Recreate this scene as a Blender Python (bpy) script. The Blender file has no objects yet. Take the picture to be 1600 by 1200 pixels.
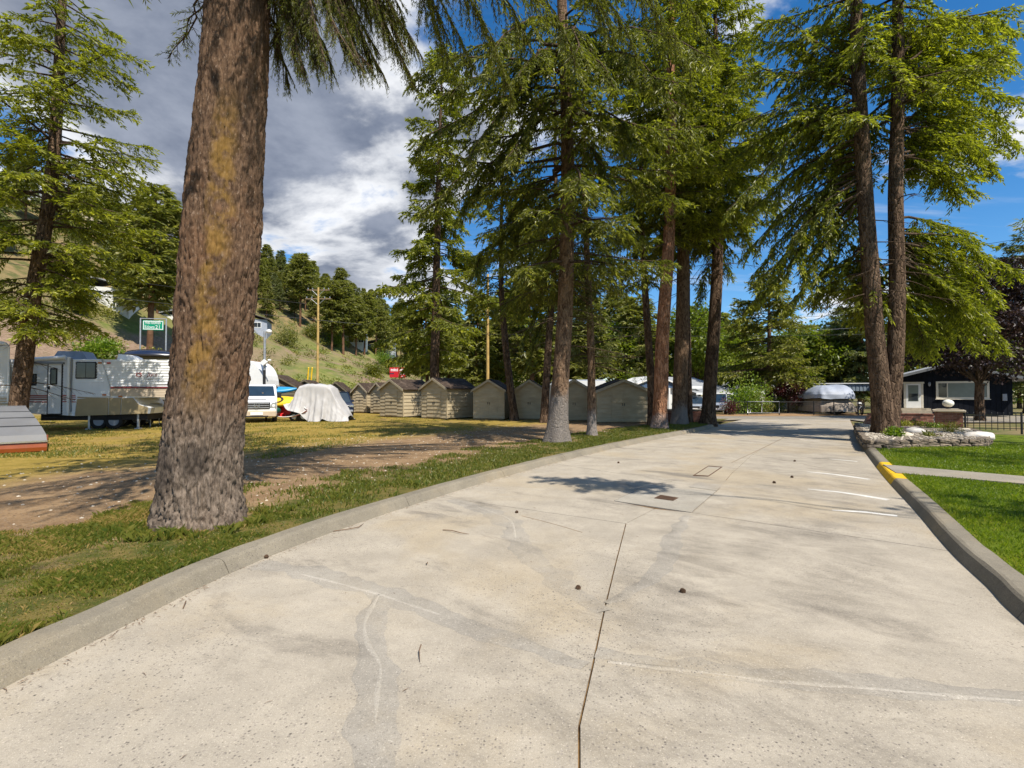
import bpy, bmesh, math, random
import numpy as np
from mathutils import Vector, Matrix

# ------------------------------------------------------------------ camera, sky, sun, exposure
S = bpy.context.scene
COL = S.collection
PI = math.pi
R = math.radians
CAM_H = 1.6
PITCH = R(1.28)
FPX = 760.0                       # focal length in pixels of a 1600 wide picture
cam_d = bpy.data.cameras.new('camera')
cam_d.sensor_width = 36.0
cam_d.lens = FPX / 1600.0 * 36.0
cam_d.clip_start = 0.05
cam_d.clip_end = 6000.0
cam = bpy.data.objects.new('camera', cam_d)
cam.location = (0, 0, CAM_H)
cam.rotation_euler = (PI / 2 + PITCH, 0, 0)
COL.objects.link(cam)
S.camera = cam

SUN_EL = R(54.0)
SUN_XY = Vector((0.59, -0.81)).normalized()          # horizontal direction towards the sun
SUN_DIR = Vector((SUN_XY.x * math.cos(SUN_EL), SUN_XY.y * math.cos(SUN_EL), math.sin(SUN_EL)))
sun_d = bpy.data.lights.new('sun', 'SUN')
sun_d.energy = 4.8
sun_d.angle = R(0.55)
sun_d.color = (1.0, 0.93, 0.82)
sun = bpy.data.objects.new('sun', sun_d)
sun.rotation_euler = SUN_DIR.to_track_quat('Z', 'Y').to_euler()
sun.location = (0, 0, 60)
COL.objects.link(sun)

S.view_settings.view_transform = 'Standard'
S.view_settings.look = 'None'
S.view_settings.exposure = 0.50
S.view_settings.gamma = 1.0
S.view_settings.use_curve_mapping = False
S.cycles.max_bounces = 6
S.cycles.diffuse_bounces = 3
S.cycles.glossy_bounces = 2
S.cycles.transmission_bounces = 4
S.cycles.transparent_max_bounces = 6
S.cycles.caustics_reflective = False
S.cycles.caustics_refractive = False
S.cycles.use_denoising = True

W = bpy.data.worlds.new('World')
S.world = W
W.use_nodes = True


class NT:
    """small helper for node trees"""
    def __init__(self, tree):
        self.t = tree
        self.n = tree.nodes
        self.l = tree.links

    def add(self, kind, **kw):
        nd = self.n.new(kind)
        for k, v in kw.items():
            setattr(nd, k, v)
        return nd

    def put(self, sock, v):
        if hasattr(v, 'is_linked') or isinstance(v, bpy.types.NodeSocket):
            self.l.new(v, sock)
        else:
            if isinstance(v, tuple) and len(v) == 3 and sock.type == 'RGBA':
                v = v + (1.0,)
            sock.default_value = v

    def math(self, op, a, b=0.0, c=None, clamp=False):
        nd = self.add('ShaderNodeMath', operation=op, use_clamp=clamp)
        self.put(nd.inputs[0], a)
        self.put(nd.inputs[1], b)
        if c is not None:
            self.put(nd.inputs[2], c)
        return nd.outputs[0]

    def vmath(self, op, a, b=(0, 0, 0)):
        nd = self.add('ShaderNodeVectorMath', operation=op)
        self.put(nd.inputs[0], a)
        if op == 'SCALE':
            self.put(nd.inputs['Scale'], b)
        else:
            self.put(nd.inputs[1], b)
        return nd.outputs['Value'] if op in ('DOT_PRODUCT', 'LENGTH', 'DISTANCE') else nd.outputs[0]

    def mix(self, f, a, b, mode='MIX'):
        nd = self.add('ShaderNodeMix', data_type='RGBA', blend_type=mode)
        self.put(nd.inputs[0], f)
        self.put(nd.inputs[6], a)
        self.put(nd.inputs[7], b)
        return nd.outputs[2]

    def noise(self, vec, scale, detail=4.0, rough=0.55, dist=0.0, col=False):
        nd = self.add('ShaderNodeTexNoise')
        if vec is not None:
            self.put(nd.inputs['Vector'], vec)
        self.put(nd.inputs['Scale'], scale)
        nd.inputs['Detail'].default_value = detail
        nd.inputs['Roughness'].default_value = rough
        nd.inputs['Distortion'].default_value = dist
        return nd.outputs['Color' if col else 'Fac']

    def voro(self, vec, scale, feature='F1', out='Distance', rnd=1.0):
        nd = self.add('ShaderNodeTexVoronoi', feature=feature)
        self.put(nd.inputs['Vector'], vec)
        self.put(nd.inputs['Scale'], scale)
        nd.inputs['Randomness'].default_value = rnd
        return nd.outputs[out]

    def step(self, v, lo, hi, smooth=True):
        nd = self.add('ShaderNodeMapRange', interpolation_type='SMOOTHSTEP' if smooth else 'LINEAR')
        self.put(nd.inputs['Value'], v)
        self.put(nd.inputs['From Min'], lo)
        self.put(nd.inputs['From Max'], hi)
        return nd.outputs['Result']

    def scale_vec(self, vec, s):
        nd = self.add('ShaderNodeVectorMath', operation='MULTIPLY')
        self.put(nd.inputs[0], vec)
        self.put(nd.inputs[1], s)
        return nd.outputs[0]

    def attr(self, name, out='Fac'):
        nd = self.add('ShaderNodeAttribute', attribute_name=name)
        return nd.outputs[out]

    def bump(self, h, strength=0.4, dist=0.02, normal=None):
        nd = self.add('ShaderNodeBump')
        nd.inputs['Strength'].default_value = strength
        nd.inputs['Distance'].default_value = dist
        self.put(nd.inputs['Height'], h)
        if normal is not None:
            self.put(nd.inputs['Normal'], normal)
        return nd.outputs[0]


SKY_OFF = (6.3, 0.4, 2.0)


def build_world():
    W.node_tree.nodes.clear()
    t = NT(W.node_tree)
    out = t.add('ShaderNodeOutputWorld')
    bg = t.add('ShaderNodeBackground')
    bg.inputs['Strength'].default_value = 0.10
    sky = t.add('ShaderNodeTexSky', sky_type='NISHITA')
    sky.sun_disc = False
    sky.sun_elevation = SUN_EL
    sky.sun_rotation = math.atan2(SUN_XY.x, SUN_XY.y)
    sky.altitude = 400.0
    sky.air_density = 1.0
    sky.dust_density = 0.25
    sky.ozone_density = 3.5
    geo = t.add('ShaderNodeTexCoord')
    d = t.vmath('NORMALIZE', geo.outputs['Generated'])
    sep = t.add('ShaderNodeSeparateXYZ')
    t.put(sep.inputs[0], d)
    dz = t.math('ADD', t.math('MAXIMUM', sep.outputs[2], 0.0), 0.16)
    pr = t.add('ShaderNodeCombineXYZ')
    t.put(pr.inputs[0], t.math('DIVIDE', sep.outputs[0], dz))
    t.put(pr.inputs[1], t.math('DIVIDE', sep.outputs[1], dz))
    p = pr.outputs[0]
    # cumulus: fractal noise on a cloud layer, plus the one large grey bank over the hillside
    n1 = t.noise(t.vmath('ADD', p, SKY_OFF), 1.25, 8.0, 0.58, 0.25)
    bank_c = Vector((-0.45, 1.0, 0.66)).normalized()
    ang = t.vmath('DOT_PRODUCT', d, tuple(bank_c))
    bank = t.step(ang, 0.90, 0.98)
    bank_c2 = Vector((-0.36, 1.0, 0.30)).normalized()
    bank2 = t.step(t.vmath('DOT_PRODUCT', d, tuple(bank_c2)), 0.965, 0.995)
    dens = t.math('ADD', t.math('ADD', n1, t.math('MULTIPLY', bank, 0.21)), t.math('MULTIPLY', bank2, 0.03))
    cover = t.math('MULTIPLY', t.step(dens, 0.515, 0.60), t.step(sep.outputs[2], 0.0, 0.05))
    core = t.math('MULTIPLY', t.step(dens, 0.585, 0.70), t.math('ADD', 0.30, t.math('MULTIPLY', t.step(ang, 0.90, 0.965), 0.70)))
    n2 = t.noise(t.vmath('ADD', p, (9.0, 2.0, 4.0)), 2.4, 6.0, 0.6, 0.2)
    # thin cirrus streaks
    pc = t.scale_vec(p, (0.55, 2.6, 1.0))
    cir = t.math('MULTIPLY', t.step(t.noise(pc, 1.3, 7.0, 0.6, 0.6), 0.50, 0.78), 0.55)
    n2 = t.step(n2, 0.32, 0.68)
    white = t.mix(n2, (5.2, 5.4, 5.8), (7.2, 7.3, 7.5))
    grey = t.mix(n2, (1.15, 1.42, 2.05), (2.7, 3.0, 3.7))
    cloud = t.mix(core, white, grey)
    hsv = t.add('ShaderNodeHueSaturation')
    hsv.inputs['Saturation'].default_value = 1.32
    hsv.inputs['Value'].default_value = 1.15
    t.put(hsv.inputs['Color'], sky.outputs[0])
    c1 = t.mix(cir, hsv.outputs[0], (5.6, 5.9, 6.4))
    c2 = t.mix(cover, c1, cloud)
    t.l.new(c2, bg.inputs['Color'])
    t.l.new(bg.outputs[0], out.inputs['Surface'])


build_world()

# ------------------------------------------------------------------ picture geometry -> metres
CT, ST = math.cos(PITCH), math.sin(PITCH)


def ray(x, y):
    u = (x - 800.0) / FPX
    v = (600.0 - y) / FPX
    return Vector((u, CT - v * ST, ST + v * CT))


def G(x, y, z=0.0):
    """where the ray through photo pixel x, y meets the level z"""
    d = ray(x, y)
    k = (z - CAM_H) / d.z
    return Vector((d.x * k, d.y * k, z))


def D(x, y, dist):
    """the point at distance dist along the road axis on the ray through photo pixel x, y"""
    d = ray(x, y)
    k = dist / d.y
    return Vector((d.x * k, dist, CAM_H + d.z * k))


class Face:
    """an upright plane through two ground points; gives metre coordinates along it"""
    def __init__(self, a, b):
        self.o = Vector((a[0], a[1], 0))
        e = Vector((b[0] - a[0], b[1] - a[1], 0))
        self.len = e.length
        self.e = e.normalized()
        self.n = Vector((self.e.y, -self.e.x, 0))       # towards the viewer
        self.rz = math.atan2(self.e.y, self.e.x)

    def uv(self, x, y):
        d = ray(x, y)
        k = (self.o - Vector((0, 0, CAM_H))).dot(self.n) / d.dot(self.n)
        p = Vector((0, 0, CAM_H)) + d * k
        return ((p - self.o).dot(self.e), p.z)


# ------------------------------------------------------------------ object helpers
def tag(o, label=None, cat=None, group=None, kind=None):
    if label:
        o['label'] = label
    if cat:
        o['category'] = cat
    if group:
        o['group'] = group
    if kind:
        o['kind'] = kind
    return o


def thing(name, loc, label, cat, rz=0.0, group=None):
    o = bpy.data.objects.new(name, None)
    o.empty_display_size = 0.2
    o.location = loc
    o.rotation_euler = (0, 0, rz)
    COL.objects.link(o)
    return tag(o, label, cat, group)


def link(name, me, m=None, parent=None, kind=None):
    if m is not None and not me.materials:
        me.materials.append(m)
    o = bpy.data.objects.new(name, me)
    COL.objects.link(o)
    if parent is not None:
        o.parent = parent
    if kind:
        o['kind'] = kind
    return o


def kids(o):
    return [c for c in bpy.data.objects if c.parent is o]


def dup(o, parent=None, tree=None):
    """a copy of a thing with copies of its parts and sub-parts (mesh data shared)"""
    c = o.copy()
    COL.objects.link(c)
    if parent is not None:
        c.parent = parent
    for ch in (tree[o.name] if tree else kids(o)):
        dup(ch, c, tree)
    return c


class MB:
    """collects vertices and faces, then becomes one mesh object"""
    def __init__(self):
        self.v = []
        self.f = []
        self.sm = []

    def add(self, vs, fs, smooth=False):
        b = len(self.v)
        self.v.extend([tuple(p) for p in vs])
        for q in fs:
            self.f.append([i + b for i in q])
            self.sm.append(smooth)
        return self

    def box(self, x0, x1, y0, y1, z0, z1):
        return self.add([(x0, y0, z0), (x1, y0, z0), (x1, y1, z0), (x0, y1, z0),
                         (x0, y0, z1), (x1, y0, z1), (x1, y1, z1), (x0, y1, z1)],
                        [(3, 2, 1, 0), (4, 5, 6, 7), (0, 1, 5, 4), (1, 2, 6, 5), (2, 3, 7, 6), (3, 0, 4, 7)])

    def bbox(self, x0, x1, y0, y1, z0, z1, b=0.01):
        """box with chamfered edges"""
        bm = bmesh.new()
        bmesh.ops.create_cube(bm, size=1.0)
        for v in bm.verts:
            v.co = Vector(((x0 + x1) / 2 + v.co.x * (x1 - x0), (y0 + y1) / 2 + v.co.y * (y1 - y0),
                           (z0 + z1) / 2 + v.co.z * (z1 - z0)))
        bmesh.ops.bevel(bm, geom=bm.edges[:], offset=b, segments=1, affect='EDGES')
        return self.bm(bm)

    def bm(self, bm, smooth=False):
        bm.verts.index_update()
        self.add([v.co[:] for v in bm.verts], [[v.index for v in f.verts] for f in bm.faces], smooth)
        bm.free()
        return self

    def prism(self, pts, a, b, axis='y'):
        """polygon pts extruded from a to b along an axis; pts lie in the two other axes"""
        n = len(pts)

        def P(p, k):
            return {'y': (p[0], k, p[1]), 'x': (k, p[0], p[1]), 'z': (p[0], p[1], k)}[axis]
        vs = [P(p, a) for p in pts] + [P(p, b) for p in pts]
        fs = [list(range(n)), list(range(2 * n - 1, n - 1, -1))]
        fs += [[(i + 1) % n, i, n + i, n + (i + 1) % n] for i in range(n)]
        return self.add(vs, fs)

    def tube(self, pts, rad, seg=8, smooth=True, cap=True):
        pts = [Vector(p) for p in pts]
        n = len(pts)
        rs = rad if isinstance(rad, (list, tuple, np.ndarray)) else [rad] * n
        vs, fs = [], []
        up = Vector((0, 0, 1))
        for i, p in enumerate(pts):
            d = (pts[min(i + 1, n - 1)] - pts[max(i - 1, 0)])
            d = d.normalized() if d.length > 1e-9 else Vector((0, 0, 1))
            a = d.cross(up)
            if a.length < 0.15:
                a = d.cross(Vector((1, 0, 0)))
            a.normalize()
            b = d.cross(a)
            for k in range(seg):
                t = 2 * PI * k / seg
                vs.append(p + (a * math.cos(t) + b * math.sin(t)) * rs[i])
        for i in range(n - 1):
            for k in range(seg):
                k2 = (k + 1) % seg
                fs.append((i * seg + k, i * seg + k2, (i + 1) * seg + k2, (i + 1) * seg + k))
        self.add(vs, fs, smooth)
        if cap:
            self.add(vs[:seg], [list(range(seg))[::-1]])
            self.add(vs[-seg:], [list(range(seg))])
        return self

    def lathe(self, prof, seg=20, center=(0, 0, 0), smooth=True):
        vs, fs = [], []
        for (r, z) in prof:
            for k in range(seg):
                t = 2 * PI * k / seg
                vs.append((center[0] + r * math.cos(t), center[1] + r * math.sin(t), center[2] + z))
        for i in range(len(prof) - 1):
            for k in range(seg):
                k2 = (k + 1) % seg
                fs.append((i * seg + k, i * seg + k2, (i + 1) * seg + k2, (i + 1) * seg + k))
        return self.add(vs, fs, smooth)

    def wheel(self, c, r, w, axis='y', seg=20):
        """ring of tyre section round an axis"""
        prof = [(r * 0.62, -w / 2), (r * 0.9, -w / 2), (r, -w / 2 + w * 0.18), (r, w / 2 - w * 0.18), (r * 0.9, w / 2), (r * 0.62, w / 2)]
        vs, fs = [], []
        for (q, a) in prof:
            for k in range(seg):
                t = 2 * PI * k / seg
                x, y = q * math.cos(t), q * math.sin(t)
                vs.append((c[0] + x, c[1] + a, c[2] + y) if axis == 'y' else (c[0] + a, c[1] + x, c[2] + y))
        for i in range(len(prof) - 1):
            for k in range(seg):
                k2 = (k + 1) % seg
                fs.append((i * seg + k, i * seg + k2, (i + 1) * seg + k2, (i + 1) * seg + k))
        return self.add(vs, fs, True)

    def disc(self, c, r, axis='y', seg=20, th=0.02):
        vs = []
        for a in (-th / 2, th / 2):
            for k in range(seg):
                t = 2 * PI * k / seg
                x, y = r * math.cos(t), r * math.sin(t)
                vs.append((c[0] + x, c[1] + a, c[2] + y) if axis == 'y' else (c[0] + a, c[1] + x, c[2] + y))
        fs = [list(range(seg))[::-1], list(range(seg, 2 * seg))]
        fs += [(k, (k + 1) % seg, seg + (k + 1) % seg, seg + k) for k in range(seg)]
        return self.add(vs, fs)

    def mesh(self, name, fix=True):
        me = bpy.data.meshes.new(name)
        me.from_pydata(self.v, [], self.f)
        me.polygons.foreach_set('use_smooth', self.sm)
        if fix:
            bm = bmesh.new()
            bm.from_mesh(me)
            bmesh.ops.recalc_face_normals(bm, faces=bm.faces)
            bm.to_mesh(me)
            bm.free()
        me.update()
        return me

    def build(self, name, m, parent=None, kind=None, fix=True):
        return link(name, self.mesh(name, fix), m, parent, kind)


def np_mesh(name, co, faces, attrs=None, smooth=False):
    """fast mesh from arrays: co (N,3), faces (M,k); attrs: point float arrays"""
    me = bpy.data.meshes.new(name)
    co = np.ascontiguousarray(co, dtype=np.float32)
    faces = np.ascontiguousarray(faces, dtype=np.int32)
    M, k = faces.shape
    me.vertices.add(len(co))
    me.vertices.foreach_set('co', co.ravel())
    me.loops.add(M * k)
    me.loops.foreach_set('vertex_index', faces.ravel())
    me.polygons.add(M)
    me.polygons.foreach_set('loop_start', np.arange(0, M * k, k, dtype=np.int32))
    me.polygons.foreach_set('use_smooth', np.full(M, smooth, dtype=bool))
    for nm, arr in (attrs or {}).items():
        a = me.attributes.new(nm, 'FLOAT', 'POINT')
        a.data.foreach_set('value', np.ascontiguousarray(arr, dtype=np.float32))
    me.update(calc_edges=True)
    return me


def grid_faces(nr, nc, wrap=False):
    i = np.arange(nr - 1)[:, None]
    j = np.arange(nc if wrap else nc - 1)[None, :]
    j2 = (j + 1) % nc
    return np.stack([i * nc + j, i * nc + j2, (i + 1) * nc + j2, (i + 1) * nc + j], -1).reshape(-1, 4)


# ------------------------------------------------------------------ numpy noise
def _h(ix, iy, iz, s=0):
    n = (ix.astype(np.int64) * 374761393 + iy.astype(np.int64) * 668265263 + iz.astype(np.int64) * 2147483647 + s * 974634) & 0xffffffff
    n = ((n ^ (n >> 13)) * 1274126177) & 0xffffffff
    n = ((n ^ (n >> 16)) * 2246822519) & 0xffffffff
    return ((n ^ (n >> 15)) & 0xffffff) / float(0xffffff)


def vnoise(p, s=0):
    p = np.asarray(p, dtype=np.float64)
    i = np.floor(p).astype(np.int64)
    f = p - i
    f = f * f * (3 - 2 * f)
    r = 0
    for dx in (0, 1):
        for dy in (0, 1):
            for dz in (0, 1):
                w = (f[:, 0] if dx else 1 - f[:, 0]) * (f[:, 1] if dy else 1 - f[:, 1]) * (f[:, 2] if dz else 1 - f[:, 2])
                r = r + w * _h(i[:, 0] + dx, i[:, 1] + dy, i[:, 2] + dz, s)
    return r


def fbm(p, oct=4, s=0):
    a, r, t = 0.5, 0.0, 0.0
    p = np.asarray(p, dtype=np.float64)
    for k in range(oct):
        r = r + a * vnoise(p, s + k)
        t += a
        p = p * 2.03
        a *= 0.5
    return r / t


def cells(p, s=0):
    """F1 and F2 of a cellular pattern"""
    i = np.floor(p).astype(np.int64)
    f1 = np.full(len(p), 9.0)
    f2 = np.full(len(p), 9.0)
    for dx in (-1, 0, 1):
        for dy in (-1, 0, 1):
            for dz in (-1, 0, 1):
                c = i + np.array([dx, dy, dz])
                q = np.stack([_h(c[:, 0], c[:, 1], c[:, 2], s + k) for k in (11, 12, 13)], 1) + c
                d = np.sqrt(((q - p) ** 2).sum(1))
                m = d < f1
                f2 = np.where(m, f1, np.minimum(f2, d))
                f1 = np.where(m, d, f1)
    return f1, f2


# ------------------------------------------------------------------ materials
def new_mat(name):
    m = bpy.data.materials.new(name)
    m.use_nodes = True
    m.node_tree.nodes.clear()
    t = NT(m.node_tree)
    out = t.add('ShaderNodeOutputMaterial')
    return m, t, out


def principled(t, out, col, rough=0.8, spec=0.3, metal=0.0, normal=None):
    b = t.add('ShaderNodeBsdfPrincipled')
    t.put(b.inputs['Base Color'], col)
    t.put(b.inputs['Roughness'], rough)
    b.inputs['Specular IOR Level'].default_value = spec
    b.inputs['Metallic'].default_value = metal
    if normal is not None:
        t.put(b.inputs['Normal'], normal)
    t.l.new(b.outputs[0], out.inputs['Surface'])
    return b


def objco(t):
    return t.add('ShaderNodeTexCoord').outputs['Object']


def wpos(t):
    return t.add('ShaderNodeNewGeometry').outputs['Position']


def paint(name, col, rough=0.5, var=0.12, scale=3.0, spec=0.35, metal=0.0, bump=0.0, dirt=0.0):
    """a painted or plain surface with mottling, slight wear and fine relief"""
    m, t, out = new_mat(name)
    p = objco(t)
    n = t.noise(p, scale, 6.0, 0.6)
    c = t.mix(t.step(n, 0.3, 0.7), tuple(k * (1 - var) for k in col), tuple(min(1, k * (1 + var)) for k in col))
    if dirt > 0:
        d = t.noise(t.scale_vec(p, (4.0, 4.0, 0.7)), 1.6, 5.0, 0.65)
        c = t.mix(t.math('MULTIPLY', t.step(d, 0.5, 0.75), dirt), c, (0.16, 0.13, 0.09))
    nrm = None
    if bump > 0:
        nrm = t.bump(t.noise(p, scale * 14, 4.0, 0.6), bump, 0.01)
    principled(t, out, c, t.math('ADD', t.math('MULTIPLY', n, 0.2), rough - 0.1), spec, metal, nrm)
    return m


def glass_mat(name, col=(0.02, 0.025, 0.03), rough=0.06):
    m, t, out = new_mat(name)
    n = t.noise(objco(t), 2.0, 3.0)
    principled(t, out, t.mix(n, col, tuple(k * 2.2 for k in col)), rough, 0.6)
    return m


def leaf_mat(name, dark, mid, tip, trans=0.35):
    """foliage: each blade or leaf carries its own tint number (old growth .. new growth)"""
    m, t, out = new_mat(name)
    a = t.attr('tint')
    c = t.mix(t.step(a, 0.0, 0.55, False), dark, mid)
    c = t.mix(t.step(a, 0.6, 1.0, False), c, tip)
    d = t.add('ShaderNodeBsdfDiffuse')
    t.put(d.inputs[0], c)
    tr = t.add('ShaderNodeBsdfTranslucent')
    t.put(tr.inputs[0], t.mix(1.0, c, (1.25, 1.35, 0.6), 'MULTIPLY'))
    mx = t.add('ShaderNodeMixShader')
    mx.inputs[0].default_value = trans
    t.l.new(d.outputs[0], mx.inputs[1])
    t.l.new(tr.outputs[0], mx.inputs[2])
    gl = t.add('ShaderNodeBsdfGlossy')
    gl.inputs['Roughness'].default_value = 0.45
    m2 = t.add('ShaderNodeMixShader')
    m2.inputs[0].default_value = 0.035
    t.l.new(mx.outputs[0], m2.inputs[1])
    t.l.new(gl.outputs[0], m2.inputs[2])
    t.l.new(m2.outputs[0], out.inputs['Surface'])
    return m


def bark_mat(name, dark, light, scale=1.0, grey=None, grey_h=1.2, lichen=0.0, bump=0.9):
    m, t, out = new_mat(name)
    p = objco(t)
    w = t.noise(p, 3.0 * scale, 3.0, 0.5, 0.0, True)
    pw = t.vmath('ADD', p, t.vmath('SCALE', w, 0.10))
    pv = t.scale_vec(pw, (1.0, 1.0, 0.28))
    v = t.voro(pv, 13.0 * scale, 'DISTANCE_TO_EDGE')
    plate = t.step(v, 0.02, 0.16)
    n = t.noise(t.scale_vec(p, (1, 1, 0.4)), 22.0 * scale, 6.0, 0.65)
    rnd = t.voro(pv, 13.0 * scale, 'F1', 'Color')
    rs = t.add('ShaderNodeSeparateColor')
    t.put(rs.inputs[0], rnd)
    f = t.math('ADD', t.math('MULTIPLY', n, 0.75), t.math('MULTIPLY', rs.outputs[0], 0.3))
    c = t.mix(t.step(f, 0.3, 0.72), dark, light)
    if grey is not None:
        sz = t.add('ShaderNodeSeparateXYZ')
        t.put(sz.inputs[0], p)
        hz = t.math('ADD', sz.outputs[2], t.math('MULTIPLY', t.math('SUBTRACT', t.noise(p, 2.2, 5.0, 0.6), 0.5), 1.5))
        g = t.math('SUBTRACT', 1.0, t.step(hz, grey_h - 0.25, grey_h + 0.35))
        c = t.mix(t.math('MULTIPLY', g, 0.85), c, t.mix(n, tuple(k * 0.55 for k in grey), grey))
    if lichen > 0:
        l = t.step(t.noise(p, 2.6 * scale, 6.0, 0.65, 0.5), 0.56, 0.68)
        c = t.mix(t.math('MULTIPLY', l, lichen), c, (0.20, 0.17, 0.055))
    h = t.math('ADD', t.math('MULTIPLY', plate, 1.0), t.math('MULTIPLY', n, 0.55))
    principled(t, out, c, 0.95, 0.12, 0.0, t.bump(h, bump, 0.05))
    return m

# ------------------------------------------------------------------ shared materials
M = {}
M['white'] = paint('white_paint', (0.78, 0.78, 0.76), 0.4, 0.05, 1.5, 0.4)
M['rv_white'] = paint('rv_white', (0.74, 0.75, 0.75), 0.35, 0.05, 1.2, 0.45, dirt=0.10)
M['beige'] = paint('beige_panel', (0.36, 0.28, 0.155), 0.6, 0.08, 2.0)
M['beige2'] = paint('beige_siding', (0.50, 0.41, 0.30), 0.55, 0.06, 2.0)
M['tan'] = paint('tan_trim', (0.38, 0.32, 0.22), 0.7, 0.1, 3.0)
M['black'] = paint('black_plastic', (0.018, 0.018, 0.02), 0.55, 0.2, 4.0)
M['dark'] = paint('dark_underbody', (0.02, 0.019, 0.018), 0.8, 0.3, 4.0)
M['rubber'] = paint('rubber', (0.022, 0.021, 0.02), 0.85, 0.2, 6.0)
M['metal'] = paint('galvanised_metal', (0.42, 0.43, 0.44), 0.42, 0.15, 5.0, 0.5, 0.6)
M['grey'] = paint('grey_plastic', (0.25, 0.27, 0.30), 0.5, 0.12, 3.0)
M['glass'] = glass_mat('window_glass')
M['bluglass'] = glass_mat('windscreen_glass', (0.012, 0.022, 0.034), 0.08)
M['maroon'] = paint('maroon_stripe', (0.16, 0.03, 0.035), 0.4, 0.05)
M['pinkstripe'] = paint('rose_stripe', (0.42, 0.14, 0.13), 0.4, 0.05)
M['redlamp'] = paint('red_lamp', (0.35, 0.02, 0.015), 0.25, 0.05)
M['amber'] = paint('amber_lamp', (0.45, 0.15, 0.03), 0.25, 0.05)
M['orange'] = paint('orange_gelcoat', (0.27, 0.062, 0.014), 0.35, 0.10, 2.0, 0.5, dirt=0.25)
M['lidgrey'] = paint('grey_fibreglass', (0.16, 0.16, 0.163), 0.5, 0.12, 1.2, 0.4, dirt=0.2)
M['chrome'] = paint('bright_metal', (0.65, 0.66, 0.68), 0.2, 0.05, 3.0, 0.5, 0.9)
M['van'] = paint('van_paint', (0.76, 0.77, 0.78), 0.2, 0.03, 1.0, 0.5)
M['silver'] = paint('silver_paint', (0.42, 0.45, 0.48), 0.25, 0.05, 1.0, 0.5, 0.4)
M['navy'] = paint('dark_blue_paint', (0.012, 0.02, 0.045), 0.25, 0.1, 1.0, 0.5)
M['yellow'] = paint('kayak_yellow', (0.70, 0.46, 0.02), 0.35, 0.08, 2.0)
M['red'] = paint('canoe_red', (0.55, 0.03, 0.03), 0.35, 0.10, 2.0)
M['blue'] = paint('kayak_blue', (0.02, 0.24, 0.48), 0.35, 0.08, 2.0)
M['teal'] = paint('canoe_green', (0.01, 0.13, 0.10), 0.4, 0.12, 2.0)
M['timber'] = paint('old_timber', (0.20, 0.14, 0.08), 0.85, 0.3, 6.0)
M['pole'] = paint('pole_timber', (0.46, 0.31, 0.11), 0.85, 0.18, 2.0, 0.2, bump=0.3)
M['sign_green'] = paint('sign_green', (0.0, 0.26, 0.14), 0.4, 0.04, 1.0)
M['sign_red'] = paint('sign_red', (0.48, 0.012, 0.02), 0.4, 0.06, 1.0)
M['concrete_cap'] = paint('concrete_cap', (0.42, 0.36, 0.27), 0.85, 0.12, 4.0, bump=0.3)
M['iron'] = paint('black_iron', (0.012, 0.012, 0.013), 0.5, 0.2, 5.0)
M['roof_grey'] = paint('grey_shingle', (0.27, 0.28, 0.29), 0.9, 0.18, 2.5, bump=0.5)
M['wall_white'] = paint('white_stucco', (0.68, 0.68, 0.65), 0.85, 0.05, 1.5, bump=0.2)
M['wall_blue'] = paint('blue_siding', (0.055, 0.10, 0.18), 0.7, 0.12, 2.0)
M['carport'] = paint('grey_blue_metal', (0.20, 0.25, 0.30), 0.5, 0.08, 2.0)
M['tarp_grey'] = paint('blue_grey_tarp', (0.33, 0.36, 0.42), 0.55, 0.08, 2.0, bump=0.2)
M['tarp_tan'] = paint('tan_cover', (0.30, 0.25, 0.20), 0.8, 0.12, 2.0, bump=0.2)
M['tarp_white'] = paint('white_tarp', (0.45, 0.44, 0.435), 0.6, 0.08, 1.5, 0.2, bump=0.25)
M['house_dark'] = paint('dark_navy_boards', (0.009, 0.011, 0.016), 0.8, 0.25, 3.0, 0.1)
M['trim_cream'] = paint('cream_trim', (0.66, 0.61, 0.50), 0.6, 0.06)
M['blind'] = paint('window_blind', (0.16, 0.19, 0.165), 0.35, 0.1, 2.0, 0.6)
M['globe'] = paint('lamp_globe', (0.80, 0.77, 0.68), 0.18, 0.10, 6.0, 0.5)
M['wire'] = paint('wire', (0.02, 0.02, 0.022), 0.5, 0.1)
M['wire_lit'] = paint('sunlit_wire', (0.30, 0.31, 0.33), 0.5, 0.1)  # paler copy of the wire, with sunlight put into its colour
M['cone'] = paint('pine_cone', (0.085, 0.05, 0.028), 0.9, 0.4, 20.0)
M['twig'] = paint('dry_twig', (0.16, 0.10, 0.06), 0.9, 0.3, 12.0)
M['rust'] = paint('rusty_iron', (0.10, 0.055, 0.032), 0.85, 0.3, 12.0, bump=0.4)
M['yellow_paint'] = paint('yellow_kerb_paint', (0.72, 0.43, 0.01), 0.7, 0.14, 7.0, bump=0.3, dirt=0.25)


def siding_mat(name, a, b):
    m, t, out = new_mat(name)
    p = objco(t)
    n = t.noise(t.scale_vec(p, (0.6, 0.6, 3.0)), 2.0, 5.0, 0.6)
    g = t.noise(t.scale_vec(p, (2.0, 2.0, 30.0)), 3.0, 3.0, 0.6)
    c = t.mix(t.step(n, 0.3, 0.7), a, b)
    c = t.mix(t.math('MULTIPLY', g, 0.3), c, tuple(k * 0.6 for k in a))
    principled(t, out, c, 0.75, 0.2, 0.0, t.bump(g, 0.2, 0.01))
    return m


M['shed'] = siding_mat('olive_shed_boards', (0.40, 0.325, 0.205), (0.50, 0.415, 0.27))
M['shed_dark'] = siding_mat('brown_shed_boards', (0.13, 0.11, 0.075), (0.17, 0.145, 0.10))


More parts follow.
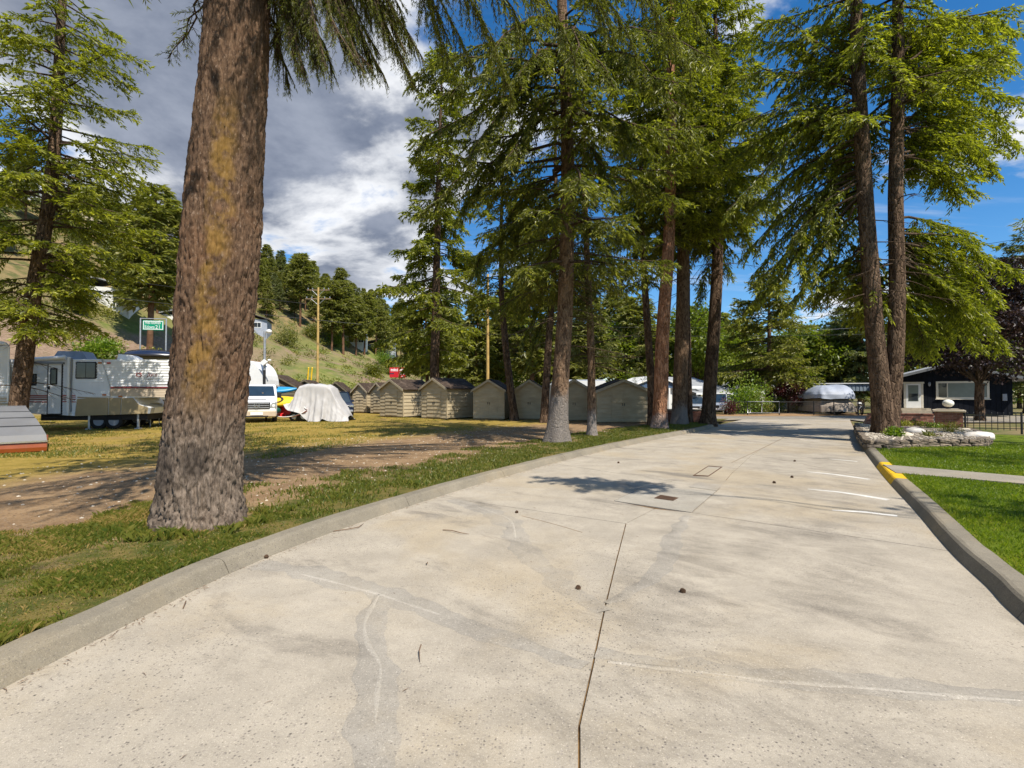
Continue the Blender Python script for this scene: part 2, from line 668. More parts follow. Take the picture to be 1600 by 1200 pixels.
def shingle_mat(name, a, b):
    m, t, out = new_mat(name)
    p = objco(t)
    n = t.noise(p, 3.0, 6.0, 0.65)
    br = t.add('ShaderNodeTexBrick')
    t.put(br.inputs['Vector'], p)
    br.inputs['Scale'].default_value = 5.0
    br.inputs['Mortar Size'].default_value = 0.012
    br.inputs['Color1'].default_value = a + (1,)
    br.inputs['Color2'].default_value = b + (1,)
    br.inputs['Mortar'].default_value = tuple(k * 0.5 for k in a) + (1,)
    c = t.mix(t.step(n, 0.45, 0.75), br.outputs[0], tuple(min(1, k * 1.7) for k in b))
    principled(t, out, c, 0.95, 0.1, 0.0, t.bump(n, 0.4, 0.02))
    return m


M['shingle'] = shingle_mat('brown_shingle', (0.045, 0.032, 0.025), (0.075, 0.055, 0.042))


def concrete_mat(name, base, speck, stain, fine=1.0):
    """old cast concrete: exposed dark and pale aggregate in worn patches, tyre grime, ochre silt"""
    m, t, out = new_mat(name)
    p = wpos(t)
    big = t.noise(p, 0.33, 6.0, 0.6, 0.4)
    mid = t.noise(p, 1.7, 6.0, 0.65)
    fin = t.noise(p, 60.0, 4.0, 0.7)
    grain = t.noise(p, 210.0, 2.0, 0.6)
    c = t.mix(t.step(mid, 0.3, 0.72), tuple(k * 0.82 for k in base), tuple(k * 1.12 for k in base))
    # ochre silt
    c = t.mix(t.math('MULTIPLY', t.step(big, 0.47, 0.62), 0.5), c, (0.37, 0.285, 0.165))
    # grime drawn out along the drive
    g = t.add('ShaderNodeVectorRotate', rotation_type='Z_AXIS')
    t.put(g.inputs['Vector'], p)
    g.inputs['Angle'].default_value = R(-55)
    gs = t.scale_vec(g.outputs[0], (1.5, 0.6, 1.0))
    gr = t.noise(gs, 0.85, 7.0, 0.68, 0.3)
    c = t.mix(t.math('MULTIPLY', t.step(gr, 0.53, 0.70), stain), c, (0.13, 0.115, 0.095))
    # tyre-scrubbed grime where cars pull in along the right kerb
    dk = t.vmath('DOT_PRODUCT', t.vmath('SUBTRACT', p, (4.6, 5.0, 0.0)), (-0.83, 0.56, 0.0))
    dk = t.math('ADD', dk, t.math('MULTIPLY', t.math('SUBTRACT', mid, 0.5), 1.6))
    zone = t.math('MULTIPLY', t.step(dk, 0.15, 0.9), t.math('SUBTRACT', 1.0, t.step(dk, 1.6, 4.2)))
    gz = t.noise(t.scale_vec(g.outputs[0], (2.6, 1.2, 1.0)), 1.0, 8.0, 0.74, 0.5)
    c = t.mix(t.math('MULTIPLY', t.math('MULTIPLY', zone, t.step(gz, 0.42, 0.68)), 0.55 * min(1.0, stain * 1.2)), c, (0.125, 0.108, 0.085))
    # exposed aggregate
    wear = t.step(t.noise(t.vmath('ADD', p, (17, 3, 0)), 0.65, 5.0, 0.6), 0.42, 0.62)
    v = t.voro(p, 58.0, 'F1')
    vc = t.add('ShaderNodeSeparateColor')
    t.put(vc.inputs[0], t.voro(p, 58.0, 'F1', 'Color'))
    stone = t.math('MULTIPLY', t.math('SUBTRACT', 1.0, t.step(v, 0.20, 0.42)), t.step(vc.outputs[0], 0.50, 0.55))
    amt = t.math('MULTIPLY', stone, t.math('ADD', 0.30, t.math('MULTIPLY', wear, 0.65)))
    c = t.mix(amt, c, t.mix(vc.outputs[1], (0.07, 0.062, 0.056), (0.30, 0.26, 0.22)))
    v2 = t.voro(t.vmath('ADD', p, (5, 5, 5)), 24.0, 'F1')
    v2c = t.add('ShaderNodeSeparateColor')
    t.put(v2c.inputs[0], t.voro(t.vmath('ADD', p, (5, 5, 5)), 24.0, 'F1', 'Color'))
    st2 = t.math('MULTIPLY', t.math('SUBTRACT', 1.0, t.step(v2, 0.10, 0.24)), t.step(v2c.outputs[0], 0.86, 0.89))
    c = t.mix(t.math('MULTIPLY', st2, t.math('ADD', 0.1, t.math('MULTIPLY', wear, speck))), c, (0.05, 0.045, 0.04))
    c = t.mix(t.math('MULTIPLY', t.step(fin, 0.35, 0.75), 0.30), c, tuple(k * 1.35 for k in base))
    c = t.mix(t.math('MULTIPLY', t.step(grain, 0.50, 0.70), 0.55), c, tuple(k * 0.42 for k in base))
    blot = t.noise(p, 14.0, 5.0, 0.7)
    c = t.mix(t.math('MULTIPLY', t.step(blot, 0.52, 0.74), 0.42), c, tuple(k * 0.55 for k in base))
    c = t.mix(t.math('MULTIPLY', t.step(t.noise(p, 95.0, 2.0, 0.5), 0.60, 0.72), 0.5), c, tuple(min(1, k * 1.75) for k in base))
    # rare pale scuffs
    sc = t.noise(gs, 5.0, 6.0, 0.7)
    c = t.mix(t.math('MULTIPLY', t.step(sc, 0.69, 0.75), 0.5), c, (0.56, 0.53, 0.48))
    h = t.math('ADD', t.math('MULTIPLY', fin, 0.6), t.math('MULTIPLY', grain, 0.5))
    principled(t, out, c, 0.88, 0.22, 0.0, t.bump(t.math('SUBTRACT', h, t.math('MULTIPLY', amt, 0.5)), 0.35, 0.006))
    return m


M['slab'] = concrete_mat('old_concrete', (0.385, 0.340, 0.272), 0.9, 0.85)
M['patch'] = concrete_mat('smooth_mortar', (0.330, 0.299, 0.250), 0.0, 0.7)
M['pad'] = concrete_mat('newer_concrete', (0.345, 0.315, 0.262), 0.0, 0.25)
M['kerb'] = concrete_mat('kerb_concrete', (0.225, 0.198, 0.150), 0.3, 0.8)
M['path'] = concrete_mat('path_concrete', (0.28, 0.25, 0.20), 0.0, 0.2)
M['street'] = concrete_mat('worn_asphalt', (0.24, 0.215, 0.175), 0.2, 0.3)
M['paintline'] = paint('worn_white_line', (0.60, 0.58, 0.53), 0.8, 0.15, 9.0, bump=0.3)


def joint_mat():
    m, t, out = new_mat('joint_filler')
    n = t.noise(wpos(t), 9.0, 5.0, 0.7)
    principled(t, out, t.mix(t.step(n, 0.35, 0.65), (0.07, 0.042, 0.022), (0.22, 0.135, 0.06)), 0.95, 0.1)
    return m


M['joint'] = joint_mat()
M['pale_mortar'] = concrete_mat('pale_mortar', (0.385, 0.35, 0.295), 0.0, 0.5)


def lot_mat():
    """verge turf, gravel lane and dry yellow grass, laid out by distance from the kerb (attribute d)"""
    m, t, out = new_mat('lot_ground')
    p = wpos(t)
    d = t.attr('d')
    n1 = t.noise(p, 0.45, 6.0, 0.6, 0.5)
    n2 = t.noise(p, 2.6, 6.0, 0.65)
    n3 = t.noise(p, 38.0, 4.0, 0.7)
    n4 = t.noise(t.scale_vec(p, (1, 1, 1)), 120.0, 2.0, 0.6)
    de = t.math('ADD', d, t.math('MULTIPLY', t.math('SUBTRACT', n1, 0.5), 4.2))
    de = t.math('ADD', de, t.math('MULTIPLY', t.math('SUBTRACT', n2, 0.5), 1.8))
    turf = t.mix(t.step(n2, 0.38, 0.62), (0.055, 0.075, 0.014), (0.17, 0.135, 0.04))
    turf = t.mix(t.math('MULTIPLY', t.step(n3, 0.45, 0.7), 0.6), turf, (0.17, 0.125, 0.05))
    v = t.voro(p, 34.0, 'F1')
    vc = t.add('ShaderNodeSeparateColor')
    t.put(vc.inputs[0], t.voro(p, 34.0, 'F1', 'Color'))
    peb = t.math('MULTIPLY', t.math('SUBTRACT', 1.0, t.step(v, 0.22, 0.42)), t.step(vc.outputs[0], 0.55, 0.6))
    dirt = t.mix(t.step(n2, 0.3, 0.7), (0.19, 0.115, 0.058), (0.31, 0.205, 0.11))
    dirt = t.mix(t.math('MULTIPLY', t.step(n3, 0.4, 0.75), 0.5), dirt, (0.36, 0.265, 0.17))
    dirt = t.mix(t.math('MULTIPLY', peb, 0.7), dirt, t.mix(vc.outputs[1], (0.10, 0.075, 0.055), (0.42, 0.35, 0.27)))
    dry = t.mix(t.step(n2, 0.32, 0.68), (0.25, 0.18, 0.035), (0.37, 0.25, 0.065))
    dry = t.mix(t.math('MULTIPLY', t.step(n3, 0.42, 0.72), 0.55), dry, (0.17, 0.155, 0.022))
    dry = t.mix(t.math('MULTIPLY', t.step(n1, 0.52, 0.7), 0.6), dry, (0.27, 0.175, 0.09))
    c = t.mix(t.step(de, 1.1, 2.4), turf, dirt)
    c = t.mix(t.step(de, 6.0, 8.6), c, dry)
    c = t.mix(t.math('MULTIPLY', t.step(n4, 0.5, 0.8), 0.35), c, t.mix(0.5, c, (0.03, 0.025, 0.015)))
    h = t.math('ADD', n3, t.math('MULTIPLY', peb, 0.6))
    principled(t, out, c, 0.95, 0.1, 0.0, t.bump(h, 0.7, 0.03))
    return m


M['lot'] = lot_mat()


def lawn_mat():
    m, t, out = new_mat('lawn_soil')
    p = wpos(t)
    n2 = t.noise(p, 1.8, 6.0, 0.65)
    n3 = t.noise(p, 70.0, 3.0, 0.7)
    c = t.mix(t.step(n2, 0.35, 0.65), (0.09, 0.14, 0.009), (0.14, 0.18, 0.015))
    c = t.mix(t.math('MULTIPLY', t.step(n3, 0.5, 0.75), 0.6), c, (0.10, 0.085, 0.03))
    principled(t, out, c, 0.95, 0.1, 0.0, t.bump(n3, 0.8, 0.03))
    return m


M['lawn'] = lawn_mat()


def hill_mat():
    """grassy highway bank low down, dry tan slope with scrub higher up (attribute s = metres up the slope)"""
    m, t, out = new_mat('hill_ground')
    p = wpos(t)
    s = t.attr('s')
    n1 = t.noise(p, 0.05, 6.0, 0.6, 0.5)
    n2 = t.noise(p, 0.33, 6.0, 0.65)
    n3 = t.noise(p, 2.4, 4.0, 0.7)
    grass = t.mix(t.step(n2, 0.35, 0.65), (0.115, 0.15, 0.035), (0.215, 0.205, 0.065))
    grass = t.mix(t.math('MULTIPLY', t.step(n3, 0.45, 0.7), 0.5), grass, (0.07, 0.10, 0.025))
    earth = t.mix(t.step(n3, 0.3, 0.7), (0.19, 0.125, 0.085), (0.30, 0.215, 0.15))
    band = t.math('MULTIPLY', t.step(n1, 0.44, 0.58), t.step(n2, 0.3, 0.6))
    low = t.mix(band, grass, earth)
    sx = t.add('ShaderNodeSeparateXYZ')
    t.put(sx.inputs[0], p)
    left = t.math('SUBTRACT', 1.0, t.step(sx.outputs[0], -62.0, -44.0))
    cut = t.math('MULTIPLY', t.math('MULTIPLY', t.step(s, 22, 27), t.math('SUBTRACT', 1.0, t.step(s, 38, 44))), left)
    low = t.mix(t.math('MULTIPLY', cut, t.step(n3, 0.2, 0.5)), low, earth)
    high = t.mix(t.step(n2, 0.4, 0.62), (0.25, 0.18, 0.09), (0.10, 0.11, 0.04))
    c = t.mix(t.step(t.math('ADD', s, t.math('MULTIPLY', n2, 14.0)), 50, 64), low, high)
    principled(t, out, c, 0.95, 0.05, 0.0, t.bump(n3, 0.6, 0.3))
    return m


M['hill'] = hill_mat()


def far_ground_mat():
    m, t, out = new_mat('far_ground')
    p = wpos(t)
    n = t.noise(p, 0.3, 6.0, 0.65)
    n3 = t.noise(p, 5.0, 4.0, 0.7)
    c = t.mix(t.step(n, 0.4, 0.6), (0.085, 0.11, 0.03), (0.24, 0.18, 0.095))
    c = t.mix(t.math('MULTIPLY', n3, 0.4), c, (0.12, 0.09, 0.05))
    principled(t, out, c, 0.95, 0.05)
    return m


M['ground'] = far_ground_mat()
M['dirt'] = paint('bare_dirt', (0.30, 0.19, 0.10), 0.95, 0.3, 2.0, 0.1, bump=0.5)

# foliage and bark
M['fir_leaf'] = leaf_mat('fir_needles', (0.090, 0.112, 0.012), (0.235, 0.248, 0.024), (0.47, 0.465, 0.042), 0.52)
M['fir_dark'] = leaf_mat('dark_fir_needles', (0.070, 0.090, 0.013), (0.180, 0.190, 0.024), (0.37, 0.365, 0.04), 0.5)
M['pine_leaf'] = leaf_mat('pine_needles', (0.05, 0.066, 0.016), (0.12, 0.13, 0.03), (0.22, 0.21, 0.055), 0.4)
M['hill_leaf'] = leaf_mat('hill_needles', (0.115, 0.13, 0.030), (0.24, 0.24, 0.055), (0.36, 0.33, 0.09), 0.5)
M['hill_leaf2'] = leaf_mat('bluish_needles', (0.10, 0.125, 0.05), (0.20, 0.215, 0.08), (0.31, 0.30, 0.11), 0.5)
M['bright_leaf'] = leaf_mat('spring_leaves', (0.095, 0.14, 0.012), (0.205, 0.25, 0.02), (0.34, 0.37, 0.04), 0.5)
M['olive_leaf'] = leaf_mat('olive_leaves', (0.075, 0.095, 0.014), (0.185, 0.19, 0.026), (0.32, 0.30, 0.04), 0.45)
M['purple_leaf'] = leaf_mat('purple_leaves', (0.014, 0.008, 0.009), (0.042, 0.021, 0.021), (0.115, 0.06, 0.048), 0.25)
M['red_leaf'] = leaf_mat('red_maple_leaves', (0.04, 0.008, 0.012), (0.085, 0.018, 0.022), (0.17, 0.05, 0.045), 0.3)
M['yellow_leaf'] = leaf_mat('golden_leaves', (0.12, 0.14, 0.01), (0.24, 0.24, 0.015), (0.38, 0.34, 0.03), 0.4)
M['lime_leaf'] = leaf_mat('lime_leaves', (0.08, 0.14, 0.01), (0.18, 0.27, 0.02), (0.33, 0.38, 0.05), 0.4)
M['violet_leaf'] = leaf_mat('violet_flowers', (0.10, 0.015, 0.14), (0.22, 0.03, 0.26), (0.36, 0.10, 0.40), 0.3)
M['grass'] = leaf_mat('grass_blades', (0.12, 0.185, 0.010), (0.23, 0.29, 0.016), (0.40, 0.37, 0.06), 0.48)
M['verge_grass'] = leaf_mat('verge_grass_blades', (0.070, 0.110, 0.012), (0.20, 0.20, 0.03), (0.42, 0.285, 0.10), 0.4)
M['bark'] = bark_mat('fir_bark', (0.055, 0.034, 0.022), (0.185, 0.122, 0.08), 1.0)
M['bark_grey'] = bark_mat('fir_bark_grey_foot', (0.080, 0.048, 0.030), (0.245, 0.160, 0.10), 1.5, (0.27, 0.245, 0.22), 1.45, bump=0.6)
M['bark_grey_low'] = bark_mat('pine_bark_grey_foot', (0.080, 0.048, 0.030), (0.245, 0.160, 0.10), 1.5, (0.32, 0.29, 0.265), 0.85, bump=0.6)
M['bark_orange'] = bark_mat('orange_pine_bark', (0.19, 0.085, 0.045), (0.46, 0.24, 0.14), 0.85, (0.34, 0.28, 0.25), 0.5)
M['bark_small'] = bark_mat('branch_bark', (0.045, 0.030, 0.020), (0.13, 0.09, 0.06), 2.2, bump=0.5)
M['bark_far'] = paint('far_bark', (0.15, 0.085, 0.05), 0.95, 0.35, 1.5, 0.05)
M['deadwood'] = paint('bleached_wood', (0.36, 0.29, 0.20), 0.9, 0.25, 3.0, 0.1, bump=0.3)


# ------------------------------------------------------------------ the kerb lines
def smooth_line(pts, n=160):
    """Catmull-Rom through 2D points, resampled to n points by length"""
    P = [np.array(p[:2], float) for p in pts]
    P = [2 * P[0] - P[1]] + P + [2 * P[-1] - P[-2]]
    out = []
    for i in range(1, len(P) - 2):
        for k in range(24):
            t = k / 24.0
            a, b, c, d = P[i - 1], P[i], P[i + 1], P[i + 2]
            out.append(0.5 * ((2 * b) + (-a + c) * t + (2 * a - 5 * b + 4 * c - d) * t * t + (-a + 3 * b - 3 * c + d) * t ** 3))
    out.append(P[-2])
    out = np.array(out)
    L = np.r_[0, np.cumsum(np.linalg.norm(np.diff(out, axis=0), axis=1))]
    s = np.linspace(0, L[-1], n)
    return np.stack([np.interp(s, L, out[:, 0]), np.interp(s, L, out[:, 1])], 1), s


def left_normals(q):
    d = np.gradient(q, axis=0)
    d /= np.linalg.norm(d, axis=1)[:, None]
    return np.stack([-d[:, 1], d[:, 0]], 1)


LK_px = [(0, 1080), (190, 982), (380, 888), (540, 825), (700, 772), (800, 742), (900, 715), (1000, 692), (1100, 672), (1124, 664)]
LKp = [(-3.05, -7.0), (-3.0, -2.0), (-2.95, 0.8)] + [tuple(G(*p)[:2]) for p in LK_px]
LK, LKs = smooth_line(LKp, 260)
RK_px = [(1600, 978), (1540, 918), (1480, 860), (1425, 795), (1384, 750), (1362, 722), (1345, 697), (1336, 676)]
RKp = [(0.5, -2.5), (1.9, -0.4), (2.6, 1.4)] + [tuple(G(*p)[:2]) for p in RK_px]
RK, RKs = smooth_line(RKp, 220)
LN = left_normals(LK)           # towards the lot
RN = -left_normals(RK)          # towards the lawn


def kerb_profile(face=0.09, top=0.16, h=0.125):
    return [(0.0, -0.05), (0.012, 0.0), (face * 0.75, h - 0.025), (face, h - 0.006), (face + 0.025, h), (face + top, h), (face + top + 0.015, h - 0.02), (face + top + 0.02, -0.05)]


def kerb_piece(q, nrm, i0, i1, prof, gap=0.006, seed=0):
    """one cast length of kerb between line samples i0..i1, with a gap at its ends and chipped arrises"""
    pts = q[i0:i1 + 1].copy()
    nn = nrm[i0:i1 + 1]
    d0 = pts[1] - pts[0]
    pts[0] = pts[0] + d0 / np.linalg.norm(d0) * gap
    d1 = pts[-1] - pts[-2]
    pts[-1] = pts[-1] - d1 / np.linalg.norm(d1) * gap
    # finer samples so that the arris can wander
    t = np.linspace(0, len(pts) - 1, (len(pts) - 1) * 3 + 1)
    k = np.arange(len(pts))
    px = np.stack([np.interp(t, k, pts[:, 0]), np.interp(t, k, pts[:, 1])], 1)
    nx = np.stack([np.interp(t, k, nn[:, 0]), np.interp(t, k, nn[:, 1])], 1)
    mb = MB()
    m = len(prof)
    vs = []
    for a in range(len(px)):
        w = vnoise(np.array([[px[a][0] * 3, px[a][1] * 3, b * 1.7 + seed] for b in range(m)]), 5) - 0.5
        for b, (o, z) in enumerate(prof):
            k2 = 0.012 if 1 < b < 6 else 0.0
            vs.append((px[a][0] + nx[a][0] * (o + w[b] * k2), px[a][1] + nx[a][1] * (o + w[b] * k2), z + w[b] * k2 * 0.8))
    fs = []
    for a in range(len(px) - 1):
        for b in range(m - 1):
            fs.append((a * m + b, a * m + b + 1, (a + 1) * m + b + 1, (a + 1) * m + b))
    mb.add(vs, fs, False)
    mb.add(vs[:m], [list(range(m))])
    mb.add(vs[-m:], [list(range(m))])
    return mb


def nearest(q, p):
    return int(np.argmin(((q - np.array(p[:2])) ** 2).sum(1)))


def make_kerb(name, q, nrm, cuts, yellow=None):
    root = tag(bpy.data.objects.new(name, None), kind='structure')
    COL.objects.link(root)
    for a, b in zip(cuts[:-1], cuts[1:]):
        y = yellow is not None and (a, b) == yellow
        o = kerb_piece(q, nrm, a, b, kerb_profile(), 0.0015 if y else 0.004, a).build('kerb_stone', M['yellow_paint'] if y else M['kerb'], root)
        if y:
            o['label'] = 'kerb length painted yellow at the end of the footpath'
    return root


j0 = nearest(LK, G(372, 893))
step = 20
cuts = sorted(set([j0] + list(range(j0, len(LK) - 1, step)) + list(range(j0, 0, -step)) + [0, len(LK) - 1]))
make_kerb('kerb', LK, LN, cuts)
jr = nearest(RK, G(1588, 966))
ya, yb = nearest(RK, G(1390, 757)), nearest(RK, G(1368, 730))
cuts = [0, jr - 22, jr] + list(range(jr + 18, ya - 6, 18)) + [ya, yb] + list(range(yb + 18, len(RK) - 6, 18)) + [len(RK) - 1]
make_kerb('kerb', RK, RN, cuts, (ya, yb))


# ------------------------------------------------------------------ road slabs
def poly_mesh(pts, z0, z1, name):
    """a slab with the outline pts (2D) from z0 up to z1"""
    bm = bmesh.new()
    lo = [bm.verts.new((p[0], p[1], z1)) for p in pts]
    f = bm.faces.new(lo)
    if z0 is not None:
        r = bmesh.ops.extrude_face_region(bm, geom=[f])
        for v in [g for g in r['geom'] if isinstance(g, bmesh.types.BMVert)]:
            v.co.z = z0
    bmesh.ops.recalc_face_normals(bm, faces=bm.faces)
    bmesh.ops.triangulate(bm, faces=[f for f in bm.faces if len(f.verts) > 4])
    me = bpy.data.meshes.new(name)
    bm.to_mesh(me)
    bm.free()
    if z0 is None:
        for pl in me.polygons:
            if pl.normal.z < 0:
                pl.flip()
    return me


def shrink(pts, g):
    """move an outline inwards by g so that a joint stays open between neighbours"""
    P = [np.array(p[:2], float) for p in pts]
    n = len(P)
    area = sum(P[i][0] * P[(i + 1) % n][1] - P[(i + 1) % n][0] * P[i][1] for i in range(n))
    sgn = 1 if area > 0 else -1
    out = []
    for i in range(n):
        a, b, c = P[i - 1], P[i], P[(i + 1) % n]
        d1 = (b - a) / (np.linalg.norm(b - a) + 1e-9)
        d2 = (c - b) / (np.linalg.norm(c - b) + 1e-9)
        n1 = np.array([-d1[1], d1[0]]) * sgn
        n2 = np.array([-d2[1], d2[0]]) * sgn
        m = n1 + n2
        m = m / (np.linalg.norm(m) + 1e-9)
        k = g / max(0.5, m.dot(n1))
        out.append(tuple(b + m * k))
    return out


road = tag(bpy.data.objects.new('road', None), kind='structure')
COL.objects.link(road)


def g2(x, y):
    p = G(x, y)
    return (p.x, p.y)


JF = [g2(*p) for p in [(905, 1133), (925, 1045), (945, 950), (962, 880), (975, 830), (978, 818), (1023, 795)]]
J_far = [g2(1080, 801), g2(1120, 767), g2(1143, 740), g2(1176, 710), g2(1210, 690), g2(1246, 675)]
J_back = [(-0.62, -7.0), (0.0, 0.0)]
i_c1 = nearest(LK, G(705, 778))
i_c2 = nearest(LK, G(880, 726))
i_c3 = nearest(LK, G(1010, 694))
i_end = len(LK) - 1


def lk(i0, i1):
    st = 2 if i1 > i0 else -2
    return [tuple(LK[i] + LN[i] * 0.03) for i in list(range(i0, i1, st)) + [i1]]


def rk(i0, i1):
    st = 2 if i1 > i0 else -2
    return [tuple(RK[i] + RN[i] * 0.03) for i in list(range(i0, i1, st)) + [i1]]


def slab(outline, z=0.0, gap=0.006):
    return link('concrete_slab', poly_mesh(shrink(outline, gap), z - 0.11, z, 'concrete_slab'), M['slab'], road)


PAD = [g2(958.9, 782.6), g2(1007, 760), g2(1120, 767), g2(1080.6, 801)]
PAD2 = [g2(1076, 761), g2(1089.5, 753.7), g2(1136, 751), g2(1120, 767)]
padA, padB, padC, padD = PAD
# left slabs, near to far
c1 = tuple(JF[5])
slab([J_back[0]] + [J_back[1]] + JF[:6] + lk(i_c1, 0))
j_c2 = g2(1050, 752)
slab([c1, JF[6], padA, padB] + [j_c2] + lk(i_c2, i_c1))
j_c3 = J_far[4]
slab([j_c2, padB, padC, J_far[2], J_far[3], j_c3] + lk(i_c3, i_c2))
far_l = g2(1160, 655.5)
far_r = g2(1328, 655.5)
slab([j_c3, J_far[5]] + [far_l] + lk(i_end, i_c3))
# right slabs
r_c1 = nearest(RK, G(1480, 860))
r_c2 = nearest(RK, G(1384, 750))
slab([J_back[0], (4.0, -7.0), (1.2, -2.3)] + rk(0, r_c1) + [padD, JF[6]] + JF[:6][::-1] + [J_back[1]])
slab([padD] + rk(r_c1, r_c2) + [J_far[3], J_far[2], padC])
slab([J_far[3]] + rk(r_c2, len(RK) - 1) + [far_r, far_l, J_far[5], J_far[4]])
# the drain apron: a newer square of concrete, pieces butted with open joints
link('concrete_apron', poly_mesh(shrink(PAD, 0.008), -0.1, 0.003, 'concrete_apron'), M['pad'], road)
# joint bed under everything
link('joint_bed', poly_mesh([(-4.2, -7), (6, -7), (6, 1)] + [tuple(p + n * 0.1) for p, n in zip(RK[40::6], RN[40::6])] + [far_r, far_l] +
                            [tuple(p + n * 0.1) for p, n in zip(LK[::-6], LN[::-6])], None, -0.012, 'joint_bed'), M['joint'], road)
link('patched_apron', poly_mesh(PAD2, None, 0.0045, 'patched_apron'), M['patch'], road)


def strip(name, px, wid, z, m, parent, seed=0, rag=0.75):
    """ragged-edged band of smooth mortar trowelled over a crack"""
    pts = [g2(*p) for p in px]
    q, s = smooth_line(pts, max(24, int(34 * sum(np.linalg.norm(np.subtract(pts[i + 1], pts[i])) for i in range(len(pts) - 1)))))
    nn = left_normals(q)
    k = len(q)
    a = fbm(np.stack([s * 5.0, np.zeros(k), np.full(k, seed)], 1), 6, 3) - 0.5
    b = fbm(np.stack([s * 5.0, np.ones(k) * 7, np.full(k, seed)], 1), 6, 4) - 0.5
    w = np.interp(np.linspace(0, 1, k), np.linspace(0, 1, len(wid)), wid) / 2
    L = q + nn * (w * (1 + a * 2 * rag))[:, None]
    Rr = q - nn * (w * (1 + b * 2 * rag))[:, None]
    # thin feathered lens so that the trowelled edge is real
    co = np.concatenate([np.c_[L, np.full(k, 0.0006)], np.c_[q + nn * (w * .55)[:, None], np.full(k, z)], np.c_[q - nn * (w * .55)[:, None], np.full(k, z)], np.c_[Rr, np.full(k, 0.0006)]])
    i = np.arange(k - 1)
    f = np.concatenate([np.stack([i + r * k, i + 1 + r * k, i + 1 + (r + 1) * k, i + (r + 1) * k], 1) for r in range(3)])
    f = f[:, ::-1]
    return link(name, np_mesh(name, co, f, smooth=True), m, parent)


strip('repair_strip', [(402, 882), (480, 893), (560, 915), (640, 940), (720, 974), (800, 1002), (870, 1024), (914, 1042)], [.22, .26, .27, .24, .22, .20, .18, .10], .005, M['patch'], road, 1)
strip('repair_strip', [(932, 1018), (1050, 1040), (1200, 1056), (1400, 1075), (1600, 1090), (1720, 1100)], [.10, .18, .2, .18, .16, .15], .005, M['patch'], road, 2)
strip('repair_strip', [(596, 926), (577, 980), (584, 1040), (582, 1133), (590, 1260)], [.14, .20, .22, .2, .2], .0065, M['patch'], road, 3)
strip('repair_strip', [(706, 781), (766, 801), (800, 822), (814, 850), (850, 885), (900, 926), (944, 956)], [.20, .26, .30, .28, .30, .26, .14], .005, M['patch'], road, 4)
strip('repair_strip', [(948, 943), (1000, 915), (1038, 882), (1052, 840), (1074, 806)], [.08, .15, .18, .18, .12], .004, M['patch'], road, 5)
crack_w = [.02, .06, .025, .07, .03, .05, .02]
for k, px in enumerate([[(592, 930), (570, 975), (576, 1010), (594, 1040), (590, 1080), (586, 1133)], [(950, 1034), (1050, 1046), (1180, 1062), (1300, 1072), (1450, 1084), (1600, 1096)],
                        [(470, 897), (540, 915), (600, 932), (690, 962)], [(745, 792), (795, 812), (806, 842)]]):
    strip('crack_ridge', px, crack_w, .0075, M['pale_mortar'], road, 40 + k, 0.9)
# faint saw cuts / hairline cracks and worn white bay lines
for k, (px, w) in enumerate([([(815, 806), (862, 818), (910, 832)], .012), ([(1143, 723), (1192, 700), (1225, 684)], .014)]):
    strip('saw_cut', px, [w, w], .0008, M['joint'], road, 20 + k, 0.2)
for px, w in [([(1300, 797), (1350, 800), (1402, 806)], [.05, .10, .10]), ([(1262, 764), (1320, 770), (1388, 781)], [.04, .11, .12]),
              ([(1262, 737), (1310, 742), (1358, 749)], [.04, .12, .10]), ([(1296, 717), (1340, 721)], [.05, .09]), ([(1250, 687), (1282, 689)], [.08, .08])]:
    strip('bay_line', px, w, .002, M['paintline'], road, w[0] * 100, 0.45)

# the cross street beyond the gate
street = [(-10, 29.5), (g2(1100, 657)[0] - 1, 29.5)] + [far_l, far_r] + [(21, 28.5), (70, 28.5), (70, 38.0), (-10, 38.0)]
tag(link('street', poly_mesh(street, None, -0.004, 'street'), M['street']), kind='structure')


# ------------------------------------------------------------------ terrain
def foot_x(y):
    return -34.0 + 0.2 * (y - 33.0)


def hill_s(x, y):
    return foot_x(y) - x


def hill_h(x, y):
    s = hill_s(x, y)
    h = np.interp(s, [0, 6, 18, 30, 47, 60, 75, 90, 110, 200, 400], [0, 0.5, 3.8, 8.2, 15.5, 25.0, 37.0, 45.0, 48.0, 55.0, 70.0])
    p = np.stack([np.asarray(x, float).ravel() * 0.035, np.asarray(y, float).ravel() * 0.035, np.zeros(np.size(x))], 1)
    n = (fbm(p, 4, 2) - 0.5).reshape(np.shape(x))
    return h + n * np.clip(s / 30.0, 0, 1) * 7.0


def HZ(x, y):
    return float(hill_h(np.array([x]), np.array([y]))[0])


xs = np.concatenate([np.linspace(-420, -160, 40)[:-1], np.linspace(-160, 10, 90)[:-1], np.linspace(10, 400, 24)])
ys = np.concatenate([np.linspace(-60, 20, 14)[:-1], np.linspace(20, 300, 120)[:-1], np.linspace(300, 900, 40)])
XX, YY = np.meshgrid(xs, ys)
HH = hill_h(XX, YY) - 0.08
gm = np_mesh('ground', np.stack([XX, YY, HH], -1).reshape(-1, 3), grid_faces(len(ys), len(xs)), {'s': hill_s(XX, YY).ravel()}, True)
gm.materials.append(M['ground'])
gm.materials.append(M['hill'])
mi = (hill_s(XX, YY)[:-1, :-1] > -2).ravel().astype(np.int32)
gm.polygons.foreach_set('material_index', mi)
go = bpy.data.objects.new('ground', gm)
COL.objects.link(go)
tag(go, kind='structure')
# a wide plain out to the horizon
hz = poly_mesh([(-3000, -3000), (3000, -3000), (3000, 3000), (-3000, 3000)], None, -0.35, 'far_terrain')
tag(link('far_terrain', hz, M['ground']), kind='structure')

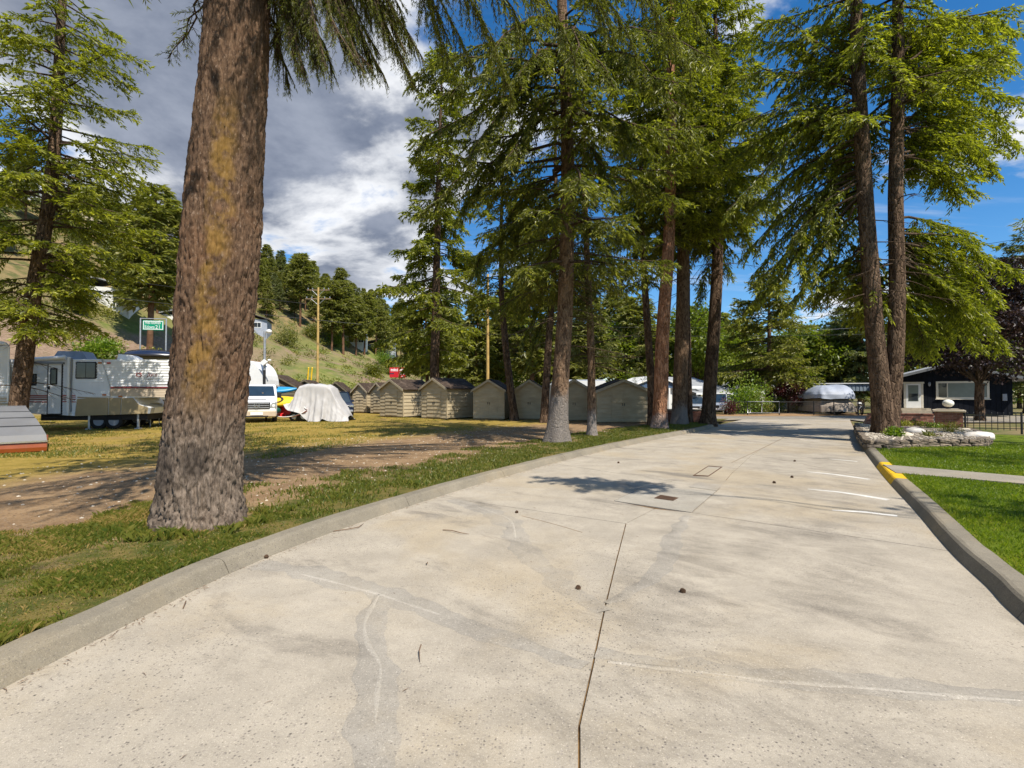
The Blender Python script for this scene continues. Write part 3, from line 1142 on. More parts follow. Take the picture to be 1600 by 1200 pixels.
# the lot: a sheet that follows the kerb outwards (its distance from the kerb is kept for the material)
dd = np.r_[0.20, 0.3, np.arange(0.5, 4, 0.25), np.arange(4, 12, 0.5), np.arange(12, 62, 2.0)]
ext = LK[-1] + np.outer(np.linspace(0.6, 5.0, 8), (LK[-1] - LK[-2]) / np.linalg.norm(LK[-1] - LK[-2]))
LQ = np.concatenate([LK, ext])
LQn = left_normals(LQ)


def lot_z(x, y, d):
    p = np.stack([x.ravel() * 0.8, y.ravel() * 0.8, np.zeros(x.size)], 1)
    return 0.10 + (fbm(p, 4, 9) - 0.5).reshape(x.shape) * 0.07 * np.clip(d / 2.0, 0, 1) + 0.02 * np.clip(1 - d, 0, 1)


LX = LQ[:, 0][:, None] + LQn[:, 0][:, None] * dd[None]
LY = LQ[:, 1][:, None] + LQn[:, 1][:, None] * dd[None]
LZ = lot_z(LX, LY, np.broadcast_to(dd[None], LX.shape))
lm = np_mesh('lot', np.stack([LX, LY, LZ], -1).reshape(-1, 3), grid_faces(len(LQ), len(dd))[:, ::-1], {'d': np.broadcast_to(dd[None], LX.shape).ravel()}, True)
tag(link('lot', lm, M['lot']), kind='structure')

# the lawn on the right with the footpath through it
LAWN_Z = 0.11
ld = np.r_[0.24, 0.4, np.arange(0.7, 26, 0.5)]
RX = RK[:, 0][:, None] + RN[:, 0][:, None] * ld[None]
RY = RK[:, 1][:, None] + RN[:, 1][:, None] * ld[None]
pz = np.stack([RX.ravel() * 0.9, RY.ravel() * 0.9, np.zeros(RX.size)], 1)
RZ = LAWN_Z + (fbm(pz, 3, 31) - 0.5).reshape(RX.shape) * 0.03
wm = np_mesh('lawn', np.stack([RX, RY, RZ], -1).reshape(-1, 3), grid_faces(len(RK), len(ld)), None, True)
tag(link('lawn', wm, M['lawn']), kind='structure')
pa = [G(1383, 726, .135), G(1395, 738, .135)]
pth = [G(1380, 725.5, .135), G(1600, 744, .135), G(1750, 757, .135), G(1800, 776, .135), G(1600, 755.5, .135), G(1400, 738.5, .135)]
path_o = tag(link('footpath', poly_mesh([(p.x, p.y) for p in pth], 0.05, 0.136, 'footpath'), M['path']), kind='structure')
# bare dirt margins and yards beyond the street
tag(link('dirt_margin', poly_mesh([(-2, 36.6), (30, 36.6), (30, 41.5), (-2, 41.5)], None, 0.006, 'dirt_margin'), M['dirt']), kind='structure')

# ------------------------------------------------------------------ conifers
UPZ = np.array([0.0, 0.0, 1.0])


def unit(a):
    return a / (np.linalg.norm(a, axis=-1, keepdims=True) + 1e-9)


def blades_mesh(P, Dv, Ln, Wd, tint, rng, name, roll=1.0):
    """one kite-shaped needle spray or leaf per row: P base, Dv direction, Ln length, Wd width"""
    n = len(P)
    Dv = unit(Dv)
    ref = unit(UPZ[None] + rng.normal(0, 0.55 * roll, (n, 3)))
    side = unit(np.cross(Dv, ref))
    nrm = np.cross(side, Dv)
    mid = P + Dv * (Ln * 0.45)[:, None] + nrm * (Ln * 0.06)[:, None]
    a = mid + side * (Wd / 2)[:, None]
    b = mid - side * (Wd / 2)[:, None]
    tip = P + Dv * Ln[:, None] - UPZ[None] * (Ln * 0.06)[:, None]
    co = np.stack([P, a, tip, b], 1).reshape(-1, 3)
    f = np.arange(n * 4, dtype=np.int32).reshape(-1, 4)
    return np_mesh(name, co, f, {'tint': np.repeat(tint, 4)})


def curve_points(base, az, el, L, sag, up, n=9, wig=0.0, rng=None):
    """a limb: leaves the trunk at elevation el, sags, and lifts again at the tip"""
    t = np.linspace(0, 1, n)
    h = np.cos(el) * L * t
    z = np.sin(el) * L * t - sag * L * (t ** 1.6) + up * L * np.clip(t - 0.65, 0, 1) ** 2 * 3
    azs = az + (rng.normal(0, wig) if rng is not None and wig else 0) * t
    return np.stack([base[0] + h * np.cos(azs), base[1] + h * np.sin(azs), base[2] + z], 1)


FD, FS = 2.25, 1.24          # overall fullness of the needle sprays


class Conifer:
    """wood tubes and needle sprays of one tree, in metres from its foot"""
    def __init__(self, seed):
        self.rng = np.random.default_rng(seed)
        self.P, self.D, self.L, self.W, self.T = [], [], [], [], []
        self.wood = MB()
        self.full = False

    def limb(self, pts, dens=16, blade=(0.13, 0.036), bl_len=0.75, every=0.13, hang=0.35, r0=0.05, start=0.22, twig=0.5, new=0.5, spread=1.0, foliage=True, wood=True):
        rng = self.rng
        d = np.diff(pts, axis=0)
        seg = np.linalg.norm(d, axis=1)
        L = np.r_[0, np.cumsum(seg)]
        tot = L[-1]
        if wood:
            rr = np.linspace(r0, max(0.006, r0 * 0.16), len(pts))
            self.wood.tube(pts, list(rr), 5, True, False)
        every *= 0.72
        dens *= FD
        blade = (blade[0] * FS, blade[1] * FS)
        m = max(3, int(tot * (1 - start) / every))
        t = start + (1 - start) * (np.arange(m) + rng.random(m) * 0.9) / m
        s = np.clip(t, 0, 1) * tot
        B = np.stack([np.interp(s, L, pts[:, k]) for k in range(3)], 1)
        gi = np.clip(np.searchsorted(L, s) - 1, 0, len(d) - 1)
        ax = unit(d[gi])
        sd = unit(np.cross(ax, UPZ[None]))
        sg = np.where(np.arange(m) % 2 == 0, 1.0, -1.0)
        fwd = 0.55 + 0.5 * t
        Bd = ax * fwd[:, None] + sd * (sg * spread * (0.95 - 0.35 * t))[:, None] - UPZ[None] * (hang * (0.4 + rng.random(m)))[:, None]
        Bd = unit(Bd + rng.normal(0, 0.16, (m, 3)))
        bl = bl_len * (0.35 + 0.65 * np.sin(PI * np.clip(0.15 + 0.78 * t, 0, 1))) * (0.6 + 0.7 * rng.random(m))
        # the leader itself is the last branchlet
        B = np.concatenate([B, pts[-2:-1]])
        Bd = np.concatenate([Bd, unit(pts[-1:] - pts[-2:-1])])
        bl = np.r_[bl, bl_len * 0.6]
        t = np.r_[t, 1.0]
        if twig > 0 and wood:
            for k in np.nonzero(rng.random(len(B)) < twig)[0]:
                e = B[k] + Bd[k] * bl[k] * 0.8
                e[2] -= bl[k] * 0.12
                self.wood.tube([B[k], e], [0.009 if r0 > .03 else .006, 0.003], 3, True, False)
        if not foliage:
            return
        cnt = np.maximum(2, (bl * dens * (0.7 + 0.6 * rng.random(len(bl)))).astype(int))
        idx = np.repeat(np.arange(len(B)), cnt)
        n = len(idx)
        u = rng.random(n) ** 0.85
        pos = B[idx] + Bd[idx] * (bl[idx] * u)[:, None] - UPZ[None] * (bl[idx] * 0.22 * u * u)[:, None]
        bs = unit(np.cross(Bd[idx], UPZ[None]))
        sgn = np.where(rng.random(n) < 0.5, 1.0, -1.0)
        dirv = Bd[idx] * 0.75 + bs * (sgn * (0.35 + 0.6 * rng.random(n)))[:, None] + rng.normal(0, 0.28, (n, 3)) - UPZ[None] * (hang * 0.5)
        ln = blade[0] * (0.6 + 0.75 * rng.random(n))
        wd = blade[1] * (0.7 + 0.6 * rng.random(n))
        br = rng.random(len(B))
        tint = 0.15 + 0.35 * rng.random(n) + 0.22 * (br[idx] - 0.3)
        tip = (u > 0.60) & (rng.random(n) < new * (0.35 + 0.65 * t[idx]))
        tint = np.where(tip, 0.62 + 0.38 * rng.random(n), np.clip(tint, 0, 0.6))
        self.P.append(pos)
        self.D.append(dirv)
        self.L.append(ln)
        self.W.append(wd)
        self.T.append(tint)

    def tuft(self, c, rad, n, blade=(0.2, 0.012), axis=None):
        """brush of long pine needles round a shoot"""
        rng = self.rng
        v = unit(rng.normal(0, 1, (n, 3)) + (np.asarray(axis) * 0.9 if axis is not None else 0))
        p0 = np.asarray(c) + v * (rad * 0.1) + rng.normal(0, rad * 0.25, (n, 3))
        self.P.append(p0)
        self.D.append(v)
        self.L.append(blade[0] * (0.7 + 0.6 * rng.random(n)))
        self.W.append(blade[1] * (0.8 + 0.5 * rng.random(n)))
        self.T.append(np.clip(0.1 + 0.5 * rng.random(n) + (rng.random() - 0.5) * 0.4, 0, 1))

    def crown_mesh(self, name='crown'):
        P = np.concatenate(self.P)
        return blades_mesh(P, np.concatenate(self.D), np.concatenate(self.L), np.concatenate(self.W), np.concatenate(self.T), self.rng, name)


def trunk_path(H, lean, top_lean=None, wob=0.06, seed=0, n=26):
    """centre line of a trunk: lean = list of (z, dx, dy) way points"""
    z = np.linspace(-0.25, H, n)
    zs = [p[0] for p in lean]
    x = np.interp(z, zs, [p[1] for p in lean])
    y = np.interp(z, zs, [p[2] for p in lean])
    k = fbm(np.stack([z * 0.25, np.full(n, seed * 3.1), np.zeros(n)], 1), 2, 1) - 0.5
    k2 = fbm(np.stack([z * 0.25, np.full(n, seed * 5.7), np.ones(n)], 1), 2, 2) - 0.5
    env = np.clip(z / 3.0, 0, 1)
    return np.stack([x + k * wob * 2 * env, y + k2 * wob * 2 * env, z], 1)


def trunk_mesh(path, radii, seg=24, rough=0.05, seed=0, rows=None, name='trunk', flare=0.0):
    """tube with an uneven, furrowed outline"""
    rows = rows or len(path) * 3
    z = path[:, 2]
    zi = np.linspace(z[0], z[-1], rows) if rows else z
    cx = np.interp(zi, z, path[:, 0])
    cy = np.interp(zi, z, path[:, 1])
    rr = np.interp(zi, [p[0] for p in radii], [p[1] for p in radii])
    th = np.linspace(0, 2 * PI, seg, endpoint=False)
    T, Z = np.meshgrid(th, zi)
    rad = np.repeat(rr[:, None], seg, 1)
    q = np.stack([np.cos(T).ravel() * 2.2, np.sin(T).ravel() * 2.2, Z.ravel() * 0.9], 1)
    rad = rad * (1 + ((fbm(q, 4, seed) - 0.5) * 2 * rough).reshape(rad.shape))
    if flare:
        lob = 0.5 + 0.5 * np.cos(T * 5 + seed) * 0.6 + 0.4 * (fbm(np.stack([np.cos(T).ravel() * 1.5, np.sin(T).ravel() * 1.5, np.zeros(T.size) + seed], 1), 2, 4).reshape(T.shape) - .5)
        rad = rad + flare * np.exp(-np.clip(Z, 0, 9) / 0.22) * np.clip(lob, 0, 1.2)
    co = np.stack([cx[:, None] + rad * np.cos(T), cy[:, None] + rad * np.sin(T), Z], -1).reshape(-1, 3)
    return np_mesh(name, co, grid_faces(rows, seg, True), None, True)


def fir(loc, H, zb, Rc, lean, radii, seed, label, bark, leaf, n_limbs=120, z_lod=18.0, prof=None, dens=16, blade=(0.14, 0.040), el0=(0.05, 0.35), sag=0.25, dead=8,
        bl_len=0.75, azim=None, group=None, name='fir_tree', hang=0.35, extra=None, seg=24, new=0.5, z0_len=None, gap=0.0, cat='tree', thin=1.0):
    """a fir: trunk, drooping limbs and needle sprays; far above the picture the sprays get coarser"""
    root = thing(name, loc, label, cat, 0.0, group)
    path = trunk_path(H, lean, seed=seed)
    rt = trunk_mesh(path, radii, seg, 0.05, seed, flare=radii[1][1] * 0.35)
    link('trunk', rt, bark, root)
    C = Conifer(seed)
    rng = C.rng
    prof = prof or (lambda u: (0.55 + 0.45 * min(1, u / 0.18)) * (1 - u) ** 0.75 + 0.06)
    zs = np.sort(zb + (H - zb) * rng.random(n_limbs) ** 1.05)
    az = rng.random() * 6.28
    for z in zs:
        u = (z - zb) / (H - zb)
        az += 2.4 + rng.normal(0, 0.5)
        a = az
        if azim is not None:
            a = azim(z, a, rng)
            if a is None:
                continue
        ph = fbm(np.array([[z * 0.45, math.cos(a) * 1.3 + seed, math.sin(a) * 1.3]]), 2, 8)[0]
        if ph < gap:
            continue
        L = Rc * prof(u) * (0.55 + 0.6 * rng.random()) * (0.7 + 0.6 * ph)
        L = max(0.5, L)
        b = np.array([np.interp(z, path[:, 2], path[:, 0]), np.interp(z, path[:, 2], path[:, 1]), z])
        el = el0[0] + (el0[1] - el0[0]) * u + rng.normal(0, 0.12)
        pts = curve_points(b, a, el, L, sag * (0.6 + 0.8 * rng.random()) * (1 - 0.5 * u), 0.10 + 0.1 * rng.random(), 8, 0.35, rng)
        if z >= z_lod and rng.random() < .45:
            continue
        if z < z_lod:
            C.limb(pts, dens, blade, bl_len * (0.6 + 0.4 * min(1, L / 3)), 0.135 * thin, hang, 0.018 + 0.009 * L, twig=0.45, new=new)
        else:
            C.limb(pts, dens * 0.13, (blade[0] * 2.1, blade[1] * 2.2), bl_len, 0.36, hang, 0.018 + 0.009 * L, twig=0.0, new=new)
    for k in range(dead):
        z = max(1.5, zb - 0.3 - 2.8 * rng.random())
        b = np.array([np.interp(z, path[:, 2], path[:, 0]), np.interp(z, path[:, 2], path[:, 1]), z])
        pts = curve_points(b, rng.random() * 6.28, -0.1 + 0.25 * rng.random(), 0.7 + 1.8 * rng.random(), 0.3, 0.1, 7, 0.5, rng)
        C.limb(pts, r0=0.02, twig=1.0, bl_len=0.5, every=0.22, foliage=False)
    if extra:
        extra(C, path)
    C.wood.build('limbs', M['bark_small'], root, 'stuff', fix=False)
    link('crown', C.crown_mesh(), leaf, root, 'stuff')
    return root


def at_path(path, z):
    return np.array([np.interp(z, path[:, 2], path[:, 0]), np.interp(z, path[:, 2], path[:, 1]), z])


def to(b, target, sag=0.12, n=9, rng=None, wig=0.0):
    """a limb from b to a target point, arching a little above the straight line"""
    t = np.linspace(0, 1, n)[:, None]
    p = np.asarray(b)[None] * (1 - t) + np.asarray(target)[None] * t
    L = np.linalg.norm(np.asarray(target) - np.asarray(b))
    p[:, 2] += (np.sin(PI * t[:, 0]) * sag * L)
    if rng is not None and wig:
        p[1:-1, 0] += rng.normal(0, wig, n - 2)
        p[1:-1, 1] += rng.normal(0, wig, n - 2)
    return p


# ---- the great fir beside the kerb in front
T1 = G(321, 815, 0.1)
T1H = 27.0


def t1_lean():
    # centre line read off the trunk at a distance of about six metres
    o = []
    for x, y in [(321, 815), (325, 690), (341, 560), (354, 400), (365, 250), (377, 70)]:
        p = D(x, y, T1.y + 0.12)
        o.append((p.z - 0.1, p.x - T1.x, 0.0))
    o.append((T1H, o[-1][1] + 0.9, 0.4))
    return [(-1, 0, 0)] + o


def great_fir():
    root = thing('fir_tree', T1, 'massive thick-trunked fir with deeply furrowed bark and golden lichen streak, beside the kerb in front', 'tree')
    lean = t1_lean()
    z_hi = 8.6
    rows, cols = 440, 240
    z = np.linspace(-0.15, z_hi, rows)
    path = trunk_path(T1H, lean, wob=0.03, seed=4, n=60)
    cx = np.interp(z, path[:, 2], path[:, 0])
    cy = np.interp(z, path[:, 2], path[:, 1])
    rr = np.interp(z, [-0.2, 0.05, 0.35, 0.9, 1.95, 3.2, 4.4, 5.8, 8.6], [0.455, 0.445, 0.425, 0.412, 0.408, 0.418, 0.392, 0.352, 0.32])
    th = np.linspace(0, 2 * PI, cols, endpoint=False)
    T, Z = np.meshgrid(th, z)
    ct, st = np.cos(T).ravel(), np.sin(T).ravel()
    zr = Z.ravel()
    base = np.repeat(rr[:, None], cols, 1).ravel()
    # broad swellings and root flare
    q = np.stack([ct * 1.6, st * 1.6, zr * 0.8], 1)
    base = base * (1 + (fbm(q, 3, 3) - 0.5) * 0.10)
    base = base + 0.085 * np.exp(-np.clip(zr, 0, 9) / 0.28) * (0.4 + 0.6 * (fbm(np.stack([ct * 2.2, st * 2.2, zr * 0], 1), 2, 6)))
    # plates of bark: warped cellular ridges, elongated upwards
    w = np.stack([fbm(np.stack([ct * 3, st * 3, zr * 2.2], 1), 3, s) - 0.5 for s in (21, 22, 23)], 1)
    pc = np.stack([ct * base * 13, st * base * 13, zr * 1.35], 1) + w * 1.5
    f1, f2 = cells(pc, 1)
    plate = np.clip((f2 - f1) / 0.42, 0, 1)
    pc2 = np.stack([ct * base * 34, st * base * 34, zr * 3.6], 1) + w * 2.6
    g1, g2_ = cells(pc2, 7)
    plate2 = np.clip((g2_ - g1) / 0.4, 0, 1)
    fine = fbm(np.stack([ct * base * 90, st * base * 90, zr * 26], 1), 3, 5)
    dep = np.interp(zr, [0, 2.5, 4.5, 8], [1.0, 0.85, 0.62, 0.5])
    r = base + dep * (0.042 * (plate ** 0.5 - 0.8) + 0.030 * (plate2 ** .7 - 0.7) + 0.034 * (fine - 0.5))
    co = np.stack([np.repeat(cx, cols) + r * ct, np.repeat(cy, cols) + r * st, zr], 1)
    rndp = vnoise(np.floor(pc * 1.0), 2)
    me = np_mesh('trunk', co, grid_faces(rows, cols, True), {'plate': plate * 0.6 + plate2 * 0.4, 'fine': fine}, True)
    m, t, out = new_mat('great_fir_bark')
    p = objco(t)
    sx = t.add('ShaderNodeSeparateXYZ')
    t.put(sx.inputs[0], p)
    n = t.noise(t.scale_vec(p, (1, 1, 0.35)), 30.0, 7.0, 0.72)
    n2 = t.noise(p, 1.6, 5.0, 0.6, 0.3)
    c = t.mix(t.step(n, 0.30, 0.70), (0.052, 0.030, 0.019), (0.185, 0.115, 0.07))
    c = t.mix(t.math('MULTIPLY', t.step(n2, 0.5, 0.7), 0.5), c, (0.20, 0.105, 0.055))
    fl = t.noise(t.scale_vec(t.vmath('ADD', p, (3, 1, 2)), (1, 1, 0.5)), 38.0, 5.0, 0.7)
    c = t.mix(t.math('MULTIPLY', t.step(fl, 0.56, 0.70), 0.75), c, (0.36, 0.265, 0.19))
    c = t.mix(t.math('MULTIPLY', t.step(t.noise(t.scale_vec(p, (1, 1, 0.3)), 24.0, 5.0, 0.7), 0.56, 0.68), 0.6), c, (0.045, 0.027, 0.018))
    hz_ = t.math('ADD', sx.outputs[2], t.math('MULTIPLY', t.math('SUBTRACT', n2, 0.5), 1.6))
    gf = t.math('SUBTRACT', 1.0, t.step(hz_, 0.75, 1.9))
    c = t.mix(t.math('MULTIPLY', gf, 0.8), c, t.mix(t.step(n, 0.3, 0.7), (0.05, 0.039, 0.03), (0.265, 0.215, 0.17)))
    # golden lichen down the face that looks at the road
    lx = t.math('ABSOLUTE', t.math('SUBTRACT', t.math('SUBTRACT', sx.outputs[0], t.math('MULTIPLY', sx.outputs[2], 0.085)), t.math('MULTIPLY', t.math('SUBTRACT', n2, 0.5), 0.35)))
    lf = t.math('SUBTRACT', 1.0, t.step(lx, 0.05, 0.17))
    fy = t.math('SUBTRACT', 1.0, t.step(sx.outputs[1], -0.25, 0.05))
    lz = t.math('MULTIPLY', t.step(sx.outputs[2], 1.1, 1.9), t.math('SUBTRACT', 1.0, t.step(sx.outputs[2], 4.3, 5.2)))
    li = t.math('MULTIPLY', t.math('MULTIPLY', lf, fy), t.math('MULTIPLY', lz, t.step(t.noise(p, 5.0, 5.0, 0.65), 0.36, 0.56)))
    c = t.mix(t.math('MULTIPLY', li, 0.62), c, (0.25, 0.145, 0.03))
    # dappled shade painted into the lower trunk's colour as dark patches
    sc = None
    for (ax, az, ra) in [(-0.36, 1.62, .20), (-0.30, 0.62, .26), (0.10, 0.75, .18)]:
        dx = t.math('SUBTRACT', sx.outputs[0], ax)
        dz = t.math('MULTIPLY', t.math('SUBTRACT', sx.outputs[2], az), 0.65)
        dd_ = t.math('SQRT', t.math('ADD', t.math('MULTIPLY', dx, dx), t.math('MULTIPLY', dz, dz)))
        k = t.math('SUBTRACT', 1.0, t.step(t.math('ADD', dd_, t.math('MULTIPLY', t.math('SUBTRACT', n2, 0.5), 0.25)), ra * 0.3, ra))
        sc = k if sc is None else t.math('MAXIMUM', sc, k)
    c = t.mix(t.math('MULTIPLY', sc, 0.62), c, (0.035, 0.028, 0.024))
    principled(t, out, c, 0.95, 0.15, 0.0, t.bump(n, 0.6, 0.02))
    link('trunk', me, m, root)
    up = path[path[:, 2] > z_hi - 0.3]
    link('upper_trunk', trunk_mesh(up, [(z_hi - .3, 0.35), (z_hi, 0.345), (T1H, 0.04)], 20, 0.05, 2), M['bark'], root)
    # boughs
    C = Conifer(5)
    rng = C.rng
    # fine hanging boughs in the picture, to the right of the trunk (points relative to the foot)
    o = np.array(T1)

    def bough(z, px, py, dist, sag=0.16, **kw):
        tg = np.array(D(px, py, dist)) - o
        C.limb(to(at_path(path, z), tg, sag, 10, rng, 0.05), **kw)
    FILL = [(7.3 + rng.random() * 1.4, 435 + 205 * k / 25.0, -20 + 135 * rng.random(), 5.4 + 2.6 * rng.random()) for k in range(26)]
    fine_kw = dict(dens=46, blade=(0.036, 0.0056), bl_len=0.40, every=0.026, hang=0.85, r0=0.045, start=0.06, twig=0.9, new=0.25, spread=0.75)
    for z, px, py, di in [(7.4, 520, 112, 6.3), (7.7, 600, 118, 6.9), (7.2, 475, 110, 5.6), (8.0, 660, 90, 7.2), (7.0, 450, 128, 6.6), (7.8, 560, 90, 5.9), (8.2, 645, 130, 8.2), (7.2, 495, 92, 6.0), (7.6, 580, 104, 6.6)] + FILL:
        bough(z, px, py, di, **fine_kw)
    mid_kw = dict(dens=42, blade=(0.052, 0.010), bl_len=0.62, every=0.055, hang=0.9, r0=0.05, start=0.15, twig=0.7, new=0.4, spread=0.8)
    for z, px, py, di in [(9.0, 770, 60, 8.5), (9.3, 700, 90, 9.5), (8.8, 860, 20, 8.0), (9.6, 960, 60, 9.5), (9.0, 1060, 60, 8.8), (9.8, 800, 150, 10.5), (9.2, 700, 60, 8.8), (9.4, 900, 90, 9.2), (9.1, 830, 75, 8.3), (9.7, 1000, 95, 9.8), (9.3, 1080, 110, 9.4), (9.6, 640, 70, 9.2), (9.5, 950, 30, 8.6), (9.8, 1120, 80, 10.0), (9.0, 740, 110, 9.6)]:
        bough(z, px, py, di, 0.2, **mid_kw)
    # one bare twiggy shoot on the left of the trunk
    for px, py in [(262, 92), (285, 70)]:
        bough(7.0, px, py, 6.6, 0.05, dens=70, blade=(0.05, 0.006), bl_len=0.28, every=0.12, hang=0.2, r0=0.02, start=0.5, twig=1.0)
    # limbs reaching over the verge and the drive (above the frame) and the rest of the crown
    for k in range(16):
        a = R(-165 + k * 13 + rng.normal(0, 5))
        z = 7.6 + rng.random() * 3.0
        C.limb(curve_points(at_path(path, z), a, 0.0, 2.2 + 2.2 * rng.random(), 0.25, 0.1, 8, 0.3, rng), 30, (0.075, 0.014), 0.7, 0.12, 0.4, 0.05, twig=0.5)
    az = 0.0
    for z in np.linspace(8.5, T1H - 0.3, 80):
        u = (z - 8.5) / (T1H - 8.5)
        az += 2.4 + rng.normal(0, 0.4)
        C.limb(curve_points(at_path(path, z), az, 0.0 + 0.3 * u, max(.5, 3.6 * (1 - u) ** 0.8 * (0.5 + 0.6 * rng.random())), 0.22, 0.1, 7, 0.3, rng), 4.5, (0.26, 0.085), 0.8, 0.28, 0.4, 0.04, twig=0.0)
    C.wood.build('limbs', M['bark_small'], root, 'stuff', fix=False)
    link('crown', C.crown_mesh(), M['fir_dark'], root, 'stuff')
    return root


great_fir()


def lean_px(base_px, z0, dist, pts, H, cont=0.0, dy=0.0):
    """trunk centre line through photo pixels at one distance, relative to the foot"""
    b = Vector(G(base_px[0], base_px[1], z0))
    dist = b.y
    o = [(-1, 0, 0), (0, 0, 0)]
    for x, y in pts:
        p = D(x, y, dist)
        o.append((p.z - z0, p.x - b.x, 0.0))
    o.append((max(H, o[-1][0] + 1), o[-1][1] + cont, dy))
    return b, o


# ---- the leaning fir on the left, in front of the trailers
b = D(22, 690, 17.0)
b.z = 0.1
ln = [(-1, 0, 0), (0, 0, 0)]
for x, y in [(32, 600), (45, 500), (62, 400), (74, 330), (88, 200), (94, 80)]:
    p = D(x, y, 17.0)
    ln.append((p.z - .1, p.x - b.x, 0))
ln.append((24, ln[-1][1] + .3, 0.2))
fir(b, 24.0, 3.9, 3.5, ln, [(-.2, .34), (0, .30), (1, .265), (6, .215), (12, .16), (24, .02)], 11, 'fir with leaning trunk and bright lower boughs, in front of the white trailer',
    M['bark'], M['fir_leaf'], 185, 15.5, dens=17, el0=(-0.02, 0.3), sag=0.22, dead=5, bl_len=0.8, hang=0.3, new=0.75, gap=0.24)

# ---- the row along the kerb
b, ln = lean_px((870, 690), 0.1, 16.9, [(874, 600), (880, 500), (885, 400), (886, 250), (880, 90)], 25, -0.2)


def centre_extra(C, path):
    rng = C.rng
    o = np.array(b)
    # long boughs that hang towards the road and to the left
    for z, px, py, di in [(11.5, 650, 235, 14.5), (12.0, 690, 150, 14.0), (12.5, 730, 250, 13.5), (10.8, 720, 330, 15.2), (9.0, 745, 420, 16.0), (12.5, 810, 120, 12.5), (13.0, 960, 140, 12.5),
                          (12.2, 1060, 130, 12.0), (11.2, 790, 250, 13.5), (10.2, 960, 300, 14.5), (11.0, 1000, 220, 13.5), (8.2, 790, 400, 16.5), (7.4, 960, 420, 16.0), (9.6, 660, 330, 17.0),
                          (13.0, 1080, 200, 13.0), (12.8, 1110, 90, 11.5), (13.2, 900, 110, 11.8), (6.6, 830, 440, 16.2), (12.9, 640, 130, 15.5), (13.5, 760, 100, 12.0)]:
        tg = np.array(D(px, py, di)) - o
        C.limb(to(at_path(path, z), tg, 0.12, 10, rng, 0.12), 22, (0.125, 0.034), 0.85, 0.10, 0.75, 0.06, twig=0.6, start=0.2, new=0.45)


fir(b, 25.0, 5.6, 4.8, ln, [(-.2, .44), (0, .40), (.6, .33), (2.0, .27), (6, .235), (12, .19), (25, .02)], 21, 'thick central fir with pale grey foot to its trunk, beside the kerb',
    M['bark_grey'], M['fir_dark'], 120, 15.5, dens=16, el0=(-0.05, 0.3), sag=0.3, dead=12, bl_len=0.85, hang=0.6, new=0.5, extra=centre_extra, gap=0.2, seg=40)

b4, ln4 = lean_px((925, 680), 0.1, 19.4, [(924, 560), (918, 430), (914, 340), (912, 250)], 15, 0.0)


def low_pine(C, path):
    rng = C.rng
    for k in range(46):
        z = 2.6 + 4.4 * rng.random() ** 1.2
        a = rng.random() * 6.28
        L = (0.8 + 1.5 * rng.random())
        pts = curve_points(at_path(path, z), a, 0.15 + rng.normal(0, .15), L, 0.15, 0.15, 7, 0.3, rng)
        C.wood.tube(pts, list(np.linspace(.022, .006, 7)), 4, True, False)
        for j in range(9):
            t = 0.35 + 0.65 * rng.random()
            i = int(t * 6)
            C.tuft(pts[i] + rng.normal(0, .16, 3), 0.12, 32, (0.22, 0.011), [math.cos(a) * .5, math.sin(a) * .5, .25])
    for k in range(40):
        z = 7.2 + 7.0 * rng.random()
        a = rng.random() * 6.28
        pts = curve_points(at_path(path, z), a, 0.1 + rng.normal(0, .15), 0.6 + 1.4 * rng.random(), 0.15, 0.1, 7, 0.3, rng)
        C.wood.tube(pts, list(np.linspace(.02, .005, 7)), 4, True, False)
        for j in range(4):
            C.tuft(pts[3 + j % 4] + rng.normal(0, .14, 3), 0.12, 26, (0.22, 0.012), [math.cos(a) * .5, math.sin(a) * .5, .25])


root4 = thing('pine_tree', b4, 'slim young pine with grey foot and dark low needles, just beyond the thick central fir', 'tree')
path4 = trunk_path(15.0, ln4, seed=3, wob=.03)
link('trunk', trunk_mesh(path4, [(-.2, .22), (0, .2), (.4, .165), (2, .145), (8, .11), (15, .02)], 22, .05, 3, flare=.06), M['bark_grey_low'], root4)
C4 = Conifer(31)
low_pine(C4, path4)
C4.wood.build('limbs', M['bark_small'], root4, 'stuff', fix=False)
link('crown', C4.crown_mesh(), M['pine_leaf'], root4, 'stuff')

b, ln = lean_px((1030, 670), 0.1, 23.0, [(1034, 590), (1038, 500), (1043, 400), (1047, 300), (1048, 200)], 26, 0.2)
fir(b, 26.0, 9.6, 3.6, ln, [(-.2, .40), (0, .36), (.7, .32), (4, .29), (12, .22), (26, .02)], 41, 'straight orange-barked pine, sunlit trunk bare to a great height', M['bark_orange'], M['fir_leaf'],
    130, 21.0, dens=14, blade=(.17, .046), el0=(-.1, .3), sag=.25, dead=5, bl_len=.85, hang=.5, new=.7, gap=.18, name='pine_tree')

b, ln = lean_px((1061, 663), 0.1, 27.0, [(1062, 590), (1066, 480), (1067, 400), (1070, 200)], 27, 0.2)
fir(b, 27.0, 9.0, 4.2, ln, [(-.2, .45), (0, .42), (.8, .37), (5, .33), (12, .26), (27, .02)], 51, 'dark reddish fir right of the orange-barked pine, partly hiding a thinner trunk', M['bark_grey_low'], M['fir_leaf'],
    145, 24.0, dens=13, blade=(.19, .05), el0=(-.1, .3), sag=.3, dead=8, bl_len=.9, hang=.6, new=.65, gap=.15)
b, ln = lean_px((1076, 660), 0.1, 29.0, [(1074, 560), (1073, 450), (1074, 250)], 22, 0.2)
fir(b, 22.0, 10.0, 2.6, ln, [(-.2, .26), (0, .22), (5, .19), (12, .14), (22, .02)], 52, 'thin dark fir trunk half hidden behind the reddish fir', M['bark'], M['fir_leaf'], 50, 24.0, dens=11, blade=(.2, .055), dead=6)

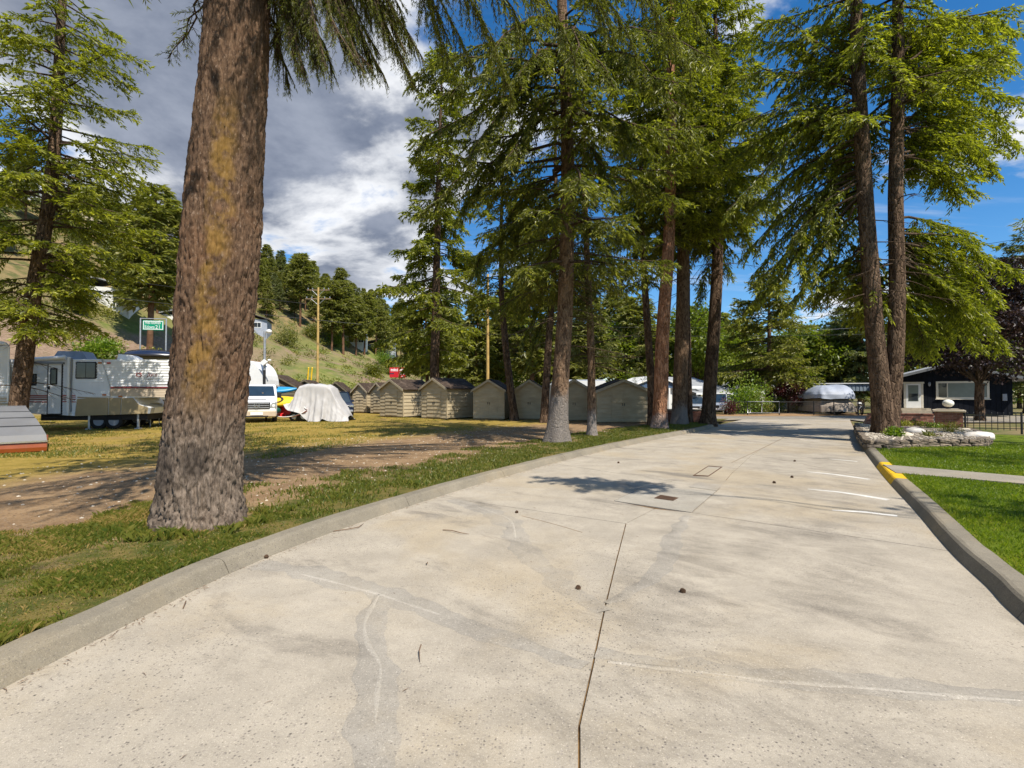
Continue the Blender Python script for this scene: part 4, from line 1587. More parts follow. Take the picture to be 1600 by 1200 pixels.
b, ln = lean_px((1106, 663), 0.1, 27.0, [(1110, 600), (1116, 520), (1122, 430), (1124, 340), (1122, 200)], 26, -0.2)


def leaning_extra(C, path):
    rng = C.rng
    o = np.array(b)
    # old low boughs hanging beside the trunk, and a branch that reaches out over the drive
    for z, px, py, di in [(10.5, 1085, 400, 26.5), (11.5, 1165, 350, 26.0), (11.0, 1180, 392, 26.5), (11.8, 1060, 330, 26), (12.5, 1200, 290, 26.5), (10.0, 1140, 430, 27), (9.0, 1092, 470, 27.2), (13, 1050, 260, 25), (13.5, 1230, 210, 26), (14, 1110, 240, 25), (14, 1180, 150, 25), (14.5, 1090, 180, 25), (15, 1130, 110, 25), (12.2, 1150, 300, 25.5), (13.2, 1200, 240, 25.5), (15.5, 1180, 80, 25), (12.8, 1090, 300, 25.5), (16, 1080, 90, 25), (11.6, 1210, 330, 26)]:
        tg = np.array(D(px, py, di)) - o
        C.limb(to(at_path(path, z), tg, 0.12, 9, rng, 0.1), 15, (0.18, 0.045), 0.8, 0.12, 0.7, 0.05, twig=0.7, start=0.25, new=0.6)
    for k in range(10):
        z = 6.0 + 4 * rng.random()
        pts = curve_points(at_path(path, z), rng.normal(3.3, .6), -0.5, .8 + rng.random(), .5, 0, 7, .6, rng)
        C.limb(pts, r0=.018, twig=1.0, bl_len=.6, every=.2, hang=.9, foliage=False)


fir(b, 26.0, 10.5, 4.0, ln, [(-.2, .44), (0, .40), (.8, .34), (5, .30), (12, .24), (26, .02)], 61, 'fir leaning to the right, last of the kerbside row, by the slanted brick wall', M['bark'], M['fir_leaf'],
    95, 24.0, dens=13, blade=(.19, .05), el0=(0.0, .3), sag=.3, dead=10, bl_len=.85, hang=.5, new=.65, extra=leaning_extra, gap=.2)

b, ln = lean_px((1019, 666), 0.1, 25.5, [(1018, 600), (1012, 520), (1008, 450), (1003, 350), (1000, 200)], 20, 0.0)
fir(b, 20.0, 7.0, 2.6, ln, [(-.2, .26), (0, .23), (1, .20), (6, .16), (20, .02)], 71, 'slender dark fir just left of the orange-barked pine, beside the nearest shed', M['bark'], M['fir_dark'],
    75, 21.0, dens=13, blade=(.18, .05), sag=.3, dead=10, bl_len=.7, hang=.5, new=.3)

b, ln = lean_px((850, 661), 0.1, 27.5, [(853, 600), (858, 520), (864, 440), (868, 350), (868, 200)], 21, 0.0)


def dark_sweep(C, path):
    rng = C.rng
    o = np.array(b)
    for z, px, py, di in [(8.5, 800, 500, 27), (7.5, 815, 540, 26.5), (9.2, 790, 470, 26.8), (6.5, 822, 575, 27), (8.0, 890, 520, 26), (9.5, 840, 460, 25.8)]:
        tg = np.array(D(px, py, di)) - o
        C.limb(to(at_path(path, z), tg, 0.05, 9, rng, 0.1), 14, (0.18, 0.05), 0.8, 0.13, 0.7, 0.05, twig=0.5, start=0.2, new=0.3)


fir(b, 21.0, 7.0, 3.4, ln, [(-.2, .27), (0, .25), (1, .21), (6, .18), (21, .02)], 81, 'dark slender fir standing close behind and left of the thick central fir', M['bark'], M['fir_dark'],
    85, 22.0, dens=13, blade=(.19, .052), sag=.35, dead=10, bl_len=.8, hang=.6, new=.25, extra=dark_sweep)

b, ln = lean_px((805, 657), 0.1, 28.5, [(799, 620), (791, 560), (786, 500), (783, 440), (784, 350), (786, 250)], 17, 0.0)
fir(b, 18.0, 6.6, 3.2, ln, [(-.2, .28), (0, .26), (1, .23), (6, .18), (18, .02)], 91, 'fir with a curved trunk bowing left, standing between the middle sheds', M['bark'], M['fir_leaf'],
    80, 22.0, dens=13, blade=(.19, .052), sag=.3, dead=16, bl_len=.75, hang=.45, new=.45, gap=.15)

# ---- the tall fir beyond the sheds
b = D(680, 648, 44.0)
b.z = 0.0
ln = [(-1, 0, 0), (0, 0, 0)]
for x, y in [(679, 560), (682, 460), (684, 350), (687, 250), (690, 110)]:
    p = D(x, y, 44.0)
    ln.append((p.z, p.x - b.x, 0))
ln.append((33, ln[-1][1] + .1, 0))
fir(b, 33.0, 5.0, 5.2, ln, [(-.2, .52), (0, .48), (2, .43), (10, .36), (20, .26), (33, .02)], 101, 'tall fir with open tiered boughs rising behind the sheds, right of the red billboard', M['bark'], M['fir_leaf'],
    150, 40.0, dens=9, blade=(.30, .095), el0=(-.1, .25), sag=.25, dead=10, bl_len=1.15, hang=.45, new=.4, gap=.33,
    prof=lambda u: (0.9 + 0.25 * math.sin(u * 9)) * (1 - u) ** 0.55 * (0.75 if u < .1 else 1.0) + 0.08, thin=1.25)

# ---- the double fir on the right, in the raised bed
b = G(1386, 682, 0.2)


def dbl_path(pts, H):
    o = [(-1, 0, 0), (0, 0, 0)]
    for x, y, dx in pts:
        p = D(x, y, b.y)
        o.append((p.z - .2, p.x - b.x, 0))
    o.append((H, o[-1][1], 0))
    return o


def double_fir():
    root = thing('fir_tree', b, 'double-trunked fir rising from the stone-edged bed beside the brick gate wall', 'tree')
    pA = trunk_path(22, dbl_path([(1378, 640, 0), (1366, 520, 0), (1360, 420, 0), (1352, 300, 0), (1340, 110, 0)], 22), seed=6, wob=.03)
    pB = trunk_path(22, dbl_path([(1391, 640, 0), (1399, 560, 0), (1402, 450, 0), (1400, 300, 0), (1404, 110, 0)], 22), seed=8, wob=.03)
    link('trunk', trunk_mesh(pA, [(-.2, .44), (0, .40), (.5, .34), (1.5, .285), (4, .265), (8, .24), (14, .19), (22, .03)], 40, .06, 6, flare=.15), M['bark'], root)
    link('trunk', trunk_mesh(pB, [(-.2, .38), (0, .34), (.5, .29), (1.5, .255), (4, .235), (8, .215), (14, .17), (22, .03)], 40, .06, 8, flare=.10), M['bark'], root)
    C = Conifer(111)
    rng = C.rng
    o = np.array(b)
    hi = dict(dens=15, blade=(0.14, 0.042), bl_len=0.85, every=0.105, hang=0.55, r0=0.05, start=0.16, twig=0.55, new=0.8)
    right = [(6.6, 1560, 470), (7.0, 1500, 420), (6.9, 1585, 430), (6.2, 1520, 520), (6.4, 1470, 450), (5.6, 1480, 535), (5.4, 1440, 545), (5.8, 1530, 540), (6.0, 1565, 545), (7.2, 1450, 400), (7.4, 1540, 400), (6.6, 1430, 470),
             (5.0, 1420, 545), (5.2, 1455, 552), (6.8, 1490, 490), (5.9, 1545, 500)]
    for z, px, py in right:
        tg = np.array(D(px, py, 17.6 + 2.4 * rng.random())) - o
        C.limb(to(at_path(pB, z), tg, 0.08, 9, rng, 0.10), **hi)
    for z, px, py in [(5.4, 1352, 500), (5.8, 1395, 470), (5.2, 1318, 455), (6.0, 1288, 425), (5.0, 1410, 500), (6.3, 1365, 455), (5.6, 1268, 470), (6.2, 1335, 500), (6.5, 1310, 440), (6.9, 1345, 420), (5.8, 1370, 500), (6.6, 1280, 470)]:
        tg = np.array(D(px, py, 16.6 + 2.0 * rng.random())) - o
        C.limb(to(at_path(pA, z), tg, 0.08, 9, rng, 0.10), **hi)
    for z, px, py in [(9.4, 1240, 290), (9.0, 1265, 330), (9.8, 1300, 280), (9.2, 1235, 380), (8.6, 1290, 370), (8.8, 1215, 410), (9.6, 1330, 330), (8.2, 1255, 430), (10.0, 1205, 300), (10.4, 1270, 210), (10.8, 1220, 150), (10.6, 1320, 200),
                      (8.4, 1190, 460), (8.0, 1228, 480), (8.9, 1175, 430), (9.1, 1205, 350), (7.8, 1275, 450), (11.2, 1145, 250), (11.6, 1135, 330), (12.0, 1150, 120), (10.4, 1190, 240), (9.0, 1160, 400), (11.5, 1185, 110), (12, 1250, 90), (11, 1160, 190), (12.5, 1300, 80), (10.2, 1170, 330), (11.2, 1225, 250), (11.8, 1160, 60), (12.4, 1200, 30), (10.9, 1130, 200), (9.5, 1260, 260), (12.6, 1270, 40), (13, 1320, 20), (8.3, 1160, 490), (9.4, 1290, 320)]:
        tg = np.array(D(px, py, 17.0 + 3.0 * rng.random())) - o
        k = dict(hi)
        k.update(hang=0.8, new=0.6)
        C.limb(to(at_path(pA, z), tg, 0.10, 9, rng, 0.12), **k)
    for z, px, py in [(9.6, 1470, 280), (9.4, 1530, 300), (9.8, 1555, 270), (10.2, 1500, 220), (10.6, 1560, 190), (10.4, 1590, 230), (11, 1450, 160), (11.5, 1520, 120), (12, 1580, 110), (11.8, 1480, 90), (10.0, 1440, 235), (12.4, 1430, 80),
                      (11.2, 1600, 160), (12.6, 1550, 60), (12.8, 1390, 60), (12.2, 1340, 120), (9.9, 1420, 270), (10.8, 1530, 230), (11.4, 1570, 80), (12.9, 1480, 40), (13.1, 1590, 50), (10.3, 1545, 260), (9.5, 1500, 310), (12.0, 1440, 130)]:
        tg = np.array(D(px, py, 17.0 + 3.5 * rng.random())) - o
        k = dict(hi)
        k.update(hang=0.6, new=0.7)
        C.limb(to(at_path(pB, z), tg, 0.10, 9, rng, 0.12), **k)
    for P_ in (pA, pB):
        az = rng.random() * 6
        for z in np.linspace(10.5, 21.6, 30):
            u = (z - 10.5) / 11.1
            az += 2.4 + rng.normal(0, .4)
            lod = z > 17
            pts = curve_points(at_path(P_, z), az, 0.05 + .3 * u, max(.5, 4.0 * (1 - u) ** .7 * (.5 + .6 * rng.random())), .25, .1, 8, .3, rng)
            if lod:
                C.limb(pts, 7, (.27, .09), .8, .28, .4, .04, twig=0)
            else:
                C.limb(pts, **hi)
        for z in 4.5 + 6 * rng.random(16):
            C.limb(curve_points(at_path(P_, z), rng.random() * 6.28, -.05, .8 + 1.5 * rng.random(), .3, .1, 7, .5, rng), r0=.022, twig=1.0, bl_len=.5, every=.2, foliage=False)
    C.wood.build('limbs', M['bark_small'], root, 'stuff', fix=False)
    link('crown', C.crown_mesh(), M['fir_leaf'], root, 'stuff')


double_fir()

def over_drive(C, path):
    rng = C.rng
    o = np.array([10.6, 0.1, .1])
    for tx, ty, tz in [(4.9, 4.1, 8.4), (4.5, 4.5, 7.9), (4.3, 4.3, 8.6)]:
        C.limb(to(at_path(path, tz - .3), np.array([tx, ty, tz]) - o, .06, 10, rng, .1), 16, (.14, .045), 1.0, .09, .35, .02, start=.74, twig=.2)


# ---- firs outside the picture whose shade falls into it
for (x, y, H, zb, Rc, sd, nm) in [(20.5, 8.5, 20, 2.6, 4.6, 121, 'broad fir on the lawn outside the frame on the right'), (-0.9, -5.0, 24, 8.5, 3.3, 122, 'tall fir behind the camera'),
                                  (16.2, 4.6, 15, 2.4, 2.9, 123, 'small dense fir on the near lawn outside the frame'), (10.6, 0.1, 11.4, 3.2, 2.5, 124, 'fir by the near right kerb outside the frame, long boughs over the drive')]:
    fir(Vector((x, y, .1)), H, zb, Rc, [(-1, 0, 0), (0, 0, 0), (H, .3, 0)], [(-.2, .42), (0, .38), (2, .32), (H, .02)], sd, nm, M['bark'], M['fir_leaf'], 110, 0.0, dens=11, dead=0, gap=0.30 if sd == 122 else 0.0, extra=over_drive if sd == 124 else None)


# ------------------------------------------------------------------ hillside pines: five grown trees, then copies
def hill_tree(H, zb, Rc, seed, leaf, kind):
    root = thing('hill_pine', (0, 0, 0), 'pine on the hillside slope', 'tree')
    rng = np.random.default_rng(seed)
    mb = MB()
    mb.tube([(0, 0, -1.2), (0.1, 0, H * .5), (0, 0.1, H * .97)], [H * .016, H * .012, H * .003], 6, True, False)
    mb.build('trunk', M['bark_far'], root)
    C = Conifer(seed)
    n = int(11 * H)
    for k in range(n):
        u = rng.random() ** 0.9
        z = zb + (H - zb) * u
        a = rng.random() * 6.28
        if kind == 'fir':
            r = Rc * ((1 - u) ** 0.85 + .05)
        else:
            r = Rc * (math.sin(PI * min(1, (.18 + .80 * u))) ** .7)
        ph = fbm(np.array([[z * .35, math.cos(a) * 1.2 + seed, math.sin(a) * 1.2]]), 2, 8)[0]
        r *= (.45 + .9 * ph) * (0.6 + .5 * rng.random())
        pts = curve_points((0, 0, z), a, (.05 if kind == 'fir' else .25), r, .18, .1, 4, .3, rng)
        C.limb(pts, 3.4, (.62, .21), .75, .33, .3, .03, start=.25, twig=0, new=.3, wood=False)
    me = C.crown_mesh()
    link('crown', me, leaf, root, 'stuff')
    return root


hill_kinds = [hill_tree(17, 4.5, 3.6, 201, M['hill_leaf'], 'pine'), hill_tree(14, 2.2, 3.0, 202, M['hill_leaf2'], 'fir'), hill_tree(15, 3.0, 3.3, 203, M['hill_leaf'], 'fir'),
              hill_tree(19, 7.5, 3.4, 204, M['hill_leaf'], 'pine'), hill_tree(12, 2.0, 3.2, 205, M['hill_leaf2'], 'pine')]
HK_tree = {}
for h in hill_kinds:
    HK_tree[h.name] = kids(h)
    for c in kids(h):
        HK_tree[c.name] = []
used = set()


def plant_hill(x, y, sc, k, label, group, tilt=0.0):
    src = hill_kinds[k]
    o = src if k not in used else dup(src, None, HK_tree)
    used.add(k)
    o.location = (x, y, HZ(x, y) - 0.15)
    rnd = random.Random(int(x * 31 + y * 17))
    o.rotation_euler = (rnd.uniform(-.03, .03), rnd.uniform(-.03, .03), rnd.uniform(0, 6.28))
    o.scale = (sc * rnd.uniform(.9, 1.15), sc * rnd.uniform(.9, 1.15), sc)
    tag(o, label, 'tree', group)
    return o


rh = random.Random(77)


def hill_at_px(px, py_guess, s):
    """ground point on the hill at slope distance s along picture column px"""
    # x = u*y ; foot_x(y) - x = s
    u = (px - 800) / FPX
    y = (-34 - 0.2 * 33 - s) / (u - 0.2)
    return u * y, y


placed = []


def hill_spot(px, s, sc, k, label, group, mind=3.5):
    x, y = hill_at_px(px, 0, s)
    if y < 40 or y > 520:
        return False
    if any((x - a) ** 2 + (y - c) ** 2 < mind * mind for a, c in placed):
        return False
    placed.append((x, y))
    lk_ = ('round-topped pine' if k in (0, 3, 4) else 'pointed fir')
    plant_hill(x, y, sc, k, lk_ + ' ' + label, lk_ + 's ' + group)
    return True


RIDGE = ('on the skyline of the hill', 'along the hilltop')
SLOPE = ('among others on the wooded hillside slope', 'on the wooded slope')
FOOT = ('at the foot of the hill beyond the grassy bank', 'beyond the grassy bank')
LEFTH = ('on the dry slope behind the trailers', 'on the dry slope')
n_ok = 0
for i in range(60):
    n_ok += hill_spot(rh.uniform(395, 640), rh.uniform(84, 110), rh.uniform(.65, 1.15), rh.choice([0, 1, 2, 2, 3]), *RIDGE)
for i in range(26):
    hill_spot(rh.uniform(60, 330), rh.uniform(94, 118), rh.uniform(.6, 1.0), rh.choice([0, 1, 2, 3]), *RIDGE)
for i in range(105):
    px = rh.uniform(400, 700)
    hill_spot(px, rh.uniform(52 if px > 500 else 62, 86), rh.uniform(.6, 1.05), rh.choice([0, 2, 1, 2, 3, 1]), *SLOPE)
for i in range(34):
    hill_spot(rh.uniform(515, 700), rh.uniform(44, 54), rh.uniform(.95, 1.3), rh.choice([0, 3, 2, 0]), *FOOT, mind=5)
for i in range(60):
    hill_spot(rh.uniform(-60, 310), rh.uniform(47, 88), rh.uniform(.5, 1.0), rh.choice([0, 1, 4, 4, 2]), *LEFTH, mind=5.5)
# named individuals
x, y = hill_at_px(252, 0, 34)
placed.append((x, y))
plant_hill(x - 2.0, y, 1.65, 0, 'tall bushy dull-green pine behind the highway sign, left of the great fir', None)
x, y = hill_at_px(468, 0, 58)
plant_hill(x, y, 1.25, 3, 'large pine with reddish bare trunk on the slope left of the utility pole', None)

for px, s, sc in ((536, 43, 1.25), (556, 42, 1.15), (569, 44, 1.3)):
    x, y = hill_at_px(px, 0, s)
    plant_hill(x, y, sc, rh.choice([0, 3]), 'round-topped pine ' + FOOT[0], 'round-topped pines ' + FOOT[1])

# ------------------------------------------------------------------ lettering and lapped boards
def text_mesh(body, size, shear=0.0, depth=0.006, name='lettering'):
    cu = bpy.data.curves.new('tmp_text', 'FONT')
    cu.body = body
    cu.size = size
    cu.shear = shear
    cu.extrude = depth / 2
    cu.resolution_u = 3
    o = bpy.data.objects.new('tmp_text', cu)
    COL.objects.link(o)
    bpy.context.view_layer.update()
    me = bpy.data.meshes.new_from_object(o.evaluated_get(bpy.context.evaluated_depsgraph_get()))
    me.name = name
    bpy.data.objects.remove(o)
    bpy.data.curves.remove(cu)
    return me


def stand_text(me, u, z, y, width=None):
    """turn a flat text mesh upright (reading along +x, facing -y) at u, z; returns the mesh"""
    co = np.array([v.co[:] for v in me.vertices])
    if width:
        w = co[:, 0].max() - co[:, 0].min()
        co[:, 0] *= width / w
    out = np.stack([co[:, 0] - co[:, 0].min() + u, y - co[:, 2], co[:, 1] + z], 1)
    me.vertices.foreach_set('co', out.astype(np.float32).ravel())
    me.update()
    return me


def span(poly, z):
    xs_ = []
    n = len(poly)
    for i in range(n):
        (x0, z0), (x1, z1) = poly[i], poly[(i + 1) % n]
        if (z0 - z) * (z1 - z) <= 0 and abs(z1 - z0) > 1e-9:
            xs_.append(x0 + (x1 - x0) * (z - z0) / (z1 - z0))
    return (min(xs_), max(xs_)) if len(xs_) >= 2 else None


def lapped(mb, poly, y, step=0.12, proud=0.042):
    """overlapping boards over an upright outline (u, z) standing at depth y, facing -y"""
    z0 = min(p[1] for p in poly)
    z1 = max(p[1] for p in poly)
    z = z0
    while z < z1 - 0.004:
        e = min(z + step, z1)
        a, b_ = span(poly, z + 1e-4), span(poly, e - 1e-4)
        if a and b_:
            vs = [(a[0], y - proud, z), (a[1], y - proud, z), (b_[1], y - proud * 0.15, e), (b_[0], y - proud * 0.15, e),
                  (a[0], y, z), (a[1], y, z)]
            mb.add(vs, [(0, 1, 2, 3), (4, 5, 1, 0)])
        z = e
    return mb


# ------------------------------------------------------------------ garden sheds
def shed_mb(w, d, he, hp, lap=0.235):
    gable = [(-w / 2, 0.08), (w / 2, 0.08), (w / 2, he), (0, hp), (-w / 2, he)]
    front = lapped(MB(), gable, 0.0, lap)
    return gable, front


def make_shed(loc, rz, w, d, he, hp, label, wallm=None, door=True, group='olive garden sheds in a row', floor=0.0):
    wallm = wallm or M['shed']
    root = thing('garden_shed', loc, label, 'shed', rz, group)
    gable, front = shed_mb(w, d, he, hp)
    # four walls of lapped boards round a core
    core = MB()
    core.prism([(p[0] * 0.995, p[1]) for p in gable], 0.002, d - 0.002, 'y')
    front.add(core.v, core.f)
    for sx in (-1, 1):
        side = lapped(MB(), [(0.0, 0.08), (d, 0.08), (d, he), (0.0, he)], 0.0, 0.235)
        vs = [((w / 2 - v[1]) * sx, v[0] if sx > 0 else d - v[0], v[2]) for v in side.v]
        front.add(vs, side.f)
    back = lapped(MB(), gable, 0.0, 0.235)
    front.add([(-v[0], d - v[1], v[2]) for v in back.v], back.f)
    front.build('wall', wallm, root)
    # corner boards
    for sx in (-1, 1):
        for yy in (0, d):
            c = MB()
            x0 = sx * w / 2
            c.box(x0 - 0.055, x0 + 0.02 * sx + 0.035, yy - 0.028, yy + 0.03, 0.06, he - 0.04)
            c.build('corner_board', wallm, root)
    # double door of the same boards
    if door:
        dw = min(0.62, w * 0.28)
        for sx in (-1, 1):
            dm = MB()
            x0, x1 = (0.006, dw) if sx > 0 else (-dw, -0.006)
            lapped(dm, [(x0, 0.14), (x1, 0.14), (x1, min(1.78, he + .1)), (x0, min(1.78, he + .1))], -0.02, 0.235)
            dm.box(x0, x1, -0.02, 0.0, 0.14, min(1.78, he + .1))
            do = dm.build('door', wallm, root)
            h = MB()
            h.bbox(sx * 0.06 - 0.012, sx * 0.06 + 0.012, -0.075, -0.036, 0.92, 1.06, 0.004)
            h.build('handle', M['iron'], do)
    # roof of two slopes, with rake boards at the front
    o, t = 0.17, 0.05
    sl = (hp - he) / (w / 2)
    rf = MB()
    for sx in (-1, 1):
        xe = sx * (w / 2 + o)
        ze = he - o * sl
        rows = 7
        for k in range(rows):
            a, b_ = k / rows, (k + 1) / rows
            xa, xb = xe * (1 - a), xe * (1 - b_)
            za, zb_ = ze + (hp - ze) * a, ze + (hp - ze) * b_
            y0, y1 = -o, d + o
            rf.add([(xa, y0, za + t + 0.018), (xa, y1, za + t + 0.018), (xb, y1, zb_ + t + 0.004), (xb, y0, zb_ + t + 0.004), (xa, y0, za + t - .002), (xa, y1, za + t - .002)],
                   [(0, 1, 2, 3), (4, 5, 1, 0)])
        rf.add([(xe, -o, ze), (xe, d + o, ze), (0, d + o, hp), (0, -o, hp), (xe, -o, ze + t), (xe, d + o, ze + t), (0, d + o, hp + t), (0, -o, hp + t)],
               [(0, 1, 2, 3), (0, 4, 5, 1), (0, 3, 7, 4), (1, 5, 6, 2)])
    rf.build('roof', M['shingle'], root)
    for sx in (-1, 1):
        rb = MB()
        xe = sx * (w / 2 + o)
        ze = he - o * sl
        rb.prism([(xe, ze - 0.10), (0, hp - 0.10), (0, hp + 0.045), (xe, ze + 0.045)], -o - 0.03, -o - 0.003, 'y')
        rb.build('rake_board', M['tan'] if wallm is M['shed'] else wallm, root)
    sk = MB()
    for yy in (0.06, d / 2, d - 0.06):
        sk.box(-w / 2 + .04, w / 2 - .04, yy - 0.045, yy + 0.045, -0.05, 0.078)
    sk.build('skid', M['timber'], root)
    return root


# front-left and front-right foot pixels, ground distance and how far each is turned
def shed_px(xl, xr, dist, rz, d, hpk, he, label, **kw):
    """shed whose front spans photo columns xl..xr at the given distance"""
    ul, ur = (xl - 800) / FPX, (xr - 800) / FPX
    e = Vector((math.cos(R(rz)), math.sin(R(rz)), 0))
    # width w so that the right front corner lies on column xr when the left lies on xl
    # left corner = (ul*dist, dist); right = left + e*w
    den = e.x - ur * e.y
    w = (ur * dist - ul * dist) / den
    L = Vector((ul * dist, dist, 0.1))
    c = L + e * (w / 2)
    return make_shed(c, R(rz), w, d, he, hpk, label, **kw)


shed_px(934, 1013, 25.6, 3, 2.4, 2.28, 1.74, 'nearest olive garden shed, right end of the row, with a trunk shadow down its front')
shed_px(872, 922, 27.6, -4, 2.4, 2.35, 1.82, 'olive garden shed half hidden behind the thick central fir', )
shed_px(806, 848, 29.3, -8, 2.3, 2.38, 1.86, 'olive garden shed between the curved trunk and the dark slender fir')
shed_px(741, 787, 29.6, -12, 2.3, 2.40, 1.84, 'olive garden shed left of the curved trunk, dappled with branch shade')
shed_px(660, 698, 31.0, -38, 2.5, 2.52, 1.94, 'olive garden shed in front of the tall fir, showing its front and right side')
shed_px(595, 630, 33.5, -38, 2.5, 2.52, 1.92, 'olive garden shed with bare lit front, third from the left of the row')
shed_px(580, 600, 39.0, -35, 2.4, 2.45, 1.85, 'olive garden shed mostly hidden behind the bare-fronted one')
shed_px(552, 573, 40.5, -25, 2.3, 2.45, 1.85, 'small pale olive shed at the left end of the row, by the covered vehicle')
# the darker, larger sheds behind the boats
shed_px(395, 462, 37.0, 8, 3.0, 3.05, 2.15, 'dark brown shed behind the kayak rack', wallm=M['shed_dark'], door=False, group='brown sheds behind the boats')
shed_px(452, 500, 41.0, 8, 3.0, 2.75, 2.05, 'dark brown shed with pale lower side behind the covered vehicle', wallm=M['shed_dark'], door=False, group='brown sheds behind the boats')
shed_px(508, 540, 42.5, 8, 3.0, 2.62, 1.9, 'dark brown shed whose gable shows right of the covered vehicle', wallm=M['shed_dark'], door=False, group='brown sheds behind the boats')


# ------------------------------------------------------------------ the fifth-wheel trailer
def fifth_wheel():
    A, B = D(12, 640, 20.4), D(277, 640, 21.8)
    F = Face(A, B)
    root = thing('fifth_wheel_trailer', (A.x, A.y, 0.0), 'white fifth-wheel trailer with beige skirt, entry door and raised nose pointing right', 'trailer', F.rz)

    def U(*pts):
        return [F.uv(*p) for p in pts]
    W_ = 2.4
    prof = U((12, 561), (262, 562), (274, 567), (276, 577), (266, 621), (208, 621), (218, 632), (236, 637), (234, 646), (118, 650), (12, 644))
    body = MB().prism(prof, 0.012, W_, 'y')
    body.build('body', M['rv_white'], root)
    s1 = lapped(MB(), U((12, 561.3), (158, 561.3), (172, 604), (171, 621), (121, 619.5), (117, 649.6), (12, 644)), 0.0, 0.12, 0.03)
    # nose siding
    s2 = lapped(MB(), U((160, 561.6), (262, 562.2), (273, 567), (275, 576), (269, 604), (173.3, 604)), 0.0, 0.12, 0.03)
    s1.build('siding', M['rv_white'], root)
    s2.build('nose_siding', M['rv_white'], root)
    lapped(MB(), U((173, 606.8), (268, 606.8), (265.5, 620.8), (172, 620.8)), 0.0, 0.075, 0.012).build('overhang_siding', M['beige2'], root)
    MB().prism(U((173, 604.2), (269, 604.2), (268.3, 606.6), (173, 606.6)), -0.040, 0.005).build('belt_moulding', M['maroon'], root)
    MB().prism(U((158.2, 561.2), (159.8, 561.2), (173.2, 604), (172.4, 621), (171, 621), (171.6, 604)), -0.042, 0.004).build('seam_moulding', M['metal'], root)
    # beige skirt panels
    for pts in ([(121.5, 620), (169.5, 621.6), (168.5, 648.3), (117.8, 649.8)], [(171, 621.6), (189.5, 621.6), (188, 647.6), (170, 648.2)], [(191, 621.6), (207.5, 621.6), (217, 632.3), (234.5, 637.6), (232.5, 645.8), (189.5, 647.5)]):
        MB().prism(U(*pts), -0.022, 0.006).build('skirt_panel', M['beige'], root)
    MB().prism(U((232, 637), (237, 637.2), (235, 646), (231, 646.2)), -0.03, 0.3).build('pin_box_foot', M['metal'], root)
    # stripes
    for ya, yb, m in ((616.8, 618.8, 'pinkstripe'), (620, 621.2, 'pinkstripe'), (622.6, 624.2, 'maroon'), (626.6, 628.2, 'pinkstripe')):
        for xa, xb in ((14, 75.5), (97.5, 118.5)):
            MB().prism(U((xa, ya), (xb, ya + .6), (xb, yb + .6), (xa, yb)), -0.036, -0.004).build('stripe', M[m], root)
    # door
    u0, z1 = F.uv(76, 567)
    u1, z0 = F.uv(97, 648)
    fr = MB()
    fr.bbox(u0 - .015, u1 + .015, -0.042, 0.0, z0 - .01, z1 + .04, .008)
    do = fr.build('door', M['black'], root)
    MB().bbox(u0 + .03, u1 - .03, -0.058, -0.03, z0 + .05, z1 - .02, .006).build('door_leaf', M['rv_white'], do)
    a, b_ = F.uv(80, 575.5), F.uv(91, 601)
    MB().bbox(a[0], b_[0], -0.075, -0.05, b_[1], a[1], .012).build('window_frame', M['black'], do)
    MB().bbox(a[0] + .05, b_[0] - .05, -0.082, -0.06, b_[1] + .05, a[1] - .05, .006).build('window_pane', M['blind'], do)
    hx, hz_ = F.uv(78.4, 606)
    MB().bbox(hx - .03, hx + .03, -0.10, -0.05, hz_ - .07, hz_ + .07, .01).build('handle', M['black'], do)
    # windows
    for (xa, ya, xb, yb) in ((119, 565, 151.5, 592), (41, 584, 58, 602.5)):
        a, b_ = F.uv(xa, ya), F.uv(xb, yb)
        w = MB().bbox(a[0], b_[0], -0.045, 0.0, b_[1], a[1], .035).build('window', M['black'], root)
        n = 2 if xb - xa > 20 else 1
        for k in range(n):
            x0 = a[0] + .04 + (b_[0] - a[0] - .08) * k / n
            x1 = a[0] + .04 + (b_[0] - a[0] - .08) * (k + 1) / n - .012
            MB().bbox(x0, x1, -0.052, -0.03, b_[1] + .045, a[1] - .045, .006).build('pane', M['glass'], w)
    # awning roll, its box shade and arms
    a, b_ = F.uv(30, 563.5), F.uv(106, 559)
    MB().tube([(a[0], -0.16, a[1]), (b_[0], -0.16, b_[1])], 0.085, 12).build('awning_roll', M['white'], root)
    MB().bbox(a[0], b_[0] - .1, -0.13, 0.0, a[1] - .13, a[1] - .04, .01).build('awning_rail', M['grey'], root)
    c, e = F.uv(110, 558), F.uv(112, 647)
    for (x, z0_, z1_) in ((c[0], e[1], c[1]), (a[0] + .2, e[1], a[1])):
        MB().bbox(x - .045, x + .045, -0.13, -0.018, z0_, z1_, .01).build('awning_arm', M['white'], root)
        MB().bbox(x + .06, x + .10, -0.06, -0.016, z0_ + .1, z1_ - .05, .006).build('awning_strut', M['grey'], root)
    # roof gear
    a, b_ = F.uv(66, 556), F.uv(117, 545.5)
    rz_ = F.uv(100, 561)[1]
    MB().prism([(a[0] - .1, rz_ - .02), (b_[0] + .12, rz_ - .02), (b_[0] - .12, rz_ + .40), (a[0] + .15, rz_ + .40)], .7, 1.5).build('roof_pod', M['grey'], root)
    a, b_ = F.uv(170, 560), F.uv(201, 549)
    MB().prism([(a[0], rz_ - .05), (b_[0], rz_ - .05), (b_[0] - .1, rz_ + .18), (b_[0] - .3, rz_ + .27), (a[0] + .06, rz_ + .30)], .6, 1.4).build('air_conditioner', M['white'], root)
